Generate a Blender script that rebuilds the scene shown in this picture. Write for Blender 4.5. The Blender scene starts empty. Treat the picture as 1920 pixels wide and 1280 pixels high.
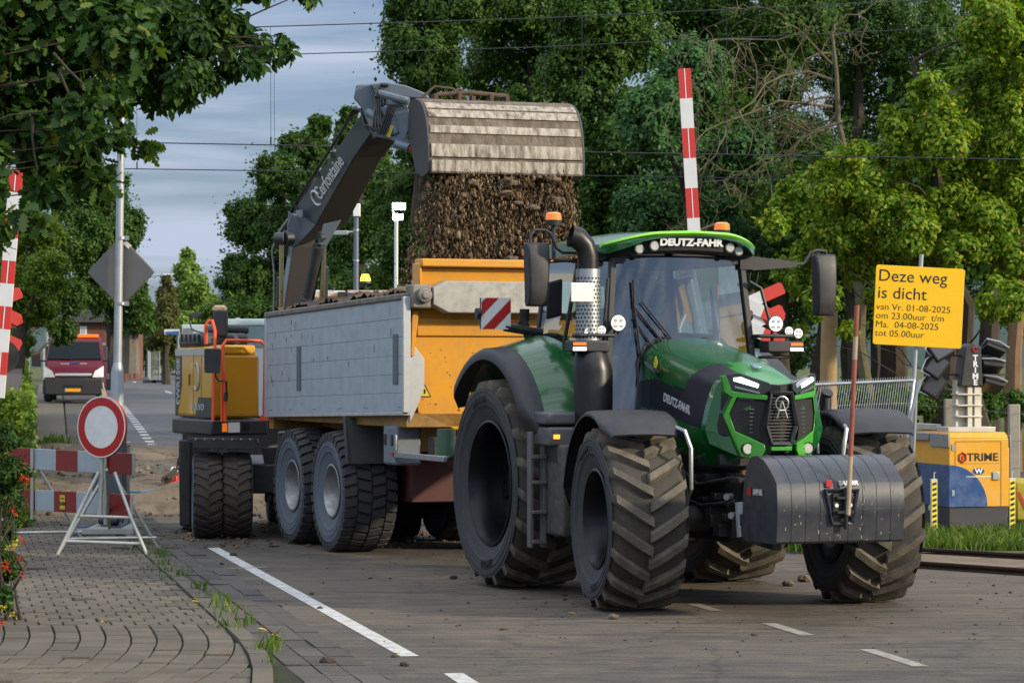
import bpy, bmesh, math, random
import numpy as np
from mathutils import Vector, Matrix
R = math.radians
rng = np.random.default_rng(7); random.seed(7)
SC = bpy.context.scene
# ------------------------------------------------------------------ camera
F, H, U0, V0 = 5200.0, 2.15, 960.0, 690.0          # focal length in photo pixels, eye height, vanishing point
cd = bpy.data.cameras.new('camera'); cam = bpy.data.objects.new('camera', cd); SC.collection.objects.link(cam)
cam.location = (0, 0, H); cam.rotation_euler = (R(90), 0, 0)
cd.sensor_width = 36; cd.lens = 36 * F / 1920; cd.shift_y = 50 / 1920; cd.clip_start = 0.5; cd.clip_end = 4000
cd.dof.use_dof = True; cd.dof.focus_distance = 26; cd.dof.aperture_fstop = 9
SC.camera = cam
# ------------------------------------------------------------------ sky, sun, exposure
SUN_AZ, SUN_EL = R(112), R(21)                       # azimuth clockwise from +Y (view direction)
w = bpy.data.worlds.new('World'); SC.world = w; w.use_nodes = True
nt = w.node_tree; nt.nodes.clear()
def N(t, typ, **k):
    n = t.nodes.new(typ)
    for a, v in k.items(): setattr(n, a, v)
    return n
sky = N(nt, 'ShaderNodeTexSky', sky_type='NISHITA', sun_disc=False, sun_elevation=SUN_EL, sun_rotation=SUN_AZ, air_density=1.3, dust_density=1.2, ozone_density=2.0)
tc = N(nt, 'ShaderNodeTexCoord'); mp = N(nt, 'ShaderNodeMapping'); mp.inputs['Scale'].default_value = (5, 5, 52)
mp.inputs['Location'].default_value = (1.3, 0.4, 0.9)
n1 = N(nt, 'ShaderNodeTexNoise'); n1.inputs['Scale'].default_value = 1.0; n1.inputs['Detail'].default_value = 7; n1.inputs['Roughness'].default_value = .5; n1.inputs['Distortion'].default_value = .4
rp = N(nt, 'ShaderNodeValToRGB'); rp.color_ramp.elements[0].position = .40; rp.color_ramp.elements[1].position = .57
rp.color_ramp.elements[0].color = (.30, .30, .30, 1); rp.color_ramp.elements[1].color = (.95, .95, .95, 1)
mx = N(nt, 'ShaderNodeMix', data_type='RGBA'); bg = N(nt, 'ShaderNodeBackground'); wo = N(nt, 'ShaderNodeOutputWorld')
hs = N(nt, 'ShaderNodeHueSaturation'); hs.inputs['Saturation'].default_value = .9; hs.inputs['Value'].default_value = .62
L = nt.links.new
L(tc.outputs['Generated'], mp.inputs['Vector']); L(mp.outputs[0], n1.inputs['Vector']); L(n1.outputs['Fac'], rp.inputs['Fac'])
L(rp.outputs['Color'], mx.inputs['Factor']); tn = N(nt, 'ShaderNodeMix', data_type='RGBA', blend_type='MULTIPLY'); tn.inputs['Factor'].default_value = 1; tn.inputs['B'].default_value = (.62, .86, 1.40, 1)
L(sky.outputs[0], hs.inputs['Color']); L(hs.outputs[0], tn.inputs['A']); L(tn.outputs['Result'], mx.inputs['A'])
sx = N(nt, 'ShaderNodeSeparateXYZ'); L(tc.outputs['Generated'], sx.inputs[0])      # clouds: grey at the horizon, brightened overhead to add ambient fill
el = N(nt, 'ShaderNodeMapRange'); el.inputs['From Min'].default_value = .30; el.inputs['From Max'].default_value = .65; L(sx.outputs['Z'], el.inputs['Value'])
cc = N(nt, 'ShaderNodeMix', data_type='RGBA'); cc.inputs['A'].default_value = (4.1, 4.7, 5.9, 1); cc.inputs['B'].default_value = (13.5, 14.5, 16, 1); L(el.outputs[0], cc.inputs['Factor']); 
bk_ = N(nt, 'ShaderNodeMapRange'); bk_.inputs['From Min'].default_value = .15; bk_.inputs['From Max'].default_value = -.75; bk_.inputs['To Min'].default_value = 1.0; bk_.inputs['To Max'].default_value = 1.5; L(sx.outputs['Y'], bk_.inputs['Value'])   # clouds brightened behind the camera for windscreen reflections and front fill
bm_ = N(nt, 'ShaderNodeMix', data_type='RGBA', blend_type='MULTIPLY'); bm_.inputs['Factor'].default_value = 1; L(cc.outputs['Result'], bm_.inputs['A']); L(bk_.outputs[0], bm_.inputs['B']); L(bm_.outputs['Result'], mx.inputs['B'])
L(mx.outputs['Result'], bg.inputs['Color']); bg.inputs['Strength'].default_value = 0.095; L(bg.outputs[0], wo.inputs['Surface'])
sl = bpy.data.lights.new('sun', 'SUN'); so = bpy.data.objects.new('sun', sl); SC.collection.objects.link(so)
sl.energy = 3.4; sl.angle = R(3); sl.color = (1.0, .84, .60)
sd = Vector((math.sin(SUN_AZ) * math.cos(SUN_EL), math.cos(SUN_AZ) * math.cos(SUN_EL), math.sin(SUN_EL)))
so.rotation_euler = (-sd).to_track_quat('-Z', 'Y').to_euler(); so.location = (40, -20, 40)
vs = SC.view_settings; vs.view_transform = 'Standard'; vs.look = 'None'; vs.gamma = 1; vs.exposure = 0.46; vs.use_curve_mapping = False
cy = SC.cycles; cy.use_denoising = True; cy.max_bounces = 6; cy.diffuse_bounces = 3; cy.glossy_bounces = 3; cy.transmission_bounces = 4; cy.transparent_max_bounces = 12
cy.sample_clamp_indirect = 4; cy.caustics_reflective = False; cy.caustics_refractive = False
# ------------------------------------------------------------------ helpers
def ter(Y):                                           # height of the ground along the view
    return float(np.interp(Y, [-60, 46, 60, 70, 80, 94.5, 130, 180, 300, 700, 2000], [0, 0, .12, .3, .62, 1.0, 1.35, 1.7, 2.0, 2.2, 2.3]))
def at(u, v, Y): return Vector(((u - U0) / F * Y, Y, H - (v - V0) / F * Y))
def gp(u, v, dz=0.0):                                 # point of the ground seen at (u, v)
    lo, hi = 5.0, 1500.0
    for _ in range(60):
        m = (lo + hi) / 2
        if H - (v - V0) / F * m > ter(m): lo = m
        else: hi = m
    return Vector(((u - U0) / F * lo, lo, ter(lo) + dz))
def S(r, g, b):
    f = lambda c: (c / 255 / 12.92) if c / 255 <= .04045 else ((c / 255 + .055) / 1.055) ** 2.4
    return (f(r), f(g), f(b))
MATS = {}
def mat(name, col, rough=.5, metal=0.0, dirt=0.0, dcol=(.09, .07, .045), scale=6.0, bump=0.0, bscale=40.0, stretch=None, coat=0.0, spec=.5, emit=None, estr=0.0, trans=0.0, var=0.0, isl=0.0):
    if name in MATS: return MATS[name]
    m = bpy.data.materials.new(name); m.use_nodes = True; t = m.node_tree; b = t.nodes['Principled BSDF']; l = t.links.new
    b.inputs['Base Color'].default_value = (*col, 1); b.inputs['Roughness'].default_value = rough; b.inputs['Metallic'].default_value = metal
    b.inputs['Specular IOR Level'].default_value = spec; b.inputs['Coat Weight'].default_value = coat; b.inputs['Coat Roughness'].default_value = .06
    if trans: b.inputs['Transmission Weight'].default_value = trans
    if emit: b.inputs['Emission Color'].default_value = (*emit, 1); b.inputs['Emission Strength'].default_value = estr
    co = N(t, 'ShaderNodeTexCoord')
    if dirt or var:
        n = N(t, 'ShaderNodeTexNoise'); n.inputs['Scale'].default_value = scale; n.inputs['Detail'].default_value = 8; n.inputs['Roughness'].default_value = .65
        if stretch:
            mm = N(t, 'ShaderNodeMapping'); mm.inputs['Scale'].default_value = stretch; l(co.outputs['Object'], mm.inputs['Vector']); l(mm.outputs[0], n.inputs['Vector'])
        else: l(co.outputs['Object'], n.inputs['Vector'])
        r = N(t, 'ShaderNodeMapRange'); r.inputs['From Min'].default_value = .42; r.inputs['From Max'].default_value = .68; r.inputs['To Max'].default_value = dirt or var
        l(n.outputs['Fac'], r.inputs['Value'])
        x = N(t, 'ShaderNodeMix', data_type='RGBA'); x.inputs['A'].default_value = (*col, 1)
        x.inputs['B'].default_value = (*(dcol if dirt else tuple(c * .55 for c in col)), 1)
        l(r.outputs[0], x.inputs['Factor']); l(x.outputs['Result'], b.inputs['Base Color'])
        q = N(t, 'ShaderNodeMapRange'); q.inputs['To Min'].default_value = rough; q.inputs['To Max'].default_value = min(1, rough + .35)
        l(r.outputs[0], q.inputs['Value']); l(q.outputs[0], b.inputs['Roughness'])
    if bump:
        n2 = N(t, 'ShaderNodeTexNoise'); n2.inputs['Scale'].default_value = bscale; n2.inputs['Detail'].default_value = 6
        bp = N(t, 'ShaderNodeBump'); bp.inputs['Strength'].default_value = bump; bp.inputs['Distance'].default_value = .02
        l(co.outputs['Object'], n2.inputs['Vector']); l(n2.outputs['Fac'], bp.inputs['Height']); l(bp.outputs[0], b.inputs['Normal'])
    if isl:                                                # every separate piece its own shade
        g = N(t, 'ShaderNodeNewGeometry'); r2 = N(t, 'ShaderNodeMapRange'); r2.inputs['To Min'].default_value = 1 - isl; r2.inputs['To Max'].default_value = 1 + isl * .7; l(g.outputs['Random Per Island'], r2.inputs['Value'])
        mu = N(t, 'ShaderNodeMix', data_type='RGBA', blend_type='MULTIPLY'); mu.inputs['Factor'].default_value = 1; l(r2.outputs[0], mu.inputs['B']); l(b.inputs['Base Color'].links[0].from_socket, mu.inputs['A']); l(mu.outputs['Result'], b.inputs['Base Color'])
    MATS[name] = m; return m
def glassmat(name, tint, refl=.12, rough=.02):
    if name in MATS: return MATS[name]
    m = bpy.data.materials.new(name); m.use_nodes = True; t = m.node_tree; t.nodes.clear(); l = t.links.new
    tr = N(t, 'ShaderNodeBsdfTransparent'); tr.inputs[0].default_value = (*tint, 1)
    gl = N(t, 'ShaderNodeBsdfGlossy'); gl.inputs['Roughness'].default_value = rough; gl.inputs['Color'].default_value = (.9, .95, 1, 1)
    lw = N(t, 'ShaderNodeFresnel'); lw.inputs['IOR'].default_value = 1.5
    a = N(t, 'ShaderNodeMath', operation='ADD'); a.use_clamp = True; a.inputs[1].default_value = refl
    x = N(t, 'ShaderNodeMixShader'); o = N(t, 'ShaderNodeOutputMaterial')
    l(lw.outputs[0], a.inputs[0]); l(a.outputs[0], x.inputs[0]); l(tr.outputs[0], x.inputs[1]); l(gl.outputs[0], x.inputs[2]); l(x.outputs[0], o.inputs[0])
    MATS[name] = m; return m
def leafmat(name, cols, rough=.45, transl=.35):
    if name in MATS: return MATS[name]
    m = bpy.data.materials.new(name); m.use_nodes = True; t = m.node_tree; t.nodes.clear(); l = t.links.new
    g = N(t, 'ShaderNodeNewGeometry'); cr = N(t, 'ShaderNodeValToRGB'); e = cr.color_ramp.elements
    while len(e) < len(cols): e.new(.5)
    for i, (p, c) in enumerate(cols): e[i].position = p; e[i].color = (*c, 1)
    b = N(t, 'ShaderNodeBsdfPrincipled'); b.inputs['Roughness'].default_value = rough + .1; b.inputs['Specular IOR Level'].default_value = .18
    tl = N(t, 'ShaderNodeBsdfTranslucent'); x = N(t, 'ShaderNodeMixShader'); x.inputs[0].default_value = transl; o = N(t, 'ShaderNodeOutputMaterial')
    gm = N(t, 'ShaderNodeMix', data_type='RGBA', blend_type='MULTIPLY'); gm.inputs['Factor'].default_value = 1; gm.inputs['B'].default_value = (1.2, 1.25, .5, 1)
    l(g.outputs['Random Per Island'], cr.inputs[0]); l(cr.outputs[0], b.inputs['Base Color']); l(cr.outputs[0], gm.inputs['A']); l(gm.outputs['Result'], tl.inputs[0])
    l(b.outputs[0], x.inputs[1]); l(tl.outputs[0], x.inputs[2]); l(x.outputs[0], o.inputs[0])
    MATS[name] = m; return m
class MB:                                             # collects shapes, builds ONE mesh object
    def __init__(s): s.v = []; s.f = []; s.m = []; s.mi = 0
    def add(s, vs, fs):
        o = len(s.v); s.v += [tuple(p) for p in vs]
        for f in fs: s.f.append([i + o for i in f]); s.m.append(s.mi)
        return s
    def box(s, x0, x1, y0, y1, z0, z1, M=None):
        vs = [Vector((x, y, z)) for x in (x0, x1) for y in (y0, y1) for z in (z0, z1)]
        if M is not None: vs = [M @ p for p in vs]
        return s.add(vs, [(0, 1, 3, 2), (4, 6, 7, 5), (0, 4, 5, 1), (2, 3, 7, 6), (0, 2, 6, 4), (1, 5, 7, 3)])
    def hexa(s, a, b):                                # two quads joined
        return s.add(list(a) + list(b), [(3, 2, 1, 0), (4, 5, 6, 7), (0, 1, 5, 4), (1, 2, 6, 5), (2, 3, 7, 6), (3, 0, 4, 7)])
    def tube(s, pts, r, n=10, cap=True):
        pts = [Vector(p) for p in pts]; rs = r if isinstance(r, (list, tuple)) else [r] * len(pts)
        vs = []; up = None
        for i, p in enumerate(pts):
            d = (pts[min(i + 1, len(pts) - 1)] - pts[max(i - 1, 0)]).normalized()
            if up is None: up = d.orthogonal().normalized()
            a = (up - d * up.dot(d)); a = a.normalized() if a.length > 1e-6 else d.orthogonal().normalized(); up = a; b = d.cross(a)
            for k in range(n):
                t = 2 * math.pi * k / n; vs.append(p + (a * math.cos(t) + b * math.sin(t)) * rs[i])
        fs = [(i * n + k, i * n + (k + 1) % n, (i + 1) * n + (k + 1) % n, (i + 1) * n + k) for i in range(len(pts) - 1) for k in range(n)]
        if cap: fs += [tuple(range(n))[::-1], tuple((len(pts) - 1) * n + k for k in range(n))]
        return s.add(vs, fs)
    def lathe(s, prof, M=None, n=32, a0=0.0, a1=2 * math.pi):   # prof = (y, r); axis is local y; angle from +x to +z
        full = abs(a1 - a0 - 2 * math.pi) < 1e-6; k = n if full else n + 1; vs = []
        for i in range(k):
            a = a0 + (a1 - a0) * i / n; c, q = math.cos(a), math.sin(a)
            for (y, r) in prof: vs.append(Vector((r * c, y, r * q)))
        if M is not None: vs = [M @ p for p in vs]
        m = len(prof); fs = []
        for i in range(n):
            j = (i + 1) % k
            for p in range(m - 1): fs.append((i * m + p, i * m + p + 1, j * m + p + 1, j * m + p))
        return s.add(vs, fs)
    def prism(s, poly, fn, t0, t1):                   # fn(a, b, t) -> point; convex or simple polygon
        n = len(poly); vs = [fn(a, b, t0) for a, b in poly] + [fn(a, b, t1) for a, b in poly]
        fs = [tuple(range(n))[::-1], tuple(range(n, 2 * n))] + [(i, (i + 1) % n, n + (i + 1) % n, n + i) for i in range(n)]
        return s.add(vs, fs)
    def loft(s, secs, close=True, cap=True):
        n = len(secs[0]); vs = [p for q in secs for p in q]; m = n if close else n - 1
        fs = [(i * n + k, i * n + (k + 1) % n, (i + 1) * n + (k + 1) % n, (i + 1) * n + k) for i in range(len(secs) - 1) for k in range(m)]
        if cap and close: fs += [tuple(range(n))[::-1], tuple((len(secs) - 1) * n + k for k in range(n))]
        return s.add(vs, fs)
    def disc(s, c, nrm, r, t, n=20):
        c = Vector(c); nrm = Vector(nrm).normalized(); return s.tube([c, c + nrm * t], r, n)
    def mesh(s, me, M, mi=None):
        s.add([M @ v.co for v in me.vertices], [tuple(p.vertices) for p in me.polygons]); return s
    def build(s, name, mats, parent=None, bevel=0.0, smooth=35, M=None):
        me = bpy.data.meshes.new(name); me.from_pydata(s.v, [], s.f)
        for q in (mats if isinstance(mats, (list, tuple)) else [mats]): me.materials.append(q)
        me.polygons.foreach_set('material_index', s.m); me.validate()
        bm = bmesh.new(); bm.from_mesh(me); bmesh.ops.recalc_face_normals(bm, faces=bm.faces); bm.to_mesh(me); bm.free()
        if smooth: me.shade_smooth(); me.set_sharp_from_angle(angle=R(smooth))
        o = bpy.data.objects.new(name, me); SC.collection.objects.link(o)
        if parent is not None: o.parent = parent
        if M is not None: o.matrix_local = M
        if bevel:
            b = o.modifiers.new('bevel', 'BEVEL'); b.width = bevel; b.segments = 2; b.limit_method = 'ANGLE'; b.angle_limit = R(40); b.harden_normals = False
        return o
def empty(name, loc, rz=0.0):
    o = bpy.data.objects.new(name, None); SC.collection.objects.link(o); o.location = loc; o.rotation_euler = (0, 0, rz); o.empty_display_size = .3; return o
def tag(o, label=None, cat=None, group=None, kind=None):
    if label: o['label'] = label
    if cat: o['category'] = cat
    if group: o['group'] = group
    if kind: o['kind'] = kind
    return o
def copy_tree(o, parent=None):
    c = o.copy(); SC.collection.objects.link(c)
    if parent is not None: c.parent = parent
    for ch in list(o.children): copy_tree(ch, c)
    return c
def text(body, size, ext=.002, sx=1.0, bold=0.0, align='CENTER'):
    c = bpy.data.curves.new('t', 'FONT'); c.body = body; c.size = size; c.extrude = ext; c.offset = bold; c.align_x = align; c.align_y = 'CENTER'; c.resolution_u = 3
    o = bpy.data.objects.new('t', c); SC.collection.objects.link(o); bpy.context.view_layer.update()
    me = bpy.data.meshes.new_from_object(o.evaluated_get(bpy.context.evaluated_depsgraph_get())); bpy.data.objects.remove(o); bpy.data.curves.remove(c)
    for v in me.vertices: v.co.x *= sx
    return me
def frame(o, xdir, zdir):                             # matrix: text x runs along xdir, its face looks along zdir
    x = Vector(xdir).normalized(); z = Vector(zdir).normalized(); y = z.cross(x).normalized(); x = y.cross(z)
    return Matrix(((x.x, y.x, z.x, o[0]), (x.y, y.y, z.y, o[1]), (x.z, y.z, z.z, o[2]), (0, 0, 0, 1)))
def inpoly(x, y, poly):
    c = False; j = len(poly) - 1
    for i in range(len(poly)):
        xi, yi = poly[i]; xj, yj = poly[j]
        if (yi > y) != (yj > y) and x < (xj - xi) * (y - yi) / (yj - yi) + xi: c = not c
        j = i
    return c
# ------------------------------------------------------------------ shared materials
BLACK = mat('black_plastic', (.014, .016, .02), .5, dirt=.22, dcol=(.10, .08, .055), scale=9)
CHASSIS = mat('dark_chassis_paint', (.012, .013, .015), .45, dirt=.35, scale=7)
RUB = mat('tyre_rubber', (.028, .030, .034), .75, dirt=.4, dcol=(.07, .062, .05), scale=5, bump=.25, bscale=60)
RUBDUST = mat('dusty_tread_rubber', (.082, .071, .055), .85, dirt=.75, dcol=(.19, .158, .112), scale=7, bump=.3, bscale=50)
RUBMID = mat('trodden_tread_rubber', (.040, .036, .030), .9, dirt=.6, dcol=(.085, .07, .05), scale=6, bump=.3, bscale=50)
RUBGREY = mat('greyed_sidewall_rubber', (.085, .108, .135), .8, dirt=.4, dcol=(.10, .095, .085), scale=4, bump=.25, bscale=30)
RIMBLACK = mat('gloss_black_rim', (.004, .005, .007), .3, spec=.25)
STEEL = mat('galvanised_steel', (.42, .44, .45), .38, .85, var=.5, scale=14)
GREYPAINT = mat('grey_paint', (.24, .26, .28), .45, dirt=.25, scale=6)
WHITE = mat('white_reflective', (.72, .72, .70), .4, dirt=.2, dcol=(.35, .32, .28), scale=8)
RED = mat('red_reflective', (.42, .014, .012), .35, dirt=.25, dcol=(.2, .03, .02), scale=8)
SIGNRED = mat('faded_red_board', (.50, .055, .035), .45, var=.3)
YEL = mat('construction_yellow', (.62, .27, .012), .38, dirt=.28, dcol=(.22, .12, .03), scale=5, coat=.2)
ORANGE = mat('orange_rail_paint', (.75, .085, .018), .4)
CHROME = mat('polished_chrome', (.75, .75, .76), .1, 1.0)
AMBER = mat('amber_lens', (.85, .16, .01), .15, emit=(1, .25, .02), estr=.35, coat=.6)
AMBERLIT = mat('lit_amber_lens', (.9, .3, .02), .2, emit=(1, .30, .015), estr=5)
LENS = mat('lamp_lens', (.50, .50, .47), .12, dirt=.5, dcol=(.15, .15, .15), scale=60, coat=.6)
LED = mat('lit_white_led', (.9, .9, .95), .3, emit=(.9, .95, 1), estr=7)
LETTER = mat('white_lettering', (.7, .71, .72), .5)
GREYLET = mat('grey_lettering', (.42, .44, .46), .5)
DARKLET = mat('black_lettering', (.012, .012, .014), .5)
BARK = mat('bark', (.05, .038, .026), .9, var=.7, scale=3, bump=.8, bscale=8)
SOIL = mat('soil', (.085, .055, .032), .95, dirt=.7, dcol=(.17, .115, .065), scale=1.6, bump=.9, bscale=9)
WOOD = mat('weathered_wood', (.30, .22, .13), .85, var=.6, scale=5, bump=.3)
# ------------------------------------------------------------------ the setting: ground, road, pavement
def groundmat(name, a, b, c, s1, s2, bump=.6, rough=.95):
    m = bpy.data.materials.new(name); m.use_nodes = True; t = m.node_tree; bs = t.nodes['Principled BSDF']; l = t.links.new
    bs.inputs['Roughness'].default_value = rough; bs.inputs['Specular IOR Level'].default_value = .25
    co = N(t, 'ShaderNodeTexCoord')
    def noi(s, d=8, r=.6):
        n = N(t, 'ShaderNodeTexNoise'); n.inputs['Scale'].default_value = s; n.inputs['Detail'].default_value = d; n.inputs['Roughness'].default_value = r; l(co.outputs['Object'], n.inputs['Vector']); return n
    def ramp(n, p0, p1):
        r = N(t, 'ShaderNodeMapRange'); r.inputs['From Min'].default_value = p0; r.inputs['From Max'].default_value = p1; l(n.outputs['Fac'], r.inputs['Value']); return r
    x = N(t, 'ShaderNodeMix', data_type='RGBA'); x.inputs['A'].default_value = (*a, 1); x.inputs['B'].default_value = (*b, 1); l(ramp(noi(s1), .38, .62).outputs[0], x.inputs['Factor'])
    y = N(t, 'ShaderNodeMix', data_type='RGBA'); y.inputs['B'].default_value = (*c, 1); l(x.outputs['Result'], y.inputs['A']); l(ramp(noi(s2, 10, .75), .5, .72).outputs[0], y.inputs['Factor'])
    l(y.outputs['Result'], bs.inputs['Base Color'])
    bp = N(t, 'ShaderNodeBump'); bp.inputs['Strength'].default_value = bump; bp.inputs['Distance'].default_value = .03; l(noi(s2 * 1.5, 10, .7).outputs['Fac'], bp.inputs['Height']); l(bp.outputs[0], bs.inputs['Normal'])
    return m, t, bs, x, y, noi, ramp, l, co
GRASSY = groundmat('grassy_ground', (.045, .075, .018), (.09, .10, .03), (.10, .08, .045), .35, 3.0)[0]
SANDY = groundmat('dug_sand', (.12, .092, .062), (.20, .158, .110), (.06, .045, .032), .5, 2.6, .9)[0]
# asphalt: dark, with dried mud carried over it by the wheels
ASPH, t, bs, x, y, noi, ramp, l, co = groundmat('dusty_asphalt', (.036, .036, .038), (.068, .063, .057), (.108, .090, .066), .55, 2.2, .5, .85)
mpn = N(t, 'ShaderNodeMapping'); mpn.inputs['Scale'].default_value = (.5, 5.5, 1); mpn.inputs['Rotation'].default_value = (0, 0, R(6)); l(co.outputs['Object'], mpn.inputs['Vector'])
st = N(t, 'ShaderNodeTexNoise'); st.inputs['Scale'].default_value = 1.8; st.inputs['Detail'].default_value = 9; st.inputs['Roughness'].default_value = .75; l(mpn.outputs[0], st.inputs['Vector'])
sub = N(t, 'ShaderNodeVectorMath', operation='DISTANCE'); mp2 = N(t, 'ShaderNodeMapping'); mp2.inputs['Scale'].default_value = (.55, .62, 0); l(co.outputs['Object'], mp2.inputs['Vector'])
l(mp2.outputs[0], sub.inputs[0]); sub.inputs[1].default_value = (2.0 * .55, 26.5 * .62, 0)
fall = N(t, 'ShaderNodeMapRange'); fall.inputs['From Min'].default_value = 1.2; fall.inputs['From Max'].default_value = 5.0; fall.inputs['To Min'].default_value = 1.0; fall.inputs['To Max'].default_value = .36; l(sub.outputs['Value'], fall.inputs['Value'])
sr = N(t, 'ShaderNodeMapRange'); sr.inputs['From Min'].default_value = .40; sr.inputs['From Max'].default_value = .62; l(st.outputs['Fac'], sr.inputs['Value'])
ml = N(t, 'ShaderNodeMath', operation='MULTIPLY'); l(sr.outputs[0], ml.inputs[0]); l(fall.outputs[0], ml.inputs[1])
z = N(t, 'ShaderNodeMix', data_type='RGBA'); z.inputs['B'].default_value = (.168, .134, .092, 1); l(y.outputs['Result'], z.inputs['A']); l(ml.outputs[0], z.inputs['Factor'])
gr = N(t, 'ShaderNodeMix', data_type='RGBA', blend_type='MULTIPLY'); gr.inputs['Factor'].default_value = .8; l(z.outputs['Result'], gr.inputs['A'])
gn = ramp(noi(55, 3, .8), .25, .75); gn.inputs['To Min'].default_value = .3; gn.inputs['To Max'].default_value = 1.75; l(gn.outputs[0], gr.inputs['B'])
vo = N(t, 'ShaderNodeTexVoronoi', feature='DISTANCE_TO_EDGE'); vo.inputs['Scale'].default_value = .55; wn = noi(2.5, 6, .7); wv = N(t, 'ShaderNodeVectorMath', operation='MULTIPLY_ADD'); wv.inputs[1].default_value = (.5, .5, 0); l(wn.outputs['Color'], wv.inputs[0]); l(co.outputs['Object'], wv.inputs[2]); l(wv.outputs[0], vo.inputs['Vector'])
vr = N(t, 'ShaderNodeMapRange'); vr.inputs['From Max'].default_value = .014; vr.inputs['To Min'].default_value = .68; l(vo.outputs['Distance'], vr.inputs['Value'])     # fine cracks
ck = N(t, 'ShaderNodeMix', data_type='RGBA', blend_type='MULTIPLY'); ck.inputs['Factor'].default_value = 1; l(gr.outputs['Result'], ck.inputs['A']); l(vr.outputs[0], ck.inputs['B']); l(ck.outputs['Result'], bs.inputs['Base Color'])
FARASPH = groundmat('far_asphalt', (.075, .077, .082), (.10, .10, .105), (.14, .125, .10), .2, 1.2, .1, .75)[0]
PAVE = mat('concrete_paver', (.112, .096, .069), .9, var=.5, scale=2.2, bump=.5, bscale=70, isl=.22)
BED = groundmat('mossy_joint_sand', (.025, .024, .018), (.035, .055, .012), (.05, .045, .03), 1.2, 7, .5)[0]
CLINK = mat('clinker_gutter', (.068, .060, .052), .9, dirt=.6, dcol=(.11, .097, .08), scale=4, bump=.7, bscale=60, isl=.25)
PAINTW = mat('worn_road_paint', (.52, .52, .50), .7, dirt=.65, dcol=(.16, .14, .11), scale=9)
PAINTD = mat('dusty_road_paint', (.30, .28, .24), .8, dirt=.9, dcol=(.14, .115, .085), scale=7)
def struct(o): o['kind'] = 'structure'; return o
def sheet(name, pts, m, dz=0.0, nseg=1):              # flat polygon draped by its own corner heights
    b = MB(); b.add([(p[0], p[1], p[2] + dz) for p in pts], [tuple(range(len(pts)))]); return struct(b.build(name, m, smooth=0))
# ground out to the horizon
b = MB(); ys = [-60, 0, 20, 38, 46, 53, 60, 65, 70, 75, 80, 87, 94.5, 110, 130, 155, 180, 240, 300, 500, 800, 1800]; xs = [-900, -200, -60, -20, 0, 20, 60, 200, 900]
b.add([(X, Y, ter(Y) - .06) for Y in ys for X in xs], [(i * 9 + k, i * 9 + k + 1, (i + 1) * 9 + k + 1, (i + 1) * 9 + k) for i in range(len(ys) - 1) for k in range(8)])
struct(b.build('ground', GRASSY, smooth=0))
def edge(Y): return -1.16 - (Y - 20.5) * .2085        # left edge of the asphalt
def kerb(Y): return -1.62 - (Y - 19.86) * .2055       # road side of the pavement
b = MB(); yy = np.linspace(4, 38.6, 60); vs = []
for Y in yy: j = .025 * math.sin(Y * 7.3) + .02 * math.sin(Y * 17.1); vs += [(edge(Y) + j, Y, 0.0), (16.0, Y, 0.0)]
b.add(vs, [(2 * i, 2 * i + 1, 2 * i + 3, 2 * i + 2) for i in range(len(yy) - 1)]); struct(b.build('road', ASPH, smooth=0))
# gutter of long clinkers, three rows with joints
b = MB()
for r_ in range(3):
    Y = 15.0
    while Y < 40:
        ln = .62; f0, f1 = (r_ + .04) / 3, (r_ + (.96 if r_ else 1.0)) / 3; q = []
        for Yc in (Y + .012, Y + ln - .012):
            for f in (f0, f1): q.append((edge(Yc) + .01 + (kerb(Yc) - edge(Yc) - .01) * f, Yc))
        zz = .006 + random.uniform(0, .012)
        b.hexa([Vector((*q[i], -.05)) for i in (0, 1, 3, 2)], [Vector((*q[i], zz + random.uniform(0, .004))) for i in (0, 1, 3, 2)]); Y += ln
struct(b.build('gutter', CLINK, smooth=0))
sheet('gutter_bed', [(kerb(14) - 1.6, 14, 0), (edge(14) - .0, 14, 0), (edge(40.5), 40.5, 0), (kerb(40.5) + .02, 40.5, 0)], groundmat('gutter_sand', (.055, .048, .038), (.04, .05, .02), (.08, .07, .055), 1.5, 8, .6)[0], -.012)
# pavement of single concrete pavers over a mossy bed
def bend(Y): return -.045 * max(0, 22.4 - Y) ** 2
def kbend(Y): return -.020 * max(0, 22.0 - Y) ** 2
b = MB(); row = 0; Y = 17.2
while Y < 42:
    d = .30; ncol = 15 if Y < 34 else 20
    off = 0 if Y < 22.4 else (.1 if row % 2 else 0)
    for k in range(-6 if Y < 22.4 else 0, ncol):
        t0, t1 = k * .2 - off, (k + 1) * .2 - off
        if k == 0 and Y >= 22.4: t0 = 0
        x00, x01 = kerb(Y) - .16 - t0 + bend(Y), kerb(Y) - .16 - t1 + bend(Y); x10, x11 = kerb(Y + d) - .16 - t0 + bend(Y + d), kerb(Y + d) - .16 - t1 + bend(Y + d)
        e0_, e1_ = kerb(Y) - .16 + kbend(Y), kerb(Y + d) - .16 + kbend(Y + d); x00, x10 = min(x00, e0_), min(x10, e1_)
        if x00 - x01 < .03 or x10 - x11 < .03: continue
        g = .007; h = .034 + random.uniform(-.005, .005) + (random.random() < .03) * .014; tl = random.uniform(-.003, .003)
        lo = [Vector((x00 - g, Y + g, -.03)), Vector((x01 + g, Y + g, -.03)), Vector((x11 + g, Y + d - g, -.03)), Vector((x10 - g, Y + d - g, -.03))]
        hi = [Vector((p.x * .96 + (x00 + x11) / 2 * .04, p.y * .97 + (Y + d / 2) * .03, h + (tl if i < 2 else -tl))) for i, p in enumerate(lo)]
        md = [Vector((p.x, p.y, h - .006)) for p in lo]
        b.hexa(lo, md); b.hexa(md, hi)
    Y += d; row += 1
struct(b.build('pavement', PAVE, smooth=0))
b = MB(); Y = 15.5
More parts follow.
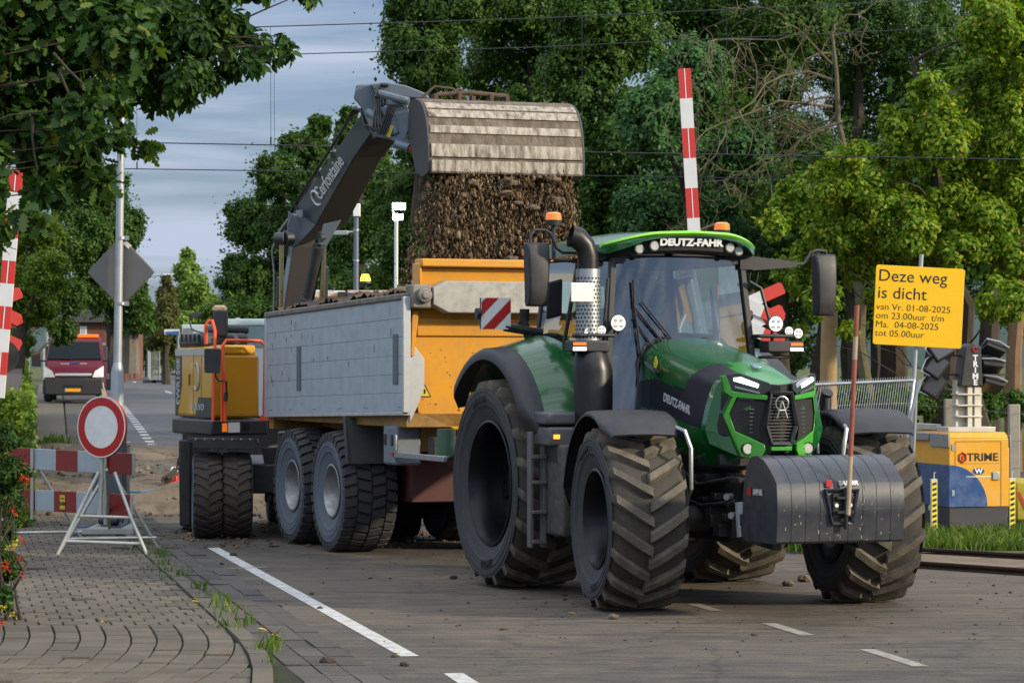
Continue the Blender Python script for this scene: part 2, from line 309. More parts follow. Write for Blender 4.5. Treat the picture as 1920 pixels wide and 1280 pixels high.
while Y < 42:                                          # kerb stones
    x0, x1 = kerb(Y) + kbend(Y), kerb(Y + .98) + kbend(Y + .98); hz = .045 + random.uniform(-.006, .006)
    b.hexa([Vector((x0, Y + .01, -.05)), Vector((x0 - .15, Y + .01, -.05)), Vector((x1 - .15, Y + .98, -.05)), Vector((x1, Y + .98, -.05))],
           [Vector((x0 - .012, Y + .012, hz)), Vector((x0 - .15, Y + .012, hz)), Vector((x1 - .15, Y + .978, hz)), Vector((x1 - .012, Y + .978, hz))]); Y += 1.0
struct(b.build('kerb', PAVE, smooth=0))
sheet('pavement_bed', [(kerb(14), 14, 0), (kerb(44), 44, 0), (kerb(44) - 5, 44, 0), (kerb(14) - 5, 14, 0)], BED, .012)
# dug up strip across the road
nx, ny = 150, 130; X = np.linspace(-22, 9, nx); Yg = np.linspace(38.3, 68, ny); b = MB(); vs = []
ph = rng.uniform(0, 6.28, (14, 2)); kk = rng.uniform(.4, 4.2, (14, 2))
for Y in Yg:
    for x_ in X:
        n_ = sum(math.sin(kk[i, 0] * x_ + ph[i, 0] + 1.3 * math.sin(kk[i, 1] * Y * .7)) * math.sin(kk[i, 1] * Y + ph[i, 1]) / (1 + .6 * kk[i].sum()) for i in range(14)) * .10
        e_ = min(1, max(0, (Y - 40.2 - .25 * math.sin(x_ * 1.1)) / .8)); e2 = min(1, max(0, (67.5 - Y) / 9)); e0 = min(1, max(0, (Y - 38.3) / 1.2))
        vs.append((x_, Y, ter(Y) - .035 + e0 * .05 + .24 * e_ * e2 + n_ * (.3 + .9 * e_) * e0 * min(1, e2 * 2) + rng.normal(0, .012) * e0))
b.add(vs, [(i * nx + k, i * nx + k + 1, (i + 1) * nx + k + 1, (i + 1) * nx + k) for i in range(ny - 1) for k in range(nx - 1)])
struct(b.build('dug_soil', SANDY, smooth=60))
# the road beyond, with its block marking
def strip(name, left, right, m, dz):                  # ribbon that follows the rise of the ground
    vv = sorted(set([p[1] for p in left] + list(np.linspace(left[0][1], left[-1][1], 30)))); b = MB(); vs = []
    for v in vv:
        for e in (left, right): q = sorted(e, key=lambda p: p[1]); u = float(np.interp(v, [p[1] for p in q], [p[0] for p in q])); vs.append(gp(u, v, dz))
    b.add(vs, [(2 * i, 2 * i + 1, 2 * i + 3, 2 * i + 2) for i in range(len(vv) - 1)]); return struct(b.build(name, m, smooth=0))
strip('far_road', [(248, 868), (212, 780), (198, 735), (192, 703)], [(760, 868), (640, 780), (480, 735), (340, 703)], FARASPH, .025)
a_, c_ = gp(296, 846), gp(227, 760); b = MB()
for i in range(20):
    p = a_.lerp(c_, (i / 20) ** .8); q = a_.lerp(c_, ((i + .5) / 20) ** .8); wv = Vector((.11, 0.02, 0))
    for k in (p, q): k.z = max(ter(k.y), ter(k.y)) + .03
    b.add([p - wv, p + wv, q + wv, q - wv], [(0, 1, 2, 3)])
struct(b.build('block_marking', PAINTW, smooth=0))
sheet('far_line', [gp(252, 716, .03), gp(322, 737, .03), gp(322, 739, .03), gp(248, 717, .03)], PAINTW)
strip('far_footpath', [(36, 872), (66, 752), (74, 720)], [(128, 872), (118, 752), (112, 720)], PAVE, .03)
strip('parking_strip', [(132, 872), (121, 752), (114, 720)], [(250, 872), (211, 780), (196, 735), (190, 720)], CLINK, .022)
# road paint near
def stripe(p, q, w_, m, dz=.004):
    d = (q - p).normalized(); s_ = Vector((-d.y, d.x, 0)) * w_ / 2; bb = MB(); bb.add([Vector(k) + Vector((0, 0, dz)) for k in (p - s_, p + s_, q + s_, q - s_)], [(0, 1, 2, 3)]); return struct(bb.build('road_marking', m, smooth=0))
stripe(gp(400, 1027), gp(768, 1230), .14, PAINTW); stripe(gp(850, 1262), gp(940, 1320), .14, PAINTW)
stripe(gp(1440, 1168), gp(1515, 1191), .12, PAINTD); stripe(gp(1625, 1217), gp(1727, 1249), .12, PAINTD); stripe(gp(1300, 1132), gp(1345, 1145), .12, PAINTD)
stripe(gp(430, 1066), gp(500, 1063), .09, PAINTD, .006)
# grass verge at the right, rails in front of it
b = MB(); ys = np.linspace(31.9, 60, 40); vs = []
for Y in ys: vs += [(4.2 + .12 * math.sin(Y * 3), Y, ter(Y) + .03), (60, Y, ter(Y) + .03)]
b.add(vs, [(2 * i, 2 * i + 1, 2 * i + 3, 2 * i + 2) for i in range(len(ys) - 1)]); struct(b.build('verge', GRASSY, smooth=0))
RUST = mat('rusty_rail_steel', (.06, .035, .024), .7, .4, var=.5, scale=8)
for (u0, v0, u1, v1, lab) in ((1690, 1036, 2150, 1063, 'far rusty rail running to the right in the trodden earth'), (1690, 1062, 2150, 1094, 'near rusty rail lying closest to the tractor on the right')):
    p, q = gp(u0, v0), gp(u1, v1); d = (q - p).normalized(); s_ = Vector((-d.y, d.x, 0)); b = MB()
    for (w_, z0, z1) in ((.06, 0, .015), (.012, .015, .05), (.034, .05, .075)):
        b.hexa([p - s_ * w_ + Vector((0, 0, z0)), p + s_ * w_ + Vector((0, 0, z0)), q + s_ * w_ + Vector((0, 0, z0)), q - s_ * w_ + Vector((0, 0, z0))], [p - s_ * w_ + Vector((0, 0, z1)), p + s_ * w_ + Vector((0, 0, z1)), q + s_ * w_ + Vector((0, 0, z1)), q - s_ * w_ + Vector((0, 0, z1))])
    tag(b.build('rail', RUST), lab, 'rail', 'old rails beside the crossing')
sheet('track_bed', [gp(1690, 1040), gp(2150, 1068), gp(2150, 1092), gp(1690, 1060)], SANDY, .03)
# far hill
b = MB(); n_ = 60; xs = np.linspace(-700, 700, n_); vs = []
for x_ in xs: hz = 38 + 7 * math.sin(x_ * .011) + 3 * math.sin(x_ * .05); vs += [(x_, 1000, 0), (x_, 1060, hz * .8), (x_, 1120, hz)]
b.add(vs, [(3 * i + k, 3 * i + 3 + k, 3 * i + 4 + k, 3 * i + 1 + k) for i in range(n_ - 1) for k in range(2)])
struct(b.build('hill', mat('wooded_hill', (.035, .065, .06), .95, var=.5, scale=.05)))  # distance haze put into the hill's blue-green colour
# ------------------------------------------------------------------ foliage
def leaf_verts(kind):
    if kind == 'diamond': return np.array([[0, 0, 0], [.45, .32, .06], [1, 0, -.06], [.45, -.32, .06]]), [(0, 1, 2, 3)]
    if kind == 'pointed': return np.array([[0, 0, 0], [.3, .24, .05], [.65, .2, .03], [1, 0, -.12], [.65, -.2, .03], [.3, -.24, .05]]), [(0, 1, 2, 3), (0, 3, 4, 5)]
    if kind == 'oak':
        up = [(.12, .08), (.22, .2), (.30, .13), (.42, .30), (.52, .16), (.66, .33), (.74, .16), (.88, .22), (1, .04)]
        V = [[0, 0, 0]] + [[a, b_, .05 * b_ * 3] for a, b_ in up] + [[a, -b_, .05 * b_ * 3] for a, b_ in reversed(up)]
        n = len(V); return np.array(V), [tuple(list(range(0, 10))), tuple([0] + list(range(10, n)))] if False else [tuple(range(n))]
def leaves(name, P, Nrm, size, kind, m, parent=None, droop=.0, jit=.35):
    n = len(P); T, faces = leaf_verts(kind)
    Nrm = Nrm + rng.normal(0, jit, (n, 3)); Nrm /= np.linalg.norm(Nrm, axis=1)[:, None] + 1e-9
    D = rng.normal(0, 1, (n, 3)); D[:, 2] -= droop; D -= (D * Nrm).sum(1)[:, None] * Nrm; D /= np.linalg.norm(D, axis=1)[:, None] + 1e-9
    B = np.cross(Nrm, D); s = size * rng.uniform(.65, 1.3, n)
    V = P[:, None, :] + s[:, None, None] * (T[None, :, 0:1] * D[:, None] + T[None, :, 1:2] * B[:, None] + T[None, :, 2:3] * Nrm[:, None])
    k = len(T); me = bpy.data.meshes.new(name); me.vertices.add(n * k); me.vertices.foreach_set('co', V.reshape(-1))
    lens = np.array([len(f) for f in faces]); idx = np.concatenate([np.array(f) for f in faces]); tot = len(idx)
    loops = (np.arange(n)[:, None] * k + idx[None]).reshape(-1); me.loops.add(len(loops)); me.loops.foreach_set('vertex_index', loops)
    me.polygons.add(n * len(faces)); st_ = np.concatenate([[0], np.cumsum(lens)[:-1]]); me.polygons.foreach_set('loop_start', (np.arange(n)[:, None] * tot + st_[None]).reshape(-1)); me.polygons.foreach_set('loop_total', np.tile(lens, n))
    me.materials.append(m); me.update(); me.validate(); o = bpy.data.objects.new(name, me); SC.collection.objects.link(o)
    if parent is not None: o.parent = parent
    return o
def cloud(blobs, n, sub=14, subr=.34, inner=.25):      # leaf positions and normals of a clumpy crown
    Pn, Nn = [], []; vol = np.array([b[3] ** 2 for b in blobs]); vol = vol / vol.sum()
    for (x_, y_, z_, r_), f in zip(blobs, vol):
        k = max(20, int(n * f)); ns = sub
        c = rng.normal(0, 1, (ns, 3)); c /= np.linalg.norm(c, axis=1)[:, None]; rad = rng.uniform(.45, 1.0, ns) ** .6; c = c * rad[:, None] * r_ * .86; sr_ = r_ * subr * rng.uniform(.6, 1.35, ns)
        w_ = sr_ ** 2; which = rng.choice(ns, k, p=w_ / w_.sum()); d = rng.normal(0, 1, (k, 3)); d /= np.linalg.norm(d, axis=1)[:, None]
        rr = rng.uniform(0, 1, k) ** .45; p = c[which] + d * (sr_[which] * rr)[:, None]
        ki = int(k * inner); p[:ki] = rng.normal(0, r_ * .36, (ki, 3))
        Pn.append(p + np.array([x_, y_, z_])); q = d.copy(); q[:, 2] += .5; q += c[which] / r_ * .5; Nn.append(q)
    return np.concatenate(Pn), np.concatenate(Nn)
def limb(b, p, q, r0, r1, wob=.12, n=6):
    p, q = Vector(p), Vector(q); ln = (q - p).length; pts = []
    for i in range(n + 1):
        t_ = i / n; k = p.lerp(q, t_); s_ = math.sin(math.pi * t_) * wob * ln
        pts.append(k + Vector((random.uniform(-1, 1), random.uniform(-1, 1), random.uniform(-.6, 1))) * s_ * .5)
    b.tube(pts, [r0 + (r1 - r0) * i / n for i in range(n + 1)], 8); return pts
def tree(name, label, base, blobs, n, size, m, kind='diamond', tr=.25, top=None, group=None, sub=14, subr=.34, inner=.25, bark=None, droop=.3, cat='tree', limbs=True, lr=.3):
    base = Vector(base); root = empty(name, base); tag(root, label, cat, group)
    bl = [(x_ - base.x, y_ - base.y, z_ - base.z, r_) for x_, y_, z_, r_ in blobs]
    P, Q = cloud(bl, n, sub, subr, inner); leaves('crown', P, Q, size, kind, m, root, droop)
    b = MB(); top = top or (sum(k[0] for k in bl) / len(bl), sum(k[1] for k in bl) / len(bl), max(k[2] for k in bl)); top = Vector(top); top.z *= .88
    pts = limb(b, (0, 0, -.1), top, tr, tr * .25, .03, 9)
    if limbs:
        for k in bl:
            c = Vector(k[:3]); i = min(range(1, len(pts)), key=lambda j: abs(pts[j].z - max(.25 * top.z, c.z - (c.xy - pts[j].xy).length * .5)))
            limb(b, pts[i], pts[i].lerp(c, .8), tr * lr, tr * lr * .2, .10)
    b.build('trunk', bark or BARK, root); return root
def bl(u, v, Y, rp): p = at(u, v, Y); return (p.x, p.y, p.z, rp * Y / F)
G_DARK = leafmat('dark_wood_leaves', [(0, (.026, .062, .014)), (.6, (.054, .118, .022)), (1, (.11, .185, .03))])
G_MID = leafmat('mid_green_leaves', [(0, (.032, .078, .016)), (.6, (.062, .135, .024)), (1, (.115, .19, .036))])
G_YEL = leafmat('yellow_green_leaves', [(0, (.075, .16, .012)), (.55, (.17, .28, .02)), (.92, (.30, .36, .03)), (1, (.38, .33, .03))], transl=.4)
G_ASH = leafmat('blue_green_leaves', [(0, (.038, .10, .038)), (.6, (.068, .165, .052)), (1, (.11, .22, .065))])
G_OAK = leafmat('oak_leaves', [(0, (.018, .05, .012)), (.6, (.035, .085, .018)), (.93, (.075, .14, .025)), (1, (.15, .17, .03))])
G_HORN = leafmat('hornbeam_leaves', [(0, (.018, .045, .01)), (.7, (.035, .085, .014)), (1, (.09, .16, .025))])
G_PALE = leafmat('pale_green_leaves', [(0, (.10, .17, .03)), (.6, (.16, .26, .045)), (1, (.25, .34, .08))])
G_OLIVE = leafmat('olive_leaves', [(0, (.06, .075, .02)), (.6, (.11, .115, .032)), (1, (.17, .16, .05))])
G_HEDGE = leafmat('hedge_leaves', [(0, (.055, .115, .012)), (.6, (.12, .20, .02)), (1, (.22, .29, .035))])
random.seed(11)
# --- wood behind the crossing, right half: dark limes and ashes, each a tree
WOODG = 'tall trees of the dark wood behind the crossing'
specs = [
 (760, 62, [(800, 90, 100), (840, 260, 110), (790, 380, 90), (860, -40, 120), (770, 0, 60), (900, 420, 110), (850, 500, 90), (765, 470, 70)], G_DARK, 'dark tree at the left end of the wood, behind the raised bucket'),
 (980, 66, [(960, -30, 120), (960, 110, 120), (1010, 240, 110), (940, 330, 110), (1040, 400, 110), (980, 500, 100), (1080, 60, 110)], G_DARK, 'dark leafy tree behind the falling soil'),
 (1130, 60, [(1100, 130, 95), (1160, 250, 100), (1090, 320, 95), (1150, 400, 100), (1180, 60, 90), (1100, 480, 85), (1190, 500, 85), (1120, 20, 90)], G_MID, 'mid green tree straight behind the green cab roof'),
 (1270, 56, [(1230, 230, 85), (1290, 330, 90), (1230, 400, 90), (1320, 430, 85), (1290, 140, 80), (1380, 300, 80), (1380, 480, 75), (1300, 540, 70)], G_ASH, 'bluish green ash behind the upright barrier boom'),
 (1390, 68, [(1330, 60, 110), (1420, 150, 110), (1450, 20, 120), (1330, 200, 100), (1480, 300, 110), (1440, 420, 100), (1400, 540, 90), (1280, -20, 100)], G_DARK, 'deep green tree behind the tangle of bare branches'),
 (1600, 70, [(1570, 60, 120), (1640, 200, 120), (1560, 320, 110), (1700, 60, 120), (1700, 330, 120), (1610, 470, 100), (1540, 500, 90), (1620, 580, 70), (1540, -40, 110)], G_DARK, 'deep green tree behind the yellow closure sign'),
 (1850, 72, [(1820, 60, 120), (1880, 200, 120), (1820, 330, 120), (1930, 80, 120), (1920, 380, 120), (1840, 480, 100), (1900, 560, 80), (1960, 280, 120)], G_DARK, 'deep green tree in the far right corner of the wood'),
]
for (u, Y, bb, m, lab) in specs:
    p = at(u, 690, Y); tree('wood_tree', lab, (p.x, Y, ter(Y)), [bl(a, v, Y + random.uniform(-2.5, 2.5), r_) for a, v, r_ in bb], 95000, .108 if m is G_DARK else .10, m, tr=.34, group=WOODG, sub=60, subr=.20, inner=.22)
# --- yellow green maple hanging in from the right, nearer than the wood
Y = 47
bb = [(1500, 370, 55), (1450, 420, 30), (1560, 330, 60), (1560, 430, 60), (1500, 500, 55), (1620, 380, 65), (1610, 480, 60), (1540, 560, 40), (1680, 320, 65), (1700, 430, 65), (1760, 260, 70), (1770, 370, 70), (1830, 180, 70), (1840, 300, 75), (1850, 420, 70), (1790, 470, 50), (1900, 110, 70), (1910, 230, 75), (1920, 360, 75), (1900, 480, 60), (1740, 170, 40), (1860, 40, 70), (1940, 10, 60), (1680, 230, 40), (1880, 560, 50), (1600, 290, 30), (1720, 500, 40), (1500, 620, 16), (1640, 560, 25), (1590, 620, 22)]
p = at(1870, 690, Y + 1)
tree('maple_tree', 'sunlit yellow green tree hanging over the yellow closure sign', (p.x, p.y, ter(Y)), [bl(u, v, Y + random.uniform(-1.2, 1.2), r_) for u, v, r_ in bb], 85000, .098, G_YEL, tr=.19, sub=26, subr=.28, inner=.08, lr=.13)
# --- bare tangled branches in front of the ash
b = MB(); root = empty('bare_tree', at(1640, 690, 54).xy.to_3d()); tag(root, 'leafless tangle of yellowish bare branches left of the maple', 'tree'); Y = 54
o_ = root.location
limb(b, (0, 0, 0), at(1560, 60, Y) - o_, .15, .03, .02, 10)
def twig(p, d, ln, r_, dep):
    pts = [p]; k = p.copy(); dd = d.copy()
    for i in range(7):
        dd = (dd + Vector((random.gauss(0, .38), random.gauss(0, .28), random.gauss(-.05, .36)))).normalized(); k = k + dd * ln / 7; pts.append(k.copy())
    b.tube(pts, [r_ * (1 - .8 * i / 7) for i in range(8)], 5)
    if dep:
        for i in (1, 2, 3, 4, 5, 6):
            if random.random() < .9: twig(pts[i], (dd + Vector((random.gauss(0, .9), random.gauss(0, .6), random.gauss(-.2, .8)))).normalized(), ln * .48, r_ * .55, dep - 1)
for (u0, v0, u1, v1) in ((1560, 200, 1230, 190), (1560, 150, 1290, 40), (1580, 230, 1330, 330), (1560, 120, 1400, -40), (1570, 260, 1470, 360), (1560, 60, 1650, -40), (1560, 240, 1280, 280), (1340, 420, 1190, 440), (1560, 180, 1350, 140), (1560, 100, 1460, 60), (1580, 200, 1420, 250)):
    p, q = at(u0, v0, Y + random.uniform(-1, 1)) - o_, at(u1, v1, Y - 1 + random.uniform(-1, 1)) - o_; twig(p, (q - p).normalized(), (q - p).length * 1.1, .028, 2)
b.build('branches', mat('lichen_bark', (.115, .10, .052), .9, var=.6, scale=5), root)
# --- trunks at the edge of the wood
TR = [(1523, 60, 46, (1560, 520)), (1610, 56, 42, (1600, 500)), (1668, 60, 56, (1680, 500)), (1752, 58, 50, (1765, 480)), (1775, 54, 40, (1790, 400)), (1900, 52, 32, (1905, 420)), (1640, 64, 26, (1645, 520)), (1470, 62, 40, (1460, 500))]
for i, (u, Y, wp, (u2, v2)) in enumerate(TR):
    p = at(u, 690, Y); root = empty('wood_tree', (p.x, Y, ter(Y))); q = at(u2, v2, Y) - root.location
    labs = ['stout trunk right behind the tractor right lamp bracket', 'dark trunk just left of the rusty rod', 'broad dark trunk below the lower left corner of the yellow sign', 'broad dark trunk beside the sign post', 'brown trunk straight behind the light tower mast', 'slim sunlit brown trunk right of the light tower mast', 'thin trunk left of the broad trunk under the yellow sign', 'dark trunk behind the bonnet']
    tag(root, labs[i], 'tree', 'bare lower trunks at the edge of the wood'); r_ = wp * Y / F / 2
    b = MB(); limb(b, (0, 0, -.1), q, r_ * 1.15, r_ * .7, .02, 8); c = q
    b.build('trunk', BARK if u != 1900 else mat('bark_painted_sunlit', (.20, .12, .065), .9, var=.6, scale=4, bump=.6, bscale=8), root)  # one trunk's bark colour lightened to look sunlit
    P, Q = cloud([(c.x + random.uniform(-1, 1), c.y, c.z + 1.2, 1.5), (c.x + random.uniform(-1, 1), c.y + .5, c.z + .3, 1.2)], 2600, 20, .3); leaves('crown', P, Q, .24, 'diamond', G_DARK, root, .3)
# undergrowth below the wood
bb = []
for u in range(1530, 2000, 34): bb.append(bl(u, 752 + random.uniform(-8, 12), 50 + random.uniform(0, 8), 34 + random.uniform(-8, 12)))
P, Q = cloud(bb, 34000, 24, .26); tag(leaves('undergrowth', P, Q, .085, 'diamond', G_MID, None, .2), 'low undergrowth and brambles along the edge of the wood', 'undergrowth', kind='stuff')
bb = [bl(u, 560 + random.uniform(-30, 30), 76, 75) for u in range(680, 1560, 55)] + [bl(u, 650, 76, 60) for u in range(430, 1500, 50)] + [bl(u, 600, 98, 50) for u in range(410, 700, 40)]
P, Q = cloud(bb, 120000, 40, .24, .4); tag(leaves('thicket', P, Q, .13, 'diamond', G_DARK, None, .2), 'dense dark thicket closing the wood behind the machines', 'thicket', kind='stuff')
# --- middle trees left of the wood
MG = 'big trees behind the excavator'
for (u, Y, bb, m, lab, n) in [
 (520, 104, [(470, 420, 60), (460, 520, 60), (520, 330, 55), (540, 440, 70), (520, 560, 70), (580, 280, 45), (590, 370, 60), (440, 590, 40), (545, 270, 25), (600, 235, 25), (590, 500, 70)], G_DARK, 'big round dark tree left of the excavator boom', 110000),
 (665, 98, [(660, 260, 40), (670, 350, 55), (650, 450, 60), (700, 430, 60), (640, 540, 60), (715, 540, 60), (655, 215, 18), (690, 300, 45), (735, 350, 50), (640, 325, 40)], G_MID, 'big green tree behind the excavator arm and the lamp posts', 110000)]:
    p = at(u, 690, Y); tree('broadleaf_tree', lab, (p.x, Y, ter(Y)), [bl(a, v, Y + random.uniform(-3, 3), r_) for a, v, r_ in bb], n, .14, m, tr=.4, group=MG, sub=60, subr=.19, inner=.25)
p = at(360, 690, 150); tree('pale_tree', 'tall pale green feathery tree beside the far road', (p.x, 150, ter(150)), [bl(a, v, 150 + random.uniform(-2, 2), r_) for a, v, r_ in [(352, 480, 14), (350, 510, 24), (365, 540, 28), (345, 560, 30), (370, 590, 32), (345, 610, 30), (390, 570, 22), (395, 620, 24)]], 20000, .24, G_PALE, tr=.25, sub=34, subr=.3)
p = at(312, 690, 132); tree('olive_conifer', 'shorter olive brown conifer left of the pale tree', (p.x, 132, ter(132)), [bl(a, v, 132 + random.uniform(-1, 1), r_) for a, v, r_ in [(312, 525, 10), (312, 550, 18), (312, 580, 24), (310, 615, 28), (318, 645, 26), (290, 640, 18)]], 14000, .18, G_OLIVE, tr=.22, sub=34, subr=.3)
# --- trees along the left of the road
LG = 'trees lining the left of the far road'
for (u, Y, bb, m, lab, n, s) in [
 (210, 116, [(180, 380, 70), (220, 430, 55), (150, 450, 70), (230, 520, 50), (190, 540, 60), (250, 420, 26), (240, 590, 40), (150, 320, 60), (215, 340, 30), (260, 570, 24)], G_DARK, 'dark tree rising behind the diamond sign', 80000, .15),
 (12, 66, [(80, 440, 45), (90, 510, 50), (60, 560, 55), (72, 585, 40), (60, 480, 45), (40, 420, 45), (28, 640, 40), (20, 540, 50)], G_HEDGE, 'bright green hornbeam above the hedge behind the left barrier', 60000, .075),
 (20, 90, [(30, 380, 70), (90, 330, 60), (-20, 450, 80), (130, 560, 40), (120, 620, 30)], G_DARK, 'dark tree at the left edge behind the hornbeam', 40000, .13),
 (280, 165, [(250, 620, 30), (285, 600, 24), (280, 650, 26), (235, 580, 30), (315, 660, 26)], G_MID, 'distant green tree where the road bends away', 5000, .34)]:
    p = at(u, 690, Y); tree('roadside_tree', lab, (p.x, Y, ter(Y)), [bl(a, v, Y + random.uniform(-2, 2), r_) for a, v, r_ in bb], n, s, m, tr=.26, group=LG, sub=45, subr=.22)
b = MB(); p = at(244, 700, 118); root = empty('roadside_tree', p); tag(root, 'grey bare trunk standing beside the brick house', 'tree', LG); limb(b, (0, 0, 0), at(246, 600, 118) - p, .42, .3, .02); b.build('trunk', mat('grey_bark', (.16, .14, .115), .9, var=.5, scale=2), root)
P, Q = cloud([tuple(at(236, 580, 118) - p) + (1.2,), tuple(at(256, 590, 118) - p) + (1.0,)], 1500, 16, .3); leaves('crown', P, Q, .3, 'diamond', G_DARK, root)
# far bushes and hedges closing the view
bb = [bl(u, 672 + random.uniform(-6, 6), 190, 22) for u in range(130, 420, 16)]
P, Q = cloud(bb, 9000, 12, .3); tag(leaves('far_thicket', P, Q, .35, 'diamond', G_MID, None), 'green thicket closing the far end of the road', 'thicket', kind='stuff')
# clipped hedge at the left
root = empty('hedge', (gp(40, 900).x, 44, 0)); tag(root, 'clipped yellow green hedge along the left pavement', 'hedge'); o_ = root.location; n_ = 45000
tt = rng.uniform(0, 1, n_); face = rng.uniform(0, 1, n_); Yh = 37 + tt * 46; xl = np.array([(50 - 5 * (t_) - U0) / F * y_ for t_, y_ in zip(tt, Yh)]); zb = np.array([ter(y_) for y_ in Yh]); hh = 1.75
Pz = np.where(face < .75, rng.uniform(0, 1, n_) * hh, hh + rng.normal(0, .03, n_)); Px = np.where(face < .75, xl + rng.normal(0, .05, n_), xl - rng.uniform(0, 1, n_) * 1.2)
Nm = np.where((face < .75)[:, None], np.array([[1, -.3, .3]]), np.array([[.1, 0, 1.]])); fr_ = rng.uniform(0, 1, n_) < .2; Px = np.where(fr_, rng.uniform(-8.2, -6.5, n_), Px); Yh = np.where(fr_, 36.95 + rng.normal(0, .06, n_), Yh); Pz = np.where(fr_, rng.uniform(0, 1.8, n_), Pz); zb = np.where(fr_, 0, zb); Nm = np.where(fr_[:, None], np.array([[.1, -1, .2]]), Nm); leaves('foliage', np.stack([Px - o_.x, Yh - o_.y, Pz + zb], 1), Nm.astype(float), .085, 'diamond', G_HEDGE, root, .2, .5)
b = MB(); b.hexa([Vector((xl_, y_, 0)) - Vector((o_.x, o_.y, 0)) for xl_, y_ in ((-6.55, 37), (-7.8, 37), (-16.2, 83), (-14.65, 83))], [Vector((xl_, y_, z_)) - Vector((o_.x, o_.y, 0)) for xl_, y_, z_ in ((-6.55, 37, 1.7), (-7.8, 37, 1.7), (-16.2, 83, 2.4), (-14.65, 83, 2.4))]); b.build('branches', BARK, root)
# --- overhanging oak and hornbeam, close to the camera
random.seed(5); Y = 19.5
bb = [(20, 40, 120), (130, 30, 110), (60, 150, 110), (170, 130, 90), (0, 240, 90), (110, 240, 75), (210, 60, 80), (200, 200, 45), (70, 300, 40), (150, 300, 55), (-40, 130, 120), (-40, 320, 60), (95, 360, 36), (215, 260, 22), (190, 340, 26), (262, 262, 16), (40, 395, 14), (160, 215, 50), (-30, 440, 40), (280, 285, 10), (85, 420, 14), (230, 20, 50)]
root = empty('oak_tree', (-7.2, 19.0, 0)); tag(root, 'oak with lobed leaves hanging over the left pavement', 'tree'); o_ = root.location
P, Q = cloud([tuple(Vector(bl(u, v, Y + random.uniform(-.8, .8), r_)[:3]) - o_) + (r_ * Y / F,) for u, v, r_ in bb], 8200, 15, .36, .2); leaves('crown', P, Q, .115, 'oak', G_OAK, root, .7, .6)
b = MB(); limb(b, (0, 0, -.1), (.3, .2, 3.4), .24, .16, .02); limb(b, (.3, .2, 3.4), (.2, .5, 8), .15, .06, .05)
for u, v, r_ in bb[:14]: limb(b, (.3, .2, 2.8 + .002 * (500 - v)), at(u, v, Y + .1) - o_, .016, .004, .1)
for (u, v, u2, v2) in ((110, 130, 200, 310), (100, 100, 260, 280), (60, 220, 70, 330)): limb(b, at(u, v, Y) - o_, at(u2, v2, Y - .2) - o_, .012, .003, .06)
b.build('trunk', BARK, root)
root = empty('hornbeam_tree', (-6.2, 21.5, 0)); tag(root, 'pointed leaf hornbeam branch reaching across the sky at upper left', 'tree'); o_ = root.location; Y = 20.6
bb = [(250, 60, 60), (300, 110, 60), (330, 40, 50), (370, 90, 55), (350, 150, 42), (410, 50, 45), (440, 110, 42), (480, 85, 32), (515, 95, 20), (300, 180, 38), (420, 20, 36), (390, 140, 34), (270, 150, 50), (440, 40, 30), (350, 185, 18), (535, 80, 10), (480, 120, 14), (545, 100, 7), (240, 0, 60), (320, -10, 60), (400, -15, 40), (480, -40, 40), (575, -14, 20), (530, 70, 10)]
P, Q = cloud([tuple(Vector(bl(u, v, Y + random.uniform(-.6, .6), r_)[:3]) - o_) + (r_ * Y / F,) for u, v, r_ in bb], 6200, 14, .38, .15); Q[:, 2] += .3; Q[:, 1] -= .5; leaves('crown', P, Q, .085, 'pointed', G_HORN, root, 1.6, .4)
b = MB(); limb(b, (0, 0, -.1), (.3, 0, 4.4), .2, .12, .02); limb(b, (.3, 0, 4.4), at(330, 90, Y) - o_, .06, .02, .06); limb(b, at(330, 90, Y) - o_, at(540, 92, Y) - o_, .02, .003, .05)
for u, v, r_ in bb: limb(b, at(320, 80, Y + .2) - o_, at(u, v, Y) - o_, .012, .003, .1)
b.build('trunk', BARK, root)
# flowering bush at the left edge
root = empty('flower_bush', gp(5, 1180)); tag(root, 'low bush with red and yellow flowers at the left edge', 'bush'); o_ = root.location
bb = [bl(u, v, 22.8 + random.uniform(-.5, 1.8), r_) for u, v, r_ in [(10, 830, 24), (20, 880, 32), (8, 930, 36), (25, 950, 26), (0, 1000, 30), (10, 1060, 30), (5, 1120, 24), (-5, 1180, 26), (30, 900, 22), (-20, 900, 50), (-20, 1050, 50), (0, 1230, 20), (-30, 1200, 40), (12, 800, 12)]]
P, Q = cloud([tuple(Vector(k[:3]) - o_) + (k[3],) for k in bb], 12000, 16, .36); leaves('foliage', P, Q, .045, 'pointed', G_OAK, root, .3, .6)
b = MB()
for k in bb: limb(b, (random.uniform(-.2, .1), .5, 0), Vector(k[:3]) - o_, .015, .004, .15)
b.build('stems', BARK, root)
FL = [leafmat('red_petals', [(0, (.5, .03, .01)), (1, (.6, .08, .02))]), leafmat('yellow_petals', [(0, (.6, .32, .02)), (1, (.5, .5, .05))])]
for i, (u, v, c) in enumerate([(42, 895, 0), (52, 900, 0), (27, 962, 0), (36, 1047, 0), (10, 1055, 0), (14, 1068, 0), (42, 1078, 0), (28, 1020, 1), (20, 1026, 1), (30, 1018, 1), (4, 1168, 0), (40, 1012, 0), (8, 1140, 1), (22, 1155, 1)]):
    p = at(u, v, 22.3) - o_; n_ = 13; leaves('flower', np.array(p)[None] + rng.normal(0, .016, (n_, 3)), rng.normal(0, 1, (n_, 3)), .026, 'diamond', FL[c], root)
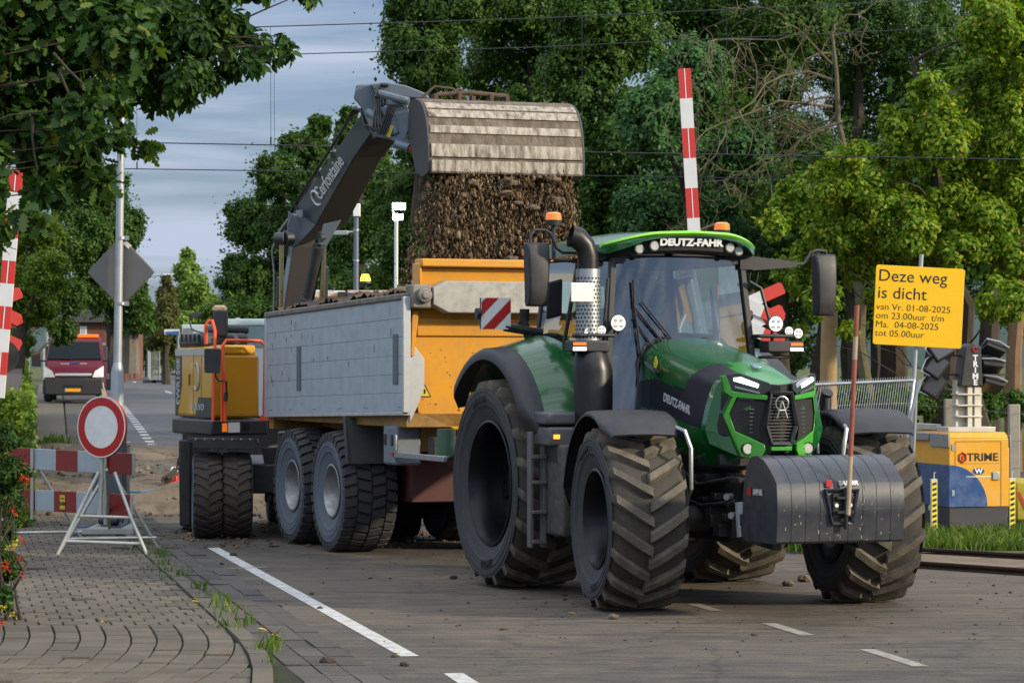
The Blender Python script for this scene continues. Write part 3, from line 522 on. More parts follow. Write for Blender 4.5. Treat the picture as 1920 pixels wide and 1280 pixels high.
# grass tufts: verge and kerb weeds
def grass(name, P, hgt, m, label, cat, wd=.012):
    n = len(P); a = rng.uniform(0, 6.28, n); h = hgt * rng.uniform(.5, 1.3, n); w_ = wd * rng.uniform(.6, 1.4, n); le = rng.normal(0, .35, (n, 2)) * h[:, None]
    dx = np.stack([np.cos(a), np.sin(a), 0 * a], 1) * w_[:, None]; V = np.empty((n, 5, 3)); mid = P + np.stack([le[:, 0] * .35, le[:, 1] * .35, h * .6], 1)
    V[:, 0] = P - dx; V[:, 1] = P + dx; V[:, 2] = mid + dx * .7; V[:, 3] = P + np.stack([le[:, 0], le[:, 1], h], 1); V[:, 4] = mid - dx * .7
    me = bpy.data.meshes.new(name); me.vertices.add(n * 5); me.vertices.foreach_set('co', V.reshape(-1)); me.loops.add(n * 5); me.loops.foreach_set('vertex_index', np.arange(n * 5)); me.polygons.add(n); me.polygons.foreach_set('loop_start', np.arange(n) * 5); me.polygons.foreach_set('loop_total', np.full(n, 5))
    me.materials.append(m); me.update(); o = bpy.data.objects.new(name, me); SC.collection.objects.link(o); tag(o, label, cat, kind='stuff'); return o
G_GRASS = leafmat('grass_blades', [(0, (.05, .11, .014)), (.6, (.09, .17, .025)), (.9, (.16, .2, .05)), (1, (.3, .26, .12))])
n_ = 26000; Yg = 32.2 + rng.uniform(0, 1, n_) ** 1.5 * 20; Xg = rng.uniform(3.2, 11, n_); k = (Xg > .085 * Yg)
grass('verge_grass', np.stack([Xg, Yg, np.full(n_, .02)], 1)[k], .16, G_GRASS, 'rough green grass of the verge around the light tower', 'grass', .014)
cl = []
for _ in range(34):
    Y = random.uniform(19.4, 36) if random.random() < .75 else random.uniform(28, 37); c = Vector((kerb(Y) + random.uniform(-.16, .1), Y, .02)); k = random.randint(4, 26); s_ = random.uniform(.03, .12); cl.append(np.array(c)[None] + np.stack([rng.normal(0, s_, k), rng.normal(0, s_ * 1.8, k), np.zeros(k)], 1))
grass('kerb_weeds', np.concatenate(cl), .10, G_GRASS, 'weeds and grass growing along the kerb', 'weeds', .006)
cl = []
for _ in range(70):
    Y = random.uniform(42, 70); c = Vector((gp(66 + random.uniform(-10, 6), 800).x * Y / 80, Y, ter(Y))); cl.append(np.array(c)[None] + rng.normal(0, .2, (25, 3)) * np.array([[1, 2, 0]]))
grass('hedge_weeds', np.concatenate(cl), .25, G_GRASS, 'tall weeds at the foot of the hedge', 'weeds', .015)
# ------------------------------------------------------------------ tyres and wheels
def prof_r(y, W, Rt, sh):                              # carcass radius across the tread
    a = abs(y) / (W / 2); return Rt - sh - .02 * a * a if a < .86 else Rt - sh - .02 - (a - .86) / .14 * .06
def tyre(b, W, Rt, rim, lug=None, n=72, sh=.05, side=0, tread=0, mirror=False):
    # side / tread = material slots
    k = []
    ys = [-.40, -.465, -.5, -.505, -.495, -.47]; rs = [rim - .005, rim + .28 * (Rt - rim), rim + .5 * (Rt - rim), rim + .62 * (Rt - rim), Rt - .16 * (Rt - rim) - sh * .5, Rt - sh - .06]
    pl = [(y * W, r_) for y, r_ in zip(ys, rs)]; q_ = []
    for i in range(len(pl) - 1):                       # moulded rings on the sidewall
        q_.append(pl[i])
        if i in (1, 2, 3):
            for f in (.40, .46, .54, .60): a_, c_ = pl[i], pl[i + 1]; q_.append((a_[0] + (c_[0] - a_[0]) * f - (.006 if .44 < f < .56 else 0), a_[1] + (c_[1] - a_[1]) * f))
    pl = q_ + [pl[-1]]; b.mi = side; b.lathe(pl, n=n); b.lathe([(-y, r_) for y, r_ in pl][::-1], n=n)
    b.mi = 3; b.lathe([(y * W / 2, prof_r(y * W / 2, W, Rt, sh)) for y in (-.94, -.8, -.5, -.2, 0, .2, .5, .8, .94)], n=n)
    b.lathe([(-.47 * W, Rt - sh - .06), (-.47 * W, prof_r(.47 * W, W, Rt, sh))], n=n); b.lathe([(.47 * W, prof_r(.47 * W, W, Rt, sh)), (.47 * W, Rt - sh - .06)], n=n)
    b.mi = tread
    def pt(y, a, r_): return Vector((r_ * math.cos(a), y, r_ * math.sin(a)))
    if lug and lug[0] == 'ag':                         # chevron bars, centre end trailing low at the front
        _, cnt, sweep, wid = lug
        for s_ in (-1, 1):
            for i in range(cnt):
                a0 = 2 * math.pi * (i + (.5 if s_ > 0 else 0)) / cnt; secs = []
                for t_ in (0, .03, .25, .5, .75, .95, 1.06, 1.16):
                    y = s_ * W * (-.02 + .50 * min(t_, 1.0)); a = a0 + sweep * (t_ ** 1.15)
                    if t_ <= .96: rb = prof_r(y, W, Rt, sh) - .012; top = Rt - .02 * (abs(y) / (W / 2)) ** 2 - (.012 if t_ == 0 else 0); y2 = y
                    else: rb = Rt - sh - .06 - (t_ - .95) * .55; top = Rt - .03 - (t_ - .95) * .62; y2 = y + s_ * .012
                    wv = wid / Rt * (.55 if t_ < .2 else .62); wt = wid / Rt * .40
                    secs.append([pt(y, a - wv, rb), pt(y2, a - wt, top), pt(y2, a + wt, top), pt(y, a + wv, rb)])
                b.loft(secs)
    if lug and lug[0] == 'block':                      # rows of blocks and shoulder blocks
        cnt = lug[1]
        for i in range(cnt):
            for j, (y0, y1, off) in enumerate(((-.52, -.30, 0), (-.27, -.02, .5), (.02, .27, 0), (.30, .52, .5))):
                a = 2 * math.pi * (i + off) / cnt; da = 2 * math.pi / cnt * .38; sk = da * .35 * (1 if j % 2 else -1); hi = []; lo = []
                for (yy, aa) in ((y0, -da + sk), (y1, -da - sk), (y1, da - sk), (y0, da + sk)):
                    lo.append(pt(yy * W, a + aa, prof_r(yy * W * .9, W, Rt, sh) - .03)); hi.append(pt(yy * W * .985, a + aa * .92, Rt - .03 * (abs(yy) / .5) ** 3))
                b.hexa(lo, hi)
    if lug and lug[0] == 'worn':                       # low worn bars
        cnt = lug[1]
        for s_ in (-1, 1):
            for i in range(cnt):
                a0 = 2 * math.pi * (i + (.5 if s_ > 0 else 0)) / cnt; secs = []
                for t_ in (0, .3, .6, .9, 1.05):
                    y = s_ * W * .5 * min(t_, .98); a = a0 + .16 * t_ + .02 * math.sin(i * 5 + t_ * 4); q = 2 * math.pi / cnt * .34; r0 = prof_r(y, W, Rt, sh) - .01; r1 = Rt - .02 * (abs(y) / (W / 2)) ** 2 - (.03 if t_ > 1 else 0)
                    secs.append([pt(y, a - q, r0), pt(y, a - q * .75, r1), pt(y, a + q * .75, r1), pt(y, a + q, r0)])
                b.loft(secs)
def sidetext(b, body, size, rad, ang, W, slot, side=-1, flip=False):   # raised lettering round the sidewall
    me = text(body, size, .004, 1.0, .002); b.mi = slot; vs = []
    for v in me.vertices:
        a = ang - side * v.co.x / rad * (-1 if flip else 1); r_ = rad + v.co.y * (-1 if flip else 1); vs.append(Vector((r_ * math.cos(a), side * (W * .503 + .004 + v.co.z), r_ * math.sin(a))))
    b.add(vs, [tuple(p.vertices) for p in me.polygons]); bpy.data.meshes.remove(me)
def rimmesh(b, W, rim, side, depth=.2, dish=.6, bolts=8):
    s_ = side; hw = W * .42
    b.lathe([(s_ * (hw + .012), rim + .018), (s_ * (hw + .018), rim - .004), (s_ * (hw - .02), rim - .02), (s_ * (hw - .07), rim - .045), (s_ * (hw - depth * .6), rim - .055), (s_ * (hw - depth), rim - .09), (s_ * (hw - depth), rim * .55), (s_ * (hw - depth * .9), rim * .42), (s_ * (hw - depth * .9), rim * .26), (s_ * (hw - depth * .75), rim * .20), (s_ * (hw - depth * .72), .001)], n=48)
    b.lathe([(-s_ * (hw + .01), rim + .015), (-s_ * (hw - .05), rim - .04), (-s_ * .05, rim - .08), (-s_ * .05, .05)], n=32)
    for i in range(bolts):
        a = 2 * math.pi * i / bolts; c = Vector((rim * .36 * math.cos(a), s_ * (hw - depth * .8), rim * .36 * math.sin(a))); b.tube([c, c + Vector((0, s_ * .035, 0))], .018, 6)
def wheel(parent, loc, W, Rt, rim, side, lug, mats, rz=0.0, depth=.2, sh=.05, texts=(), rimmat=RIMBLACK, spin=0.0, rolls=1):
    b = MB(); rimmesh(b, W, rim, side, depth); o = b.build('wheel', rimmat, parent); o.location = loc; o.rotation_euler = (0, spin, rz)
    b = MB(); tyre(b, W, Rt, rim, lug, sh=sh, side=0, tread=1)
    for (body, sz, rad, ang, fl) in texts: sidetext(b, body, sz, rad, ang, W, 2, side, fl)
    t_ = b.build('tyre', list(mats) + [DARKLET, RUBMID], o, smooth=40)
    return o
# ------------------------------------------------------------------ seated person (one continuous skinned body)
def person(name, loc, rz, label, jacket, scale=1.0, cap=None):
    V, E, Rd = [], [], []
    def ad(p, r_, par=None):
        V.append(p); Rd.append(r_); 
        if par is not None: E.append((par, len(V) - 1))
        return len(V) - 1
    pel = ad((0, 0, .12), (.17, .13)); sp = ad((-.04, 0, .34), (.15, .11), pel); ch = ad((-.05, 0, .56), (.17, .12), sp); nk = ad((-.03, 0, .70), (.062, .062), ch); hd0 = ad((0, 0, .80), (.075, .085), nk); hd1 = ad((.0, 0, .90), (.08, .098), hd0); ad((-.005, 0, .975), (.06, .075), hd1)
    ad((.105, 0, .855), (.016, .018), hd0)             # nose
    for s_ in (-1, 1):
        ad((-.01, s_ * .092, .87), (.012, .02), hd1)   # ears
        sh = ad((-.05, s_ * .20, .62), (.075, .075), ch); el = ad((.06, s_ * .27, .36), (.05, .05), sh); wr = ad((.31, s_ * .17, .40), (.032, .034), el); pm = ad((.38, s_ * .16, .41), (.024, .038), wr)
        for k in range(4):
            f0 = ad((.435, s_ * (.13 + .021 * k), .425 - .004 * k), (.0095, .0095), pm); f1 = ad((.462, s_ * (.128 + .021 * k), .405), (.009, .009), f0); ad((.445, s_ * (.128 + .021 * k), .382), (.008, .008), f1)
        th = ad((.385, s_ * .115, .435), (.011, .011), pm); ad((.425, s_ * .105, .44), (.009, .009), th)
        kn = ad((.46, s_ * .14, .17), (.068, .068), pel); an = ad((.55, s_ * .14, -.25), (.045, .045), kn); ad((.68, s_ * .14, -.30), (.04, .034), an)
    me = bpy.data.meshes.new('b'); me.from_pydata(V, E, []); o = bpy.data.objects.new('b', me); SC.collection.objects.link(o)
    sk = o.modifiers.new('s', 'SKIN'); 
    for i, d in enumerate(me.skin_vertices[0].data): d.radius = Rd[i]; d.use_root = (i == 0)
    o.modifiers.new('d', 'SUBSURF').levels = 2; bpy.context.view_layer.update()
    m2 = bpy.data.meshes.new_from_object(o.evaluated_get(bpy.context.evaluated_depsgraph_get())); bpy.data.objects.remove(o)
    for q in (mat('skin', (.48, .27, .19), .55), jacket, mat('dark_trousers', (.02, .022, .03), .8)): m2.materials.append(q)
    for p in m2.polygons:
        c = p.center; p.material_index = 0 if (c.z > .715 or (c.x > .32 and c.z > .34)) else (2 if c.z < .2 else 1); p.use_smooth = True
    ob = bpy.data.objects.new(name, m2); SC.collection.objects.link(ob); ob.location = loc; ob.rotation_euler = (0, 0, rz); ob.scale = (scale,) * 3; tag(ob, label, 'person')
    b = MB()
    for s_ in (-1, 1): b.tube([(.088, s_ * .034, .885), (.104, s_ * .034, .885)], [.014, .009], 8); b.build('eye', mat('eye_dark', (.05, .03, .025), .3), ob); b = MB()
    b.tube([(.088, -.028, .80), (.096, 0, .798), (.088, .028, .80)], .006, 6)
    b.build('mouth', mat('lip', (.3, .10, .08), .5), ob)
    b = MB()
    if cap: b.lathe([(0, .001), (.0, .06), (-.03, .098), (-.085, .112)], Matrix.Translation((-.005, 0, 1.02)) @ Matrix.Rotation(R(-90), 4, 'X') @ Matrix.Scale(-1, 4, (0, 1, 0)), n=24) if False else b.tube([(-.01, 0, .925), (-.01, 0, .97), (-.01, 0, 1.01), (-.01, 0, 1.03)], [.116, .112, .08, .02], 20); b.hexa([Vector((.07, -.08, .93)), Vector((.07, .08, .93)), Vector((.19, .05, .915)), Vector((.19, -.05, .915))], [Vector((.07, -.08, .94)), Vector((.07, .08, .94)), Vector((.19, .05, .925)), Vector((.19, -.05, .925))]); b.build('cap', cap, ob)
    else: b.tube([(-.02, 0, .90), (-.02, 0, .96), (-.01, 0, 1.0), (-.01, 0, 1.02)], [.104, .108, .08, .02], 18); b.build('hair', mat('dark_hair', (.03, .022, .015), .7), ob)
    return ob
# ------------------------------------------------------------------ the tractor
class Fr:
    def __init__(s, ox, oy, deg): a = R(deg); s.o = Vector((ox, oy, 0)); s.f = Vector((math.sin(a), -math.cos(a), 0)); s.l = Vector((math.cos(a), math.sin(a), 0)); s.rz = a - math.pi / 2
    def loc(s, u, v, ax, val):
        d = Vector(((u - U0) / F, 1, (V0 - v) / F)); c = Vector((0, 0, H)) - s.o; n = {'x': s.f, 'y': s.l, 'z': Vector((0, 0, 1))}[ax]; t_ = (val - n.dot(c)) / n.dot(d); p = c + t_ * d; return Vector((p.dot(s.f), p.dot(s.l), p.z))
    def w(s, x, y, z): return s.o + s.f * x + s.l * y + Vector((0, 0, z))
T = Fr(1.12, 27.75, 20.6)
TG = mat('tractor_green', (.003, .085, .014), .24, dirt=.12, dcol=(.05, .065, .03), scale=4, coat=.4)
LIME = mat('lime_green_trim', (.04, .28, .010), .3, coat=.3)
NAVY = mat('dark_side_panel', (.006, .009, .015), .42, dirt=.12, scale=8, spec=.35)
LED2 = None
MESH = mat('black_mesh', (.006, .006, .007), .7)
TGLASS = glassmat('cab_glass', (.66, .80, .80), .12)
WGLASS = glassmat('windscreen_glass', (.46, .54, .56), .105)
tr = empty('tractor', T.o, T.rz); tag(tr, 'dark green tractor with wide chevron tyres in front of the tipping trailer', 'tractor')
wl = 2.78
wheel(tr, (0, -1.07, 1.025), .84, 1.025, .60, -1, ('ag', 20, .25, .10), (RUB, RUBDUST), texts=(('TM800', .105, .80, R(-84), True), ('710/70 R42', .085, .82, R(100), False)), depth=.3, sh=.055)
wheel(tr, (0, 1.07, 1.025), .84, 1.025, .60, 1, ('ag', 20, .25, .10), (RUB, RUBDUST), depth=.3, sh=.055)
wheel(tr, (wl, -1.13, .815), .70, .815, .43, -1, ('ag', 19, .29, .095), (RUB, RUBDUST), R(-7.5), depth=.22, texts=(('TM800', .07, .62, R(-78), True), ('600/70 R30', .06, .63, R(112), False)), sh=.055, spin=0)
wheel(tr, (wl, 1.19, .815), .70, .815, .43, 1, ('ag', 19, .29, .095), (RUB, RUBDUST), R(-7.5), depth=.22, sh=.055)
# chassis, axles, engine block
b = MB(); b.box(-.7, .9, -.35, .35, .75, 1.35); b.box(.9, 3.3, -.27, .27, .72, 1.25); b.box(3.1, 3.75, -.33, .33, .62, 1.22); b.box(2.0, 3.5, -.36, .36, .60, .86); b.tube([(0, -.9, 1.02), (0, .9, 1.02)], .17, 14)
b.tube([(wl, -1.0, .80), (wl, -.55, .80), (wl, .55, .80), (wl, 1.05, .80)], [.15, .12, .12, .15], 12); b.box(1.0, 2.4, -.52, -.3, .62, .95); b.box(1.0, 1.9, .3, .9, .5, 1.2); b.box(-.4, 1.2, -.8, .8, 1.35, 1.62)
b.build('chassis', CHASSIS, tr, bevel=.015)
b = MB()
for i in range(26):
    x0, z0 = random.uniform(2.1, 3.6), random.uniform(.65, 1.3); sx, sz = random.uniform(.05, .18), random.uniform(.04, .14); b.box(x0, x0 + sx, -.46, -.26, z0, z0 + sz)
b.tube([(3.5, -.3, 1.25), (3.75, -.36, 1.1), (3.8, -.35, .9)], .018, 8); b.tube([(3.55, -.25, 1.22), (3.85, -.3, 1.12), (3.9, -.28, .85)], .018, 8); b.tube([(2.2, -.42, 1.28), (2.8, -.46, 1.1), (3.4, -.4, 1.18)], .022, 8); b.tube([(2.2, -.44, 1.0), (2.9, -.47, .92), (3.5, -.42, .98)], .018, 8)
b.build('engine_fittings', mat('oily_black', (.016, .016, .018), .35, dirt=.3), tr, bevel=.006)
b = MB(); b.tube([(3.62, -.42, .98), (3.66, -.42, .68)], .055, 14); b.tube([(3.45, -.4, .86), (3.52, -.47, .86)], .03, 10); b.tube([(3.4, -.41, 1.02), (3.44, -.48, 1.02)], .03, 10)
b.build('oil_filter', mat('filter_grey', (.24, .25, .27), .4), tr)
b = MB()
for k in (0, .09): b.tube([(3.66 + k, -.36, 1.24), (3.69 + k, -.42, 1.24)], .022, 10)
b.build('coupling_caps', mat('copper_cap', (.6, .2, .06), .4, .3), tr)
# front hitch arms
b = MB()
for s_ in (-1, 1): b.hexa([Vector((3.5, s_ * .42 - .04, .66)), Vector((3.5, s_ * .42 + .04, .66)), Vector((4.3, s_ * .40 + .04, .60)), Vector((4.3, s_ * .40 - .04, .60))], [Vector((3.5, s_ * .42 - .04, .86)), Vector((3.5, s_ * .42 + .04, .86)), Vector((4.3, s_ * .40 + .04, .72)), Vector((4.3, s_ * .40 - .04, .72))])
b.tube([(3.45, 0, 1.3), (4.15, .06, 1.02)], .045, 12); b.tube([(3.55, .22, 1.08), (4.1, .25, 1.28)], .05, 12)
b.build('front_hitch', CHASSIS, tr, bevel=.01)
# bonnet: fine loft, panels by material
def hoodz(x): return float(np.interp(x, [1.42, 1.6, 2.0, 2.4, 2.8, 3.1, 3.35, 3.52], [2.42, 2.435, 2.37, 2.29, 2.20, 2.12, 2.05, 1.98]))
def hooddrop(x): return float(np.interp(x, [1.42, 2.4, 3.1, 3.5], [.23, .22, .13, .07]))
def hoodw(x): return float(np.interp(x, [1.42, 1.7, 2.6, 3.2, 3.36, 3.46, 3.52], [.44, .46, .46, .43, .40, .26, .10]))
def hoodbot(x): return float(np.interp(x, [1.42, 1.7, 2.4, 2.9, 3.3, 3.52], [1.6, 1.55, 1.36, 1.28, 1.32, 1.40]))
def P2(pts, val=-.46): return [((lambda q: (q.x, q.z))(T.loc(u, v, 'y', val))) for u, v in pts]
navy = P2([(1292, 645), (1316, 648), (1342, 664), (1377, 695), (1357, 702), (1352, 722), (1318, 806), (1249, 776), (1233, 768), (1236, 712), (1283, 730), (1306, 681)])
vent = P2([(1190, 742), (1200, 712), (1236, 709), (1236, 770), (1200, 762)]); low = P2([(1262, 800), (1290, 806), (1296, 822), (1278, 828)])
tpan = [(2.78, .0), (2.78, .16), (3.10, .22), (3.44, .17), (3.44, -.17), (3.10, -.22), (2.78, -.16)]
b = MB(); secs = []; nx = 110; prof = []
for i in range(nx + 1):
    x = 1.42 + (3.52 - 1.42) * i / nx; w_ = hoodw(x); zt = hoodz(x); dr = hooddrop(x); zb = hoodbot(x); half = []
    for k in range(13): a = k / 12 * math.pi / 2; half.append((w_ * math.sin(a) ** .75, zt - dr * (1 - math.cos(a)) ** 1.1))
    for k in range(1, 31): half.append((w_ * (1 + .012 * math.sin(math.pi * k / 30)) - (.05 * max(0, k / 30 - .75) * 4), zt - dr + (zb - zt + dr) * k / 30))
    secs.append([Vector((x, -y, z)) for y, z in half[::-1]] + [Vector((x, y, z)) for y, z in half[1:]])
n_ = len(secs[0]); fs = []; ms = []
for i in range(nx):
    for k in range(n_ - 1):
        f = (i * n_ + k, i * n_ + k + 1, (i + 1) * n_ + k + 1, (i + 1) * n_ + k); c = (secs[i][k] + secs[i + 1][k + 1]) / 2; mi = 0
        if abs(c.y) > .2 and inpoly(c.x, c.z, navy): mi = 1
        elif abs(c.y) > .3 and (inpoly(c.x, c.z, vent) or inpoly(c.x, c.z, low)): mi = 1
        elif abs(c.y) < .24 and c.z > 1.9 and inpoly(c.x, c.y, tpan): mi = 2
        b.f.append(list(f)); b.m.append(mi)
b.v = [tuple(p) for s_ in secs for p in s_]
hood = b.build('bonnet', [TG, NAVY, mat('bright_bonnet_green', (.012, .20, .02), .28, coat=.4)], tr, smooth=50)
b = MB(); rr = []
for x in (1.40, 1.46):                                 # dark rubber seal between cab and bonnet
    for q in [(0, 0)]: pass
b.tube([(1.44, -y * .47 / .44 if True else 0, z) for y, z in [(.44, 1.55), (.45, 1.9), (.44, 2.2), (.36, 2.36), (.22, 2.43), (0, 2.455), (-.22, 2.43), (-.36, 2.36), (-.44, 2.2), (-.45, 1.9), (-.44, 1.55)]], .035, 8); b.build('bonnet_seal', BLACK, tr)
for s_ in (-1, 1):
    b = MB(); b.hexa([Vector((1.62, s_ * .46, 2.22)), Vector((2.02, s_ * .47, 2.12)), Vector((2.0, s_ * .47, 2.06)), Vector((1.62, s_ * .46, 2.19))], [Vector((1.62, s_ * .475, 2.22)), Vector((2.02, s_ * .485, 2.12)), Vector((2.0, s_ * .485, 2.06)), Vector((1.62, s_ * .475, 2.19))]); b.build('bonnet_trim', CHROME, tr)
    me = text('DEUTZ-FAHR', .105, .003, .95, .003); b = MB(); q = T.loc(1268, 757, 'y', -.47); dx = 1 if s_ < 0 else -1
    b.mesh(me, frame((q.x, s_ * .468, q.z), (dx, 0, -.20 * dx if s_ < 0 else .2), (0, s_, 0))); b.build('maker_lettering', GREYLET, tr)
b = MB(); q = T.loc(1233, 682, 'y', -.45); b.prism([(q.x, q.z - .07), (q.x + .05, q.z), (q.x, q.z + .07), (q.x - .05, q.z)], lambda a, c, t_: Vector((a, t_, c)), -.465, -.472); b.build('sticker', mat('yellow_sticker', (.6, .5, .03), .5), tr)
me = text('1', .001); b = MB()
for i, s in enumerate(('Series', '7')): pass
me = text('7 Warrior', .055, .002, .9); b.mesh(me, frame((q.x + .2, -.468, q.z - .05), (1, 0, -.2), (0, -1, 0))); b.build('model_lettering', mat('gold_lettering', (.2, .2, .08), .5), tr)
# nose: lights, grille and lime frames on a facetted face
def fx(y): a = abs(y); return float(np.interp(a, [0, .10, .25, .36, .42, .5], [3.56, 3.55, 3.50, 3.43, 3.36, 3.22]))
def face(name, polys, m, t0, t1, parent=tr, bevel=.004, mir=True, sub=True):
    b = MB()
    for pl in polys:
        for s_ in ((1, -1) if mir else (1,)):
            b.prism([(y * s_, z) for y, z in pl], lambda y, z, t_: Vector((fx(y) + t_, y, z)), t0, t1)
            if mir: o = b.build(name, m, parent, bevel=bevel, smooth=30); b = MB()
    return o if mir else b.build(name, m, parent, bevel=bevel, smooth=30)
def YZ(pts, off=0.0):
    out = []
    for u, v in pts:
        q = T.loc(u, v, 'x', 3.45)
        for _ in range(8): q = T.loc(u, v, 'x', fx(q.y) + off)
        out.append((q.y, q.z))
    return out
face('nose_panel', [[(0, 2.0), (-.2, 2.02), (-.40, 2.06), (-.43, 1.75), (-.36, 1.36), (-.12, 1.40), (0, 1.42)]], MESH, -.12, -.02, bevel=0)
hl = YZ([(1362, 701), (1385, 699), (1443, 718), (1443, 731), (1430, 740), (1371, 732)])
hlo = face('headlight', [hl], mat('smoked_lamp', (.03, .035, .045), .12, coat=1), -.02, .015, mir=False)
face('led_strip', [YZ([(1376, 708), (1390, 707), (1423, 720), (1421, 727), (1411, 724), (1376, 714)], .02)], mat('lit_white_drl', (.9, .9, .95), .3, emit=(.9, .95, 1), estr=2.2), .012, .02, hlo, 0, False)
face('chrome_line', [YZ([(1378, 723), (1425, 735), (1425, 738), (1378, 727)], .02)], mat('lamp_chrome', (.4, .4, .42), .2, .9), .012, .02, hlo, 0, False)
hr_ = [(-y, z) for y, z in hl][::-1]
hro = face('headlight', [hr_], MATS['smoked_lamp'], -.02, .015, mir=False)
face('led_strip', [[(-y, z) for y, z in YZ([(1376, 708), (1390, 707), (1423, 720), (1421, 727), (1411, 724), (1376, 714)], .02)][::-1]], MATS['lit_white_drl'], .012, .02, hro, 0, False)
face('chrome_line', [[(-y, z) for y, z in YZ([(1378, 723), (1425, 735), (1425, 738), (1378, 727)], .02)][::-1]], MATS['lamp_chrome'], .012, .02, hro, 0, False)
face('lime_trim', [YZ([(1355, 704), (1362, 703), (1371, 733), (1437, 741), (1438, 750), (1380, 745), (1366, 775), (1377, 808), (1432, 833), (1434, 843), (1424, 862), (1388, 856), (1358, 780), (1372, 745), (1360, 735)])], LIME, -.03, .02, bevel=.006)
face('lime_crossbar', [[(-.10, 1.425), (.10, 1.425), (.10, 1.46), (-.10, 1.46)]], LIME, -.02, .02, mir=False)
face('air_inlet', [YZ([(1383, 748), (1436, 752), (1424, 800), (1428, 826), (1378, 806), (1368, 775)])], MESH, -.03, -.005, bevel=0)
face('green_cheek', [YZ([(1345, 722), (1356, 712), (1358, 735), (1370, 745), (1356, 780), (1385, 856), (1330, 832), (1322, 806), (1331, 762)])], TG, -.10, .0)
face('cheek_vent', [YZ([(1347, 728), (1355, 734), (1366, 744), (1356, 770), (1340, 760)]), YZ([(1337, 768), (1358, 776), (1368, 815), (1350, 822), (1334, 812)])], MESH, .0, .006, bevel=0)
face('fog_recess', [YZ([(1377, 812), (1428, 836), (1424, 850), (1394, 852)])], BLACK, -.03, .008)
hexo = YZ([(1443, 731), (1475, 731), (1484, 795), (1475, 826), (1438, 826), (1424, 797)]); hc = (sum(p[0] for p in hexo) / 6, sum(p[1] for p in hexo) / 6)
hexo = [(-.105, 1.945), (.105, 1.945), (.155, 1.64), (.10, 1.475), (-.10, 1.475), (-.155, 1.64)]
b = MB(); hi = [(y * .80, 1.70 + (z - 1.70) * .86) for y, z in hexo]
for i in range(6):
    j = (i + 1) % 6; b.hexa([Vector((3.50, *hexo[i])), Vector((3.50, *hexo[j])), Vector((3.50, *hi[j])), Vector((3.50, *hi[i]))], [Vector((3.585, *hexo[i])), Vector((3.585, *hexo[j])), Vector((3.565, *hi[j])), Vector((3.565, *hi[i]))])
b.build('grille_frame', BLACK, tr, bevel=.006)
b = MB()
for i in range(14): z = 1.52 + i * .028; b.box(3.535, 3.545, -.14 + .02 * abs(i - 6) / 8, .14 - .02 * abs(i - 6) / 8, z, z + .010)
for s_ in (-1, 1):
    for i in range(7): z = 1.58 + i * .034; b.box(3.475, 3.482, min(s_ * .18, s_ * .27), max(s_ * .18, s_ * .27), z, z + .010)
b.build('grille_slats', mat('grille_metal', (.07, .065, .06), .5, .5), tr)
b = MB(); a_ = [(3.57, .062 * math.cos(k / 20 * 6.283), 1.84 + .062 * math.sin(k / 20 * 6.283)) for k in range(21)]; b.tube(a_, .008, 6)
for s_ in (-1, 1): b.tube([(3.575, 0, 1.86), (3.575, s_ * .050, 1.71)], .007, 6)
b.tube([(3.575, -.03, 1.78), (3.575, .03, 1.78)], .008, 6); b.build('emblem', mat('dull_chrome', (.3, .31, .32), .3, .9), tr)
b = MB(); b.hexa([Vector((2.98, -.03, 2.165)), Vector((2.98, .05, 2.165)), Vector((3.06, .05, 2.145)), Vector((3.06, -.03, 2.145))], [Vector((2.98, -.03, 2.185)), Vector((2.98, .05, 2.185)), Vector((3.06, .05, 2.165)), Vector((3.06, -.03, 2.165))]); b.build('bonnet_badge', mat('badge_blue_grey', (.2, .27, .4), .3, .4), tr, bevel=.006)
for s_ in (-1, 1):
    y, z = YZ([(1400, 841)])[0]; y = abs(y) * s_; b = MB(); b.tube([(fx(y) - .02, y, z), (fx(y) + .02, y, z)], .052, 20); b.tube([(fx(y) + .018, y, z), (fx(y) + .03, y, z)], [.05, .055], 20, False); o = b.build('fog_lamp', BLACK, tr)
    b = MB(); b.tube([(fx(y) + .02, y, z), (fx(y) + .024, y, z)], .044, 20); b.build('lens', LENS, o)
# cab: floor, pillars, glass, roof
CX0, CX1 = -.62, 1.36
b = MB()
def pil(p, q, wx, wy): b.hexa([Vector(p) + Vector((a, c, 0)) for a, c in ((-wx, -wy), (wx, -wy), (wx, wy), (-wx, wy))], [Vector(q) + Vector((a, c, 0)) for a, c in ((-wx, -wy), (wx, -wy), (wx, wy), (-wx, wy))])
for s_ in (-1, 1):
    pil((1.44, s_ * .80, 1.62), (1.30, s_ * .665, 3.25), .035, .03); pil((.45, s_ * .86, 1.7), (.40, s_ * .76, 3.25), .025, .02) if s_ > 0 else pil((.42, s_ * .88, 2.0), (.62, s_ * .74, 3.22), .022, .018); pil((-.5, s_ * .80, 1.7), (-.42, s_ * .66, 3.25), .035, .03)
    b.box(.4, 1.42, min(s_ * .82, s_ * .70), max(s_ * .82, s_ * .70), 1.58, 1.66)
b.box(-.5, 1.4, -.72, .72, 1.5, 1.62); b.box(-.52, -.44, -.72, .72, 1.62, 2.1); b.box(-.45, 1.34, -.68, .68, 3.14, 3.22)
b.build('cab_frame', BLACK, tr, bevel=.01)
for s_ in (-1, 1):                                    # handrails outside the front pillars
    b = MB(); b.tube([(1.40, s_ * .72, 2.98), (1.42, s_ * .83, 2.92), (1.47, s_ * .93, 2.5), (1.46, s_ * .92, 2.3)] if s_ > 0 else [(1.38, s_ * .80, 2.35), (1.36, s_ * .74, 3.0)], .017, 8); b.build('handrail', BLACK, tr)
b = MB(); rows = []
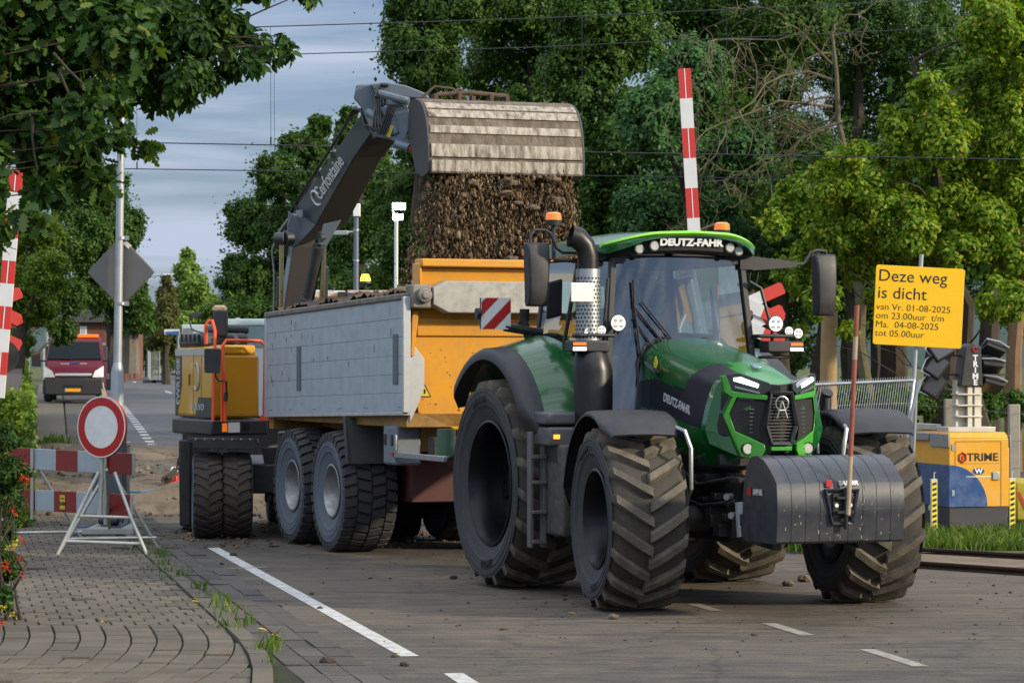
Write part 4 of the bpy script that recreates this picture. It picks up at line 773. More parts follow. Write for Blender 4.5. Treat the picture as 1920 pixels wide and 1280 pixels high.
for i in range(11):
    t_ = i / 10; z = 1.66 + (3.2 - 1.66) * t_; hw = .775 + (.645 - .775) * t_; xx = 1.45 - .14 * t_; rows.append([Vector((xx + .10 * (1 - (k / 8) ** 2) , hw * k / 8, z)) for k in range(-8, 9)])
b.loft(rows, close=False, cap=False); b.build('windscreen', WGLASS, tr, smooth=60)
for s_ in (-1, 1):
    b = MB(); b.add([Vector((1.42, s_ * .80, 1.68)), Vector((.44, s_ * .88, 1.72)), Vector((.62, s_ * .745, 3.2)), Vector((1.29, s_ * .67, 3.2))], [(0, 1, 2, 3)]); b.add([Vector((.40, s_ * .88, 1.9)), Vector((-.48, s_ * .80, 1.95)), Vector((-.42, s_ * .67, 3.2)), Vector((.60, s_ * .745, 3.2))], [(0, 1, 2, 3)]); b.build('side_glass', TGLASS, tr)
b = MB(); b.add([Vector((-.5, -.78, 2.1)), Vector((-.5, .78, 2.1)), Vector((-.42, .65, 3.2)), Vector((-.42, -.65, 3.2))], [(0, 1, 2, 3)]); b.build('rear_glass', TGLASS, tr)
def roofsec(x, hw, zc, ze, th):                        # crowned roof section
    up = [Vector((x, hw * k / 8, zc - (zc - ze) * abs(k / 8) ** 2.6)) for k in range(-8, 9)]; return up + [p - Vector((0, 0, th)) for p in up[::-1]]
b = MB(); b.loft([roofsec(*q) for q in ((-.62, .58, 3.36, 3.30, .06), (-.5, .76, 3.42, 3.33, .10), (0, .84, 3.46, 3.36, .12), (.7, .86, 3.475, 3.36, .12), (1.15, .82, 3.46, 3.33, .10), (1.42, .76, 3.44, 3.30, .07), (1.62, .60, 3.42, 3.33, .035), (1.66, .50, 3.405, 3.36, .02))])
b.build('roof', TG, tr, smooth=50)
b = MB(); pts = []
for k in range(-12, 13): y = .80 * k / 12; a = abs(k / 12); pts.append(Vector((1.69 - .36 * a ** 3.2, y, 3.425 - .03 * a - .085 * max(0, (a - .45) / .55) ** 1.5)))
b.loft([[p + Vector((.0, 0, .022)), p + Vector((.028, 0, .0)), p + Vector((.0, 0, -.022)), p + Vector((-.05, 0, -.01))] for p in pts]); b.build('roof_trim', mat('lime_roof_trim', (.22, .62, .02), .3, coat=.5), tr, smooth=50)
b = MB(); secs = []
for k in range(-12, 13):
    a = abs(k / 12); y = .74 * k / 12; x = 1.63 - .30 * a ** 3; zt = 3.41 - .05 * a - .06 * max(0, (a - .45) / .55) ** 1.5; zb = 3.245 - .02 * a - .05 * a ** 4; secs.append([Vector((x, y, zt)), Vector((x - .015, y, zb + .02)), Vector((x - .06, y, zb)), Vector((x - .35, y, zb)), Vector((x - .35, y, zt))])
b.loft(secs); b.build('visor', MESH, tr, smooth=40)
me = text('DEUTZ-FAHR', .093, .003, 1.16, .005); b = MB(); b.mesh(me, frame((1.636, .0, 3.335), (0, 1, 0), (1, 0, -.12))); b.build('roof_lettering', LETTER, tr)
for y in (-.50, -.37, .42, .54):
    a = abs(y / .74); c = Vector((1.63 - .30 * a ** 3 - .012, y, 3.32 - .04 * a - (.02 if abs(y) > .45 else 0))); b = MB(); b.tube([c, c + Vector((.035, 0, 0))], .052, 18); o = b.build('roof_lamp', BLACK, tr); b = MB(); b.tube([c + Vector((.034, 0, 0)), c + Vector((.042, 0, 0))], [.045, .04], 16); b.build('lens', LENS, o)
# cab interior
b = MB(); b.box(-.05, .45, -.26, .26, 2.0, 2.12); b.box(-.14, 0, -.26, .26, 2.1, 2.75); b.box(-.12, -.03, -.14, .14, 2.76, 2.98); b.box(.0, .4, -.16, .16, 1.62, 2.0); b.build('driver_seat', mat('seat_fabric', (.03, .03, .034), .85), tr, bevel=.03)
b = MB(); b.box(1.0, 1.36, -.36, .36, 1.62, 2.3); b.box(.1, .6, -.52, -.30, 2.0, 2.28); b.box(.3, .42, -.42, -.36, 2.28, 2.6); b.build('dashboard', mat('dash_plastic', (.05, .052, .055), .6), tr, bevel=.03)
b = MB(); b.tube([Vector((.88, 0, 2.36)) + Vector((-.07 * math.sin(k / 24 * 6.283), .2 * math.cos(k / 24 * 6.283), .18 * math.sin(k / 24 * 6.283))) for k in range(25)], .014, 6); b.tube([(1.1, 0, 2.2), (.88, 0, 2.36)], .03, 8); b.build('steering_wheel', BLACK, tr)
b = MB(); b.tube([(1.25, -.42, 2.4), (1.30, -.50, 2.72), (1.24, -.44, 2.96)], .012, 6); b.tube([(1.52, -.16, 2.3), (1.46, -.52, 2.74)], .011, 6); b.tube([(1.53, -.08, 2.34), (1.47, -.44, 2.78)], .009, 6); b.tube([(1.52, -.26, 2.24), (1.46, -.52, 2.62)], .009, 6); b.tube([(1.455, -.52, 2.98), (1.455, -.51, 2.75), (1.50, -.48, 2.4), (1.52, -.46, 2.2)], .012, 6); b.build('wiper', MESH, tr)
# rear mudguards: green inner half, black outer extension
def guard(sg, prof, a0, a1, m, name, th=.03, n=30):
    b = MB(); secs = []
    for i in range(n + 1):
        a = a0 + (a1 - a0) * i / n; t_ = min(i / n, 1 - i / n); tp = min(1, .45 + t_ * 7); c, q = math.cos(a), math.sin(a)
        pr = [(prof[-1][0] + (y - prof[-1][0]) * tp, r_) for y, r_ in prof]; o_ = [Vector((r_ * c, sg * y, 1.025 + r_ * q)) for y, r_ in pr]; i_ = [Vector(((r_ - th) * c, sg * y, 1.025 + (r_ - th) * q)) for y, r_ in pr]; secs.append(o_ + i_[::-1])
    b.loft(secs); return b.build(name, m, tr, smooth=50)
for sg in (1, -1):
    guard(sg, [(1.50, 1.24), (1.485, 1.30), (1.44, 1.325), (1.36, 1.332), (1.29, 1.338)], R(24), R(146), BLACK, 'mudguard_extension')
    guard(sg, [(1.295, 1.342), (1.10, 1.40), (.92, 1.45), (.84, 1.44), (.79, 1.36), (.78, 1.10)], R(16), R(150), TG, 'mudguard')
    guard(sg, [(.80, 1.475), (.77, 1.475), (.76, 1.36)], R(14), R(120), BLACK, 'mudguard_seal')
# front mudguards
for sg, yc in ((-1, -1.15), (1, 1.19)):
    b = MB(); secs = []; n = 22
    for i in range(n + 1):
        a = R(52) + (R(176) - R(52)) * i / n; c, q = math.cos(a), math.sin(a); tp = min(1, .82 + min(i / n, 1 - i / n) * 2.2); pr = [(-.36 * tp, .93), (-.33 * tp, .955), (-.1, .965), (.1, .965), (.33 * tp, .955), (.36 * tp, .93)]
        o_ = [Vector((r_ * c, y, .815 + r_ * q)) for y, r_ in pr]; i_ = [Vector(((r_ - .02) * c, y, .815 + (r_ - .02) * q)) for y, r_ in pr]; secs.append(o_ + i_[::-1])
    Mx = Matrix.Translation((wl, yc, 0)) @ Matrix.Rotation(R(-7.5), 4, 'Z'); b.loft([[Mx @ p for p in s_] for s_ in secs]); o = b.build('front_mudguard', BLACK, tr, smooth=50)
    b = MB(); b.tube([Mx @ Vector(p) for p in ((.3, -sg * .28, 1.66), (.62, -sg * .36, 1.60), (.66, -sg * .40, 1.45), (.60, -sg * .42, 1.1), (.1, -sg * .5, .85))], .02, 8); b.build('bracket_tube', STEEL, o)
# exhaust at the right front pillar
b = MB(); b.tube([(1.46, -.93, 1.55), (1.46, -.93, 2.12), (1.44, -.95, 2.28), (1.44, -.97, 2.36)], [.185, .185, .16, .11], 24); b.build('silencer', mat('satin_black_metal', (.025, .025, .027), .35, .6, dirt=.2), tr, smooth=40)
b = MB(); c0 = Vector((1.44, -.975, 0)); b.tube([c0 + Vector((0, 0, 2.36)), c0 + Vector((0, 0, 3.08))], .115, 28); b.mi = 1
for j in range(17):
    for k in range(20):
        a = 2 * math.pi * (k + .5 * (j % 2)) / 20; d = Vector((math.cos(a), math.sin(a), 0)); c = c0 + d * .1155 + Vector((0, 0, 2.40 + j * .037)); b.tube([c, c + d * .0015], .0105, 6)
sh_ = b.build('heat_shield', [STEEL, MESH], tr, smooth=40)
b = MB(); b.tube([c0 + Vector(p) for p in ((0, 0, 3.05), (0, 0, 3.2), (-.005, -.03, 3.30), (-.01, -.10, 3.37), (-.02, -.17, 3.39))], [.10, .10, .10, .105, .105], 20, False); b.tube([c0 + Vector((-.015, -.13, 3.385)), c0 + Vector((-.016, -.135, 3.386))], .095, 20); b.build('exhaust_elbow', MATS['satin_black_metal'], tr, smooth=60)
b = MB(); q = T.loc(1091, 548, 'x', 1.62); b.box(q.x, q.x + .015, q.y - .115, q.y + .115, q.z - .09, q.z + .09); b.build('plate', WHITE, tr, bevel=.008)
# work lamp brackets
for sg in (-1, 1):
    b = MB(); y0, y1 = .80, 1.20
    b.box(1.38, 1.56, *sorted((sg * .74, sg * 1.12)), 2.44, 2.475); b.box(1.40, 1.60, *sorted((sg * .82, sg * 1.20)), 2.30, 2.41); b.box(1.40, 1.52, *sorted((sg * .80, sg * 1.1)), 2.24, 2.27); o = b.build('lamp_bracket', BLACK, tr, bevel=.025)
    b = MB(); b.box(1.601, 1.608, *sorted((sg * 1.06, sg * 1.19)), 2.365, 2.39); b.build('turn_signal', AMBER, o); b = MB(); b.box(1.601, 1.608, *sorted((sg * 1.06, sg * 1.19)), 2.315, 2.345); b.build('daylight', MATS['lit_white_drl'], o)
    for (yy, zz, r_) in ((.79, 2.575, .082), (.93, 2.505, .048), (1.03, 2.485, .052)) if sg > 0 else ((.71, 2.575, .082), (.88, 2.505, .048), (1.01, 2.485, .048)):
        if sg > 0: yy += .14
        b = MB(); b.tube([(1.45, sg * yy, zz), (1.54, sg * yy, zz)], [r_ * .7, r_], 20); b.tube([(1.47, sg * yy, zz - r_), (1.47, sg * yy, 2.46)], .012, 6); l_ = b.build('work_lamp', BLACK, tr); b = MB(); b.tube([(1.541, sg * yy, zz), (1.546, sg * yy, zz)], r_ * .9, 20); b.mi = 1
        for k in (-1, 1): b.tube([(1.546, sg * yy + k * r_ * .33, zz + r_ * .28), (1.549, sg * yy + k * r_ * .33, zz + r_ * .28)], r_ * .2, 8); b.box(1.546, 1.549, sg * yy + k * r_ * .36 - r_ * .22, sg * yy + k * r_ * .36 + r_ * .22, zz - r_ * .5, zz - r_ * .25)
        b.build('lens', [mat('white_lens', (.85, .85, .83), .2, coat=.6), mat('lens_pattern', (.35, .36, .38), .3)], l_)
# mirrors on their arms
def mirror(sg, c, arm):
    b = MB(); b.tube(arm, .016, 8); o = b.build('mirror_arm', BLACK, tr)
    x, y, z = c; b = MB(); secs = [];
    for t_ in range(9): zz = z - .30 + .60 * t_ / 8; w_ = .125 - .02 * (1 - t_ / 8); dp = .05 + .05 * math.sin(math.pi * t_ / 8) ** .5; secs.append([Vector((x - .05, y - w_, zz)), Vector((x - .05, y + w_, zz)), Vector((x + dp * .8, y + w_ * .9, zz)), Vector((x + dp, y + sg * w_ * .2, zz)), Vector((x + dp * .85, y - w_ * .9, zz))])
    b.loft(secs); m_ = b.build('mirror_housing', BLACK, tr, bevel=.02, smooth=30); b = MB(); b.box(x - .056, x - .052, y - .10, y + .10, z - .26, z + .26); b.build('mirror_glass', CHROME, m_)
mirror(-1, (1.2, -1.40, 3.03), [(1.28, -.66, 3.24), (1.26, -1.16, 3.24), (1.25, -1.22, 3.28), (1.23, -1.27, 3.42), (1.21, -1.32, 3.45), (1.2, -1.42, 3.45), (1.2, -1.46, 3.40), (1.2, -1.46, 3.28)])
mirror(1, (1.3, 1.57, 2.96), [(1.3, 1.22, 3.16), (1.3, 1.34, 3.16), (1.3, 1.38, 3.20), (1.3, 1.43, 3.28), (1.3, 1.5, 3.30), (1.3, 1.59, 3.29), (1.3, 1.61, 3.2)])
b = MB(); b.box(1.22, 1.36, .64, .78, 3.10, 3.26); b.hexa([Vector((1.26, .78, 3.09)), Vector((1.34, .78, 3.09)), Vector((1.34, 1.26, 3.13)), Vector((1.26, 1.26, 3.13))], [Vector((1.26, .78, 3.23)), Vector((1.34, .78, 3.23)), Vector((1.34, 1.26, 3.18)), Vector((1.26, 1.26, 3.18))]); b.tube([(1.3, .78, 3.08), (1.3, .76, 2.98), (1.3, .84, 2.96), (1.3, .86, 3.08)], .008, 6); b.build('mirror_carrier', BLACK, tr, bevel=.012)
# beacons
for (x, y, z0, z) in ((.9, .66, 3.40, 3.47), (.62, -1.0, 3.20, 3.55)):
    b = MB(); b.tube([(x, y, z0), (x, y, z)], .02, 8); b.tube([(x, y, z - .02), (x, y, z + .03)], [.075, .082], 20)
    if y < 0: b.tube([(x, y, z0), (x + .1, y + .3, z0 - .02)], .02, 8)
    o = b.build('beacon', BLACK, tr); b = MB(); b.tube([(x, y, z + .03), (x, y, z + .09), (x, y, z + .105)], [.078, .072, .05], 20); b.build('beacon_lens', AMBER, o)
# marker boards
for sg in (-1, 1):
    x, y, z, hw = -.17, sg * 1.30, 2.69, .155; o = MB()
    o.box(x - .05, x - .012, y - hw, y + hw, z - hw, z + hw); o.tube([(x - .04, sg * .8, 2.5), (x - .04, sg * 1.2, 2.56)], .045, 8); o.tube([(x - .03, y - sg * .19 * 0 + sg * .16, z), (x - .03, y + sg * .20, z)], .055, 14); o = o.build('marker_board', BLACK, tr)
    b = MB(); n = 24
    for i in range(n):
        for j in range(n):
            y0, z0 = y - hw + 2 * hw * i / n, z - hw + 2 * hw * j / n; d = 2 * hw / n; b.mi = 1 if ((i * (1 if sg < 0 else -1) - j) * 1.0 / n + .28 + 4) % .86 < .43 else 0; b.add([(x, y0, z0), (x, y0 + d, z0), (x, y0 + d, z0 + d), (x, y0, z0 + d)], [(0, 1, 2, 3)])
    b.box(x - .012, x - .001, y - hw, y + hw, z - hw, z + hw); b.build('stripes', [WHITE, RED], o, smooth=0)
b = MB(); b.tube([(-.3, -.95, 2.62), (-.3, -.95, 2.74)], [.05, .05], 12); b.tube([(-.2, -.9, 2.38), (-.28, -.98, 2.62)], .05, 10); b.build('rear_lamp', MESH, tr)
b = MB(); b.hexa([Vector((.45, -1.02, 2.62)), Vector((.45, -.86, 2.66)), Vector((.47, -.86, 3.02)), Vector((.47, -1.02, 2.98))], [Vector((.5, -1.02, 2.62)), Vector((.5, -.86, 2.66)), Vector((.52, -.86, 3.02)), Vector((.52, -1.02, 2.98))]); b.build('inner_mirror', MESH, tr, bevel=.02)
# tank, steps and battery box on the right side
b = MB(); b.box(1.16, 1.62, -1.30, -.72, .58, 1.44); b.build('fuel_tank', mat('dusty_black_tank', (.04, .042, .045), .6, dirt=.75, dcol=(.12, .10, .075), scale=14), tr, bevel=.03)
b = MB(); b.box(1.06, 1.46, -1.40, -.82, 1.62, 1.74); b.box(1.08, 1.48, -1.38, -.82, 1.42, 1.60); b.box(1.2, 1.5, -1.30, -.84, 1.24, 1.41); b.build('battery_box', GREYPAINT if False else mat('grey_plastic', (.075, .08, .088), .45, dirt=.4, dcol=(.12, .1, .08)), tr, bevel=.025)
b = MB(); b.box(1.485, 1.495, -1.34, -1.28, 1.49, 1.53); b.build('side_marker', mat('lit_marker', (.8, .3, .03), .3, emit=(1, .35, .03), estr=1.5), tr)
b = MB()
for y in (-1.46, -1.33): b.box(1.10, 1.20, y, y + .03, .46, 1.55)
for z in (.5, .78, 1.06, 1.3): b.box(1.08, 1.24, -1.45, -1.31, z, z + .03)
b.tube([(1.22, -1.2, .95), (1.3, -1.26, .97), (1.3, -1.26, 1.18), (1.22, -1.2, 1.2)], .015, 6); b.build('steps', mat('grey_step_metal', (.13, .135, .14), .45, .4, dirt=.4), tr, bevel=.006)
b = MB(); b.box(1.42, 1.56, -1.18, -1.12, .7, 1.4); 
for k in range(4): b.tube([(1.565, -1.0, 1.32 - k * .12), (1.575, -1.0, 1.32 - k * .12)], .028, 12)
for k in range(5): b.box(1.18, 1.5, -1.1, -.8, .50 + .022 * k, .512 + .022 * k)
b.build('tank_cover', MATS['dusty_black_tank'], tr, bevel=.01)
b = MB(); q = T.loc(1275, 970, 'y', -.37); b.box(q.x - .04, q.x + .04, -.375, -.368, q.z - .04, q.z + .04); b.build('warning_label', mat('yellow_label', (.6, .45, .02), .5), tr)
# pair of tubes by the right front wheel (hitch linkage) with a ball lamp
b = MB()
for (u0, v0, u1, v1) in ((1514, 770, 1517, 850), (1529, 770, 1534, 850)): b.tube([T.loc(u0, v0, 'x', 3.2), T.loc(u1, v1, 'x', 3.2)], .014, 8)
b.tube([T.loc(1519, 765, 'x', 3.2) + Vector((-.03, 0, 0)), T.loc(1519, 765, 'x', 3.2) + Vector((.03, 0, .02))], .05, 12); b.build('linkage_tubes', STEEL, tr)
b = MB(); q = T.loc(1548, 755, 'x', 2.6); b.tube([q - Vector((0, 0, .3)), q + Vector((0, 0, .05)), q + Vector((.04, 0, .10))], .055, 12); b.build('hose', BLACK, tr)
# driver
q = T.w(.20, -.02, 2.10); person('person', q, T.rz, 'person in dark cap and navy jacket seated in the tractor cab', mat('navy_jacket', (.03, .045, .09), .8), 1.0, mat('dark_cap', (.02, .022, .028), .7))
# ------------------------------------------------------------------ front ballast block and its rod
WT = mat('ballast_black', (.022, .027, .036), .36, dirt=.16, dcol=(.15, .12, .085), scale=7, coat=.2)
wb = empty('ballast_weight', T.w(4.4, 0, .70), T.rz); tag(wb, 'black ribbed ballast weight on the tractor front hitch', 'ballast weight')
pr = [(-.35, .02), (-.32, .42), (-.26, .62), (-.16, .70), (-.05, .71), (.08, .675), (.20, .60), (.30, .51), (.325, .48), (.345, .25), (.338, .22), (.322, .0), (.29, -.02), (-.3, -.02)]
b = MB(); ed = np.linspace(-.62, .58, 10)
for k in range(9):
    g = .004; b.prism(pr, lambda a, c, t_: Vector((a, t_, c)), ed[k] + g, ed[k + 1] - g)
inn = [(a * .99, .33 + (c - .33) * .99) for a, c in pr]; b.prism(inn, lambda a, c, t_: Vector((a, t_, c)), -.61, .57); b.box(.33, .3445, -.61, .57, .262, .268); b.box(-.3, -.02, -.6212, -.62, .262, .268); b.build('block', WT, wb, bevel=.008)
b = MB()                                              # scratches in the paint
for _ in range(46):
    y, z = random.uniform(-.58, .54), random.uniform(-.01, .30) if random.random() < .75 else random.uniform(.3, .44); a = float(np.interp(z, [0, .22, .25, .48], [.322, .338, .345, .325])); w_, h = (random.uniform(.004, .03), random.uniform(.003, .008)) if random.random() < .5 else (random.uniform(.003, .007), random.uniform(.01, .05)); b.hexa([Vector((a - .01, y, z)), Vector((a - .01, y + w_, z + .004)), Vector((a - .01, y + w_, z + h)), Vector((a - .01, y, z + h))], [Vector((a + .0025, y, z)), Vector((a + .0025, y + w_, z + .004)), Vector((a + .0025, y + w_, z + h)), Vector((a + .0025, y, z + h))])
b.build('scratches', mat('bare_scratch', (.38, .33, .24), .7, var=.5, scale=30), wb)
b = MB()                                              # recessed frame with the towing jaw
tp = [(-.16, .44), (.16, .44), (.10, .14), (-.10, .14)]; ti = [(-.13, .41), (.13, .41), (.08, .165), (-.08, .165)]
for i in range(4):
    j = (i + 1) % 4; b.hexa([Vector((.31, tp[i][0] - .02, tp[i][1])), Vector((.31, tp[j][0] - .02, tp[j][1])), Vector((.31, ti[j][0] - .02, ti[j][1])), Vector((.31, ti[i][0] - .02, ti[i][1]))], [Vector((.372, tp[i][0] - .02, tp[i][1])), Vector((.372, tp[j][0] - .02, tp[j][1])), Vector((.352, ti[j][0] - .02, ti[j][1])), Vector((.352, ti[i][0] - .02, ti[i][1]))])
b.build('frame', WT, wb, bevel=.006)
b = MB(); b.box(.30, .36, -.11, .07, .20, .40); b.box(.36, .40, -.09, .07, .35, .375); b.box(.36, .40, -.09, .07, .23, .255); b.tube([(.38, 0, .10), (.38, 0, .45)], .02, 8); b.build('tow_jaw', MESH, wb, bevel=.005)
b = MB()
for y in (-.08, .05): b.tube([(.36, y, .30), (.372, y, .30)], .017, 10)
b.build('bolt', WHITE, wb)
me = text('SAPHIR', .052, .002, 1.1, .002); b = MB(); b.mesh(me, frame((.344, .045, .485), (0, 1, 0), (1, 0, .08))); b.build('lettering', LETTER, wb); b = MB(); b.box(.334, .346, -.165, -.11, .455, .515); b.build('red_logo', RED, wb)
me = text('SAPHIR', .07, .002, .8, .002); b = MB(); b.mesh(me, frame((-.02, -.626, .40), (1, 0, 0), (0, -1, 0))); b.build('lettering', GREYLET, wb); b = MB(); b.box(-.22, -.16, -.625, -.62, .365, .435); b.build('red_logo', RED, wb)
RODM = mat('worn_red_rod', (.26, .075, .05), .75, var=.6, scale=5)
p, q = T.loc(1607, 572, 'x', 4.80) - Vector((4.4, 0, .7)), T.loc(1590, 965, 'x', 4.80) - Vector((4.4, 0, .7)); b = MB(); fr = [0, .15, .26, .58, .72, 1.0]
for i in range(5): b.mi = (0, 0, 0, 0, 1)[i] if i != 1 else 1; b.tube([p.lerp(q, fr[i]), p.lerp(q, fr[i + 1])], .021, 12)
b.build('marker_rod', [RODM, mat('bare_wood_rod', (.36, .27, .19), .8, var=.5, scale=9)], wb)
# ------------------------------------------------------------------ tipping trailer
B = Fr(-1.263, 33.69, 21)
tl = empty('tipping_trailer', B.o, B.rz); tag(tl, 'yellow tipping trailer with grey aluminium sides behind the green tractor', 'trailer')
ALU = mat('dull_aluminium', (.36, .41, .45), .5, .3, dirt=.3, dcol=(.16, .17, .17), scale=5)
ALUT = mat('muddy_top_rail', (.16, .15, .13), .7, dirt=.8, dcol=(.13, .09, .055), scale=10)
for sx in (-.81, .81):
    for sy in (-1, 1): wheel(tl, (sx, sy * .95, .715), .62, .715, .30, sy, ('block', 34), (RUBGREY, RUB), depth=.24, sh=.035, rimmat=mat('worn_silver_rim', (.33, .33, .33), .45, .6, dirt=.5, dcol=(.10, .09, .08), scale=9), spin=.2 * sx)
zb = lambda x: 1.60 + .02 * x
def slab(b, x0, x1, z0, z1, y0, y1): b.hexa([Vector((x0, y0, zb(x0) + z0)), Vector((x1, y0, zb(x1) + z0)), Vector((x1, y1, zb(x1) + z0)), Vector((x0, y1, zb(x0) + z0))], [Vector((x0, y0, zb(x0) + z1)), Vector((x1, y0, zb(x1) + z1)), Vector((x1, y1, zb(x1) + z1)), Vector((x0, y1, zb(x0) + z1))])
for sy in (-1, 1):
    b = MB(); n = 6
    for k in range(n): slab(b, -2.08, 3.34, .012 + k * .203, .012 + (k + 1) * .203 - .003, *sorted((sy * 1.2, sy * 1.15)))
    slab(b, -2.08, 3.34, .01, 1.22, *sorted((sy * 1.19, sy * 1.14))); o = b.build('side_wall', ALU, tl, bevel=.004)
    b = MB(); slab(b, -2.1, -2.03, 0, 1.24, *sorted((sy * 1.21, sy * 1.13))); slab(b, 3.34, 3.40, 0, 1.26, *sorted((sy * 1.215, sy * 1.13))); slab(b, -2.1, 3.36, -.03, .01, *sorted((sy * 1.212, sy * 1.12))); b.build('side_frame', mat('bright_aluminium', (.5, .52, .53), .4, .5, dirt=.3, scale=9), o, bevel=.006)
    b = MB(); slab(b, -2.1, 3.36, 1.225, 1.30, *sorted((sy * 1.22, sy * 1.10))); b.build('top_rail', ALUT, o, bevel=.02)
    b = MB()
    for x, z0, z1 in ((-.59, .29, .83), (3.1, .31, .86)): slab(b, x - .085, x + .085, z0, z1, *sorted((sy * 1.204, sy * 1.209))); [b.tube([(x, sy * 1.208, zb(x) + z0 + .04 + q * (z1 - z0 - .08)), (x, sy * 1.212, zb(x) + z0 + .04 + q * (z1 - z0 - .08))], .009, 6) for q in (0, .33, .66, 1)]
    b.build('strap_plate', mat('strap_grey', (.10, .125, .15), .5, .3), o, bevel=.01)
    b = MB()
    for x in (-1.9, -1.0, 0, 1.0, 2.0, 3.2):
        for k in range(3): b.tube([(x + k * .05, sy * 1.198, zb(x) + .06), (x + k * .05, sy * 1.203, zb(x) + .06)], .007, 6)
    for _ in range(26):
        x, z = random.uniform(-2, -.9) if random.random() < .6 else random.uniform(-.8, 3), random.uniform(.25, 1.15); h = random.uniform(.01, .10); slab(b, x, x + random.uniform(.006, .02), z, z + h, *sorted((sy * 1.199, sy * 1.2012)))
    b.build('scuffs', MESH, o)
b = MB(); b.box(-2.1, -2.05, -1.14, 1.14, 1.56, 2.85); b.build('tailgate', YEL, tl, bevel=.01)
b = MB(); b.box(-2.05, 3.2, -1.12, 1.12, 1.50, 1.66); b.box(-2.0, 3.3, -.5, -.36, 1.2, 1.5); b.box(-2.0, 3.3, .36, .5, 1.2, 1.5); b.box(-2.1, -1.9, -1.15, 1.15, 1.38, 1.56); b.build('floor_frame', mat('yellow_steel_painted_shade', (.30, .15, .02), .6, dirt=.6, scale=4), tl, bevel=.01)  # frame under the load: yellow darkened in its colour as shade
b = MB()                                               # front wall: upright plate with a keel shaped lower edge
keel = [(-1.02, 3.0), (-1.02, 1.95), (-.98, 1.66), (-.45, 1.43), (0, 1.36), (.45, 1.43), (.98, 1.66), (1.02, 1.95), (1.02, 3.0)]
b.prism(keel, lambda y, z, t_: Vector((t_, y, z)), 3.10, 3.2); b.box(3.2, 3.23, -1.0, 1.0, 2.50, 2.70); b.build('front_wall', YEL, tl, bevel=.012)
b = MB(); b.hexa([Vector((3.05, -1.0, 3.0)), Vector((3.22, -1.0, 3.0)), Vector((3.22, 1.0, 3.0)), Vector((3.05, 1.0, 3.0))], [Vector((3.12, -.96, 3.25)), Vector((3.24, -.96, 3.25)), Vector((3.24, .96, 3.25)), Vector((3.12, .96, 3.25))]); b.box(3.08, 3.34, -.98, .98, 3.255, 3.345); b.box(3.06, 3.3, -1.0, -.965, 3.0, 3.3); b.build('headboard', YEL, tl, bevel=.015)
b = MB(); b.prism([(-.90, 3.03), (-.74, 3.10), (.74, 3.10), (.90, 3.03), (.90, 2.84), (.72, 2.75), (-.72, 2.75), (-.90, 2.84)], lambda y, z, t_: Vector((t_, y, z)), 3.26, 3.48); b.build('front_beam', mat('galvanised_beam', (.34, .34, .31), .55, .4, dirt=.45, dcol=(.18, .17, .14), scale=12), tl, bevel=.012)
for sy in (-1, 1):
    b = MB(); b.box(3.22, 3.46, *sorted((sy * 1.13, sy * .91)), 2.80, 3.06); b.tube([(3.46, sy * 1.0, 2.94), (3.52, sy * 1.0, 2.94)], .085, 16); b.tube([(3.5, sy * 1.0, 2.94), (3.54, sy * 1.0, 2.94)], .05, 12); b.build('hinge_block', mat('hinge_steel', (.22, .20, .17), .6, .3, dirt=.5), tl, bevel=.02)
    b = MB(); b.prism([(1.10, 2.75), (1.10, 1.55), (1.0, 1.75), (.93, 1.95), (.93, 2.25), (1.05, 2.4)], lambda y, z, t_: Vector((t_, sy * y, z)), 3.22, 3.28); b.build('corner_plate', MATS['bright_aluminium'], tl, bevel=.006)
    b = MB(); b.hexa([Vector((3.27, sy * 1.10, 2.28)), Vector((3.27, sy * 1.06, 2.28)), Vector((3.27, sy * 1.0, 2.78)), Vector((3.27, sy * 1.08, 2.78))], [Vector((3.31, sy * 1.10, 2.28)), Vector((3.31, sy * 1.06, 2.28)), Vector((3.31, sy * 1.0, 2.78)), Vector((3.31, sy * 1.08, 2.78))]); b.build('locking_arm', YEL, tl, bevel=.008)
b = MB(); y, z = -.90, 1.90; b.prism([(y - .07, z - .06), (y + .07, z - .06), (y, z + .07)], lambda y, z, t_: Vector((t_, y, z)), 3.2, 3.204); b.mi = 1
for i, (p, q) in enumerate((((y - .07, z - .06), (y + .07, z - .06)), ((y + .07, z - .06), (y, z + .07)), ((y, z + .07), (y - .07, z - .06)))): b.tube([(3.205, *p), (3.205, *q)], .006, 6)
b.tube([(3.206, y, z - .025), (3.206, y, z + .02)], .01, 6); b.build('warning_triangle', [MATS['yellow_label'], DARKLET], tl)
b = MB()
for _ in range(40):
    y, z = random.uniform(-.95, .9), random.uniform(1.5, 2.45); b.box(3.2, 3.202, y, y + random.uniform(.006, .03), z, z + random.uniform(.006, .02))
b.build('paint_chips', mat('paint_chip', (.10, .06, .03), .8), tl)
b = MB(); b.box(3.0, 5.2, -.11, .11, .75, .95); b.hexa([Vector((2.0, -.45, 1.2)), Vector((2.0, .45, 1.2)), Vector((3.2, .12, .75)), Vector((3.2, -.12, .75))], [Vector((2.0, -.45, 1.4)), Vector((2.0, .45, 1.4)), Vector((3.2, .12, .95)), Vector((3.2, -.12, .95))]); b.box(-1.3, 1.6, -.5, .5, .6, 1.2); b.tube([(-.81, -.9, .715), (-.81, .9, .715)], .09, 10); b.tube([(.81, -.9, .715), (.81, .9, .715)], .09, 10); b.build('drawbar_frame', mat('dark_red_frame', (.07, .012, .012), .6, dirt=.5), tl, bevel=.01)
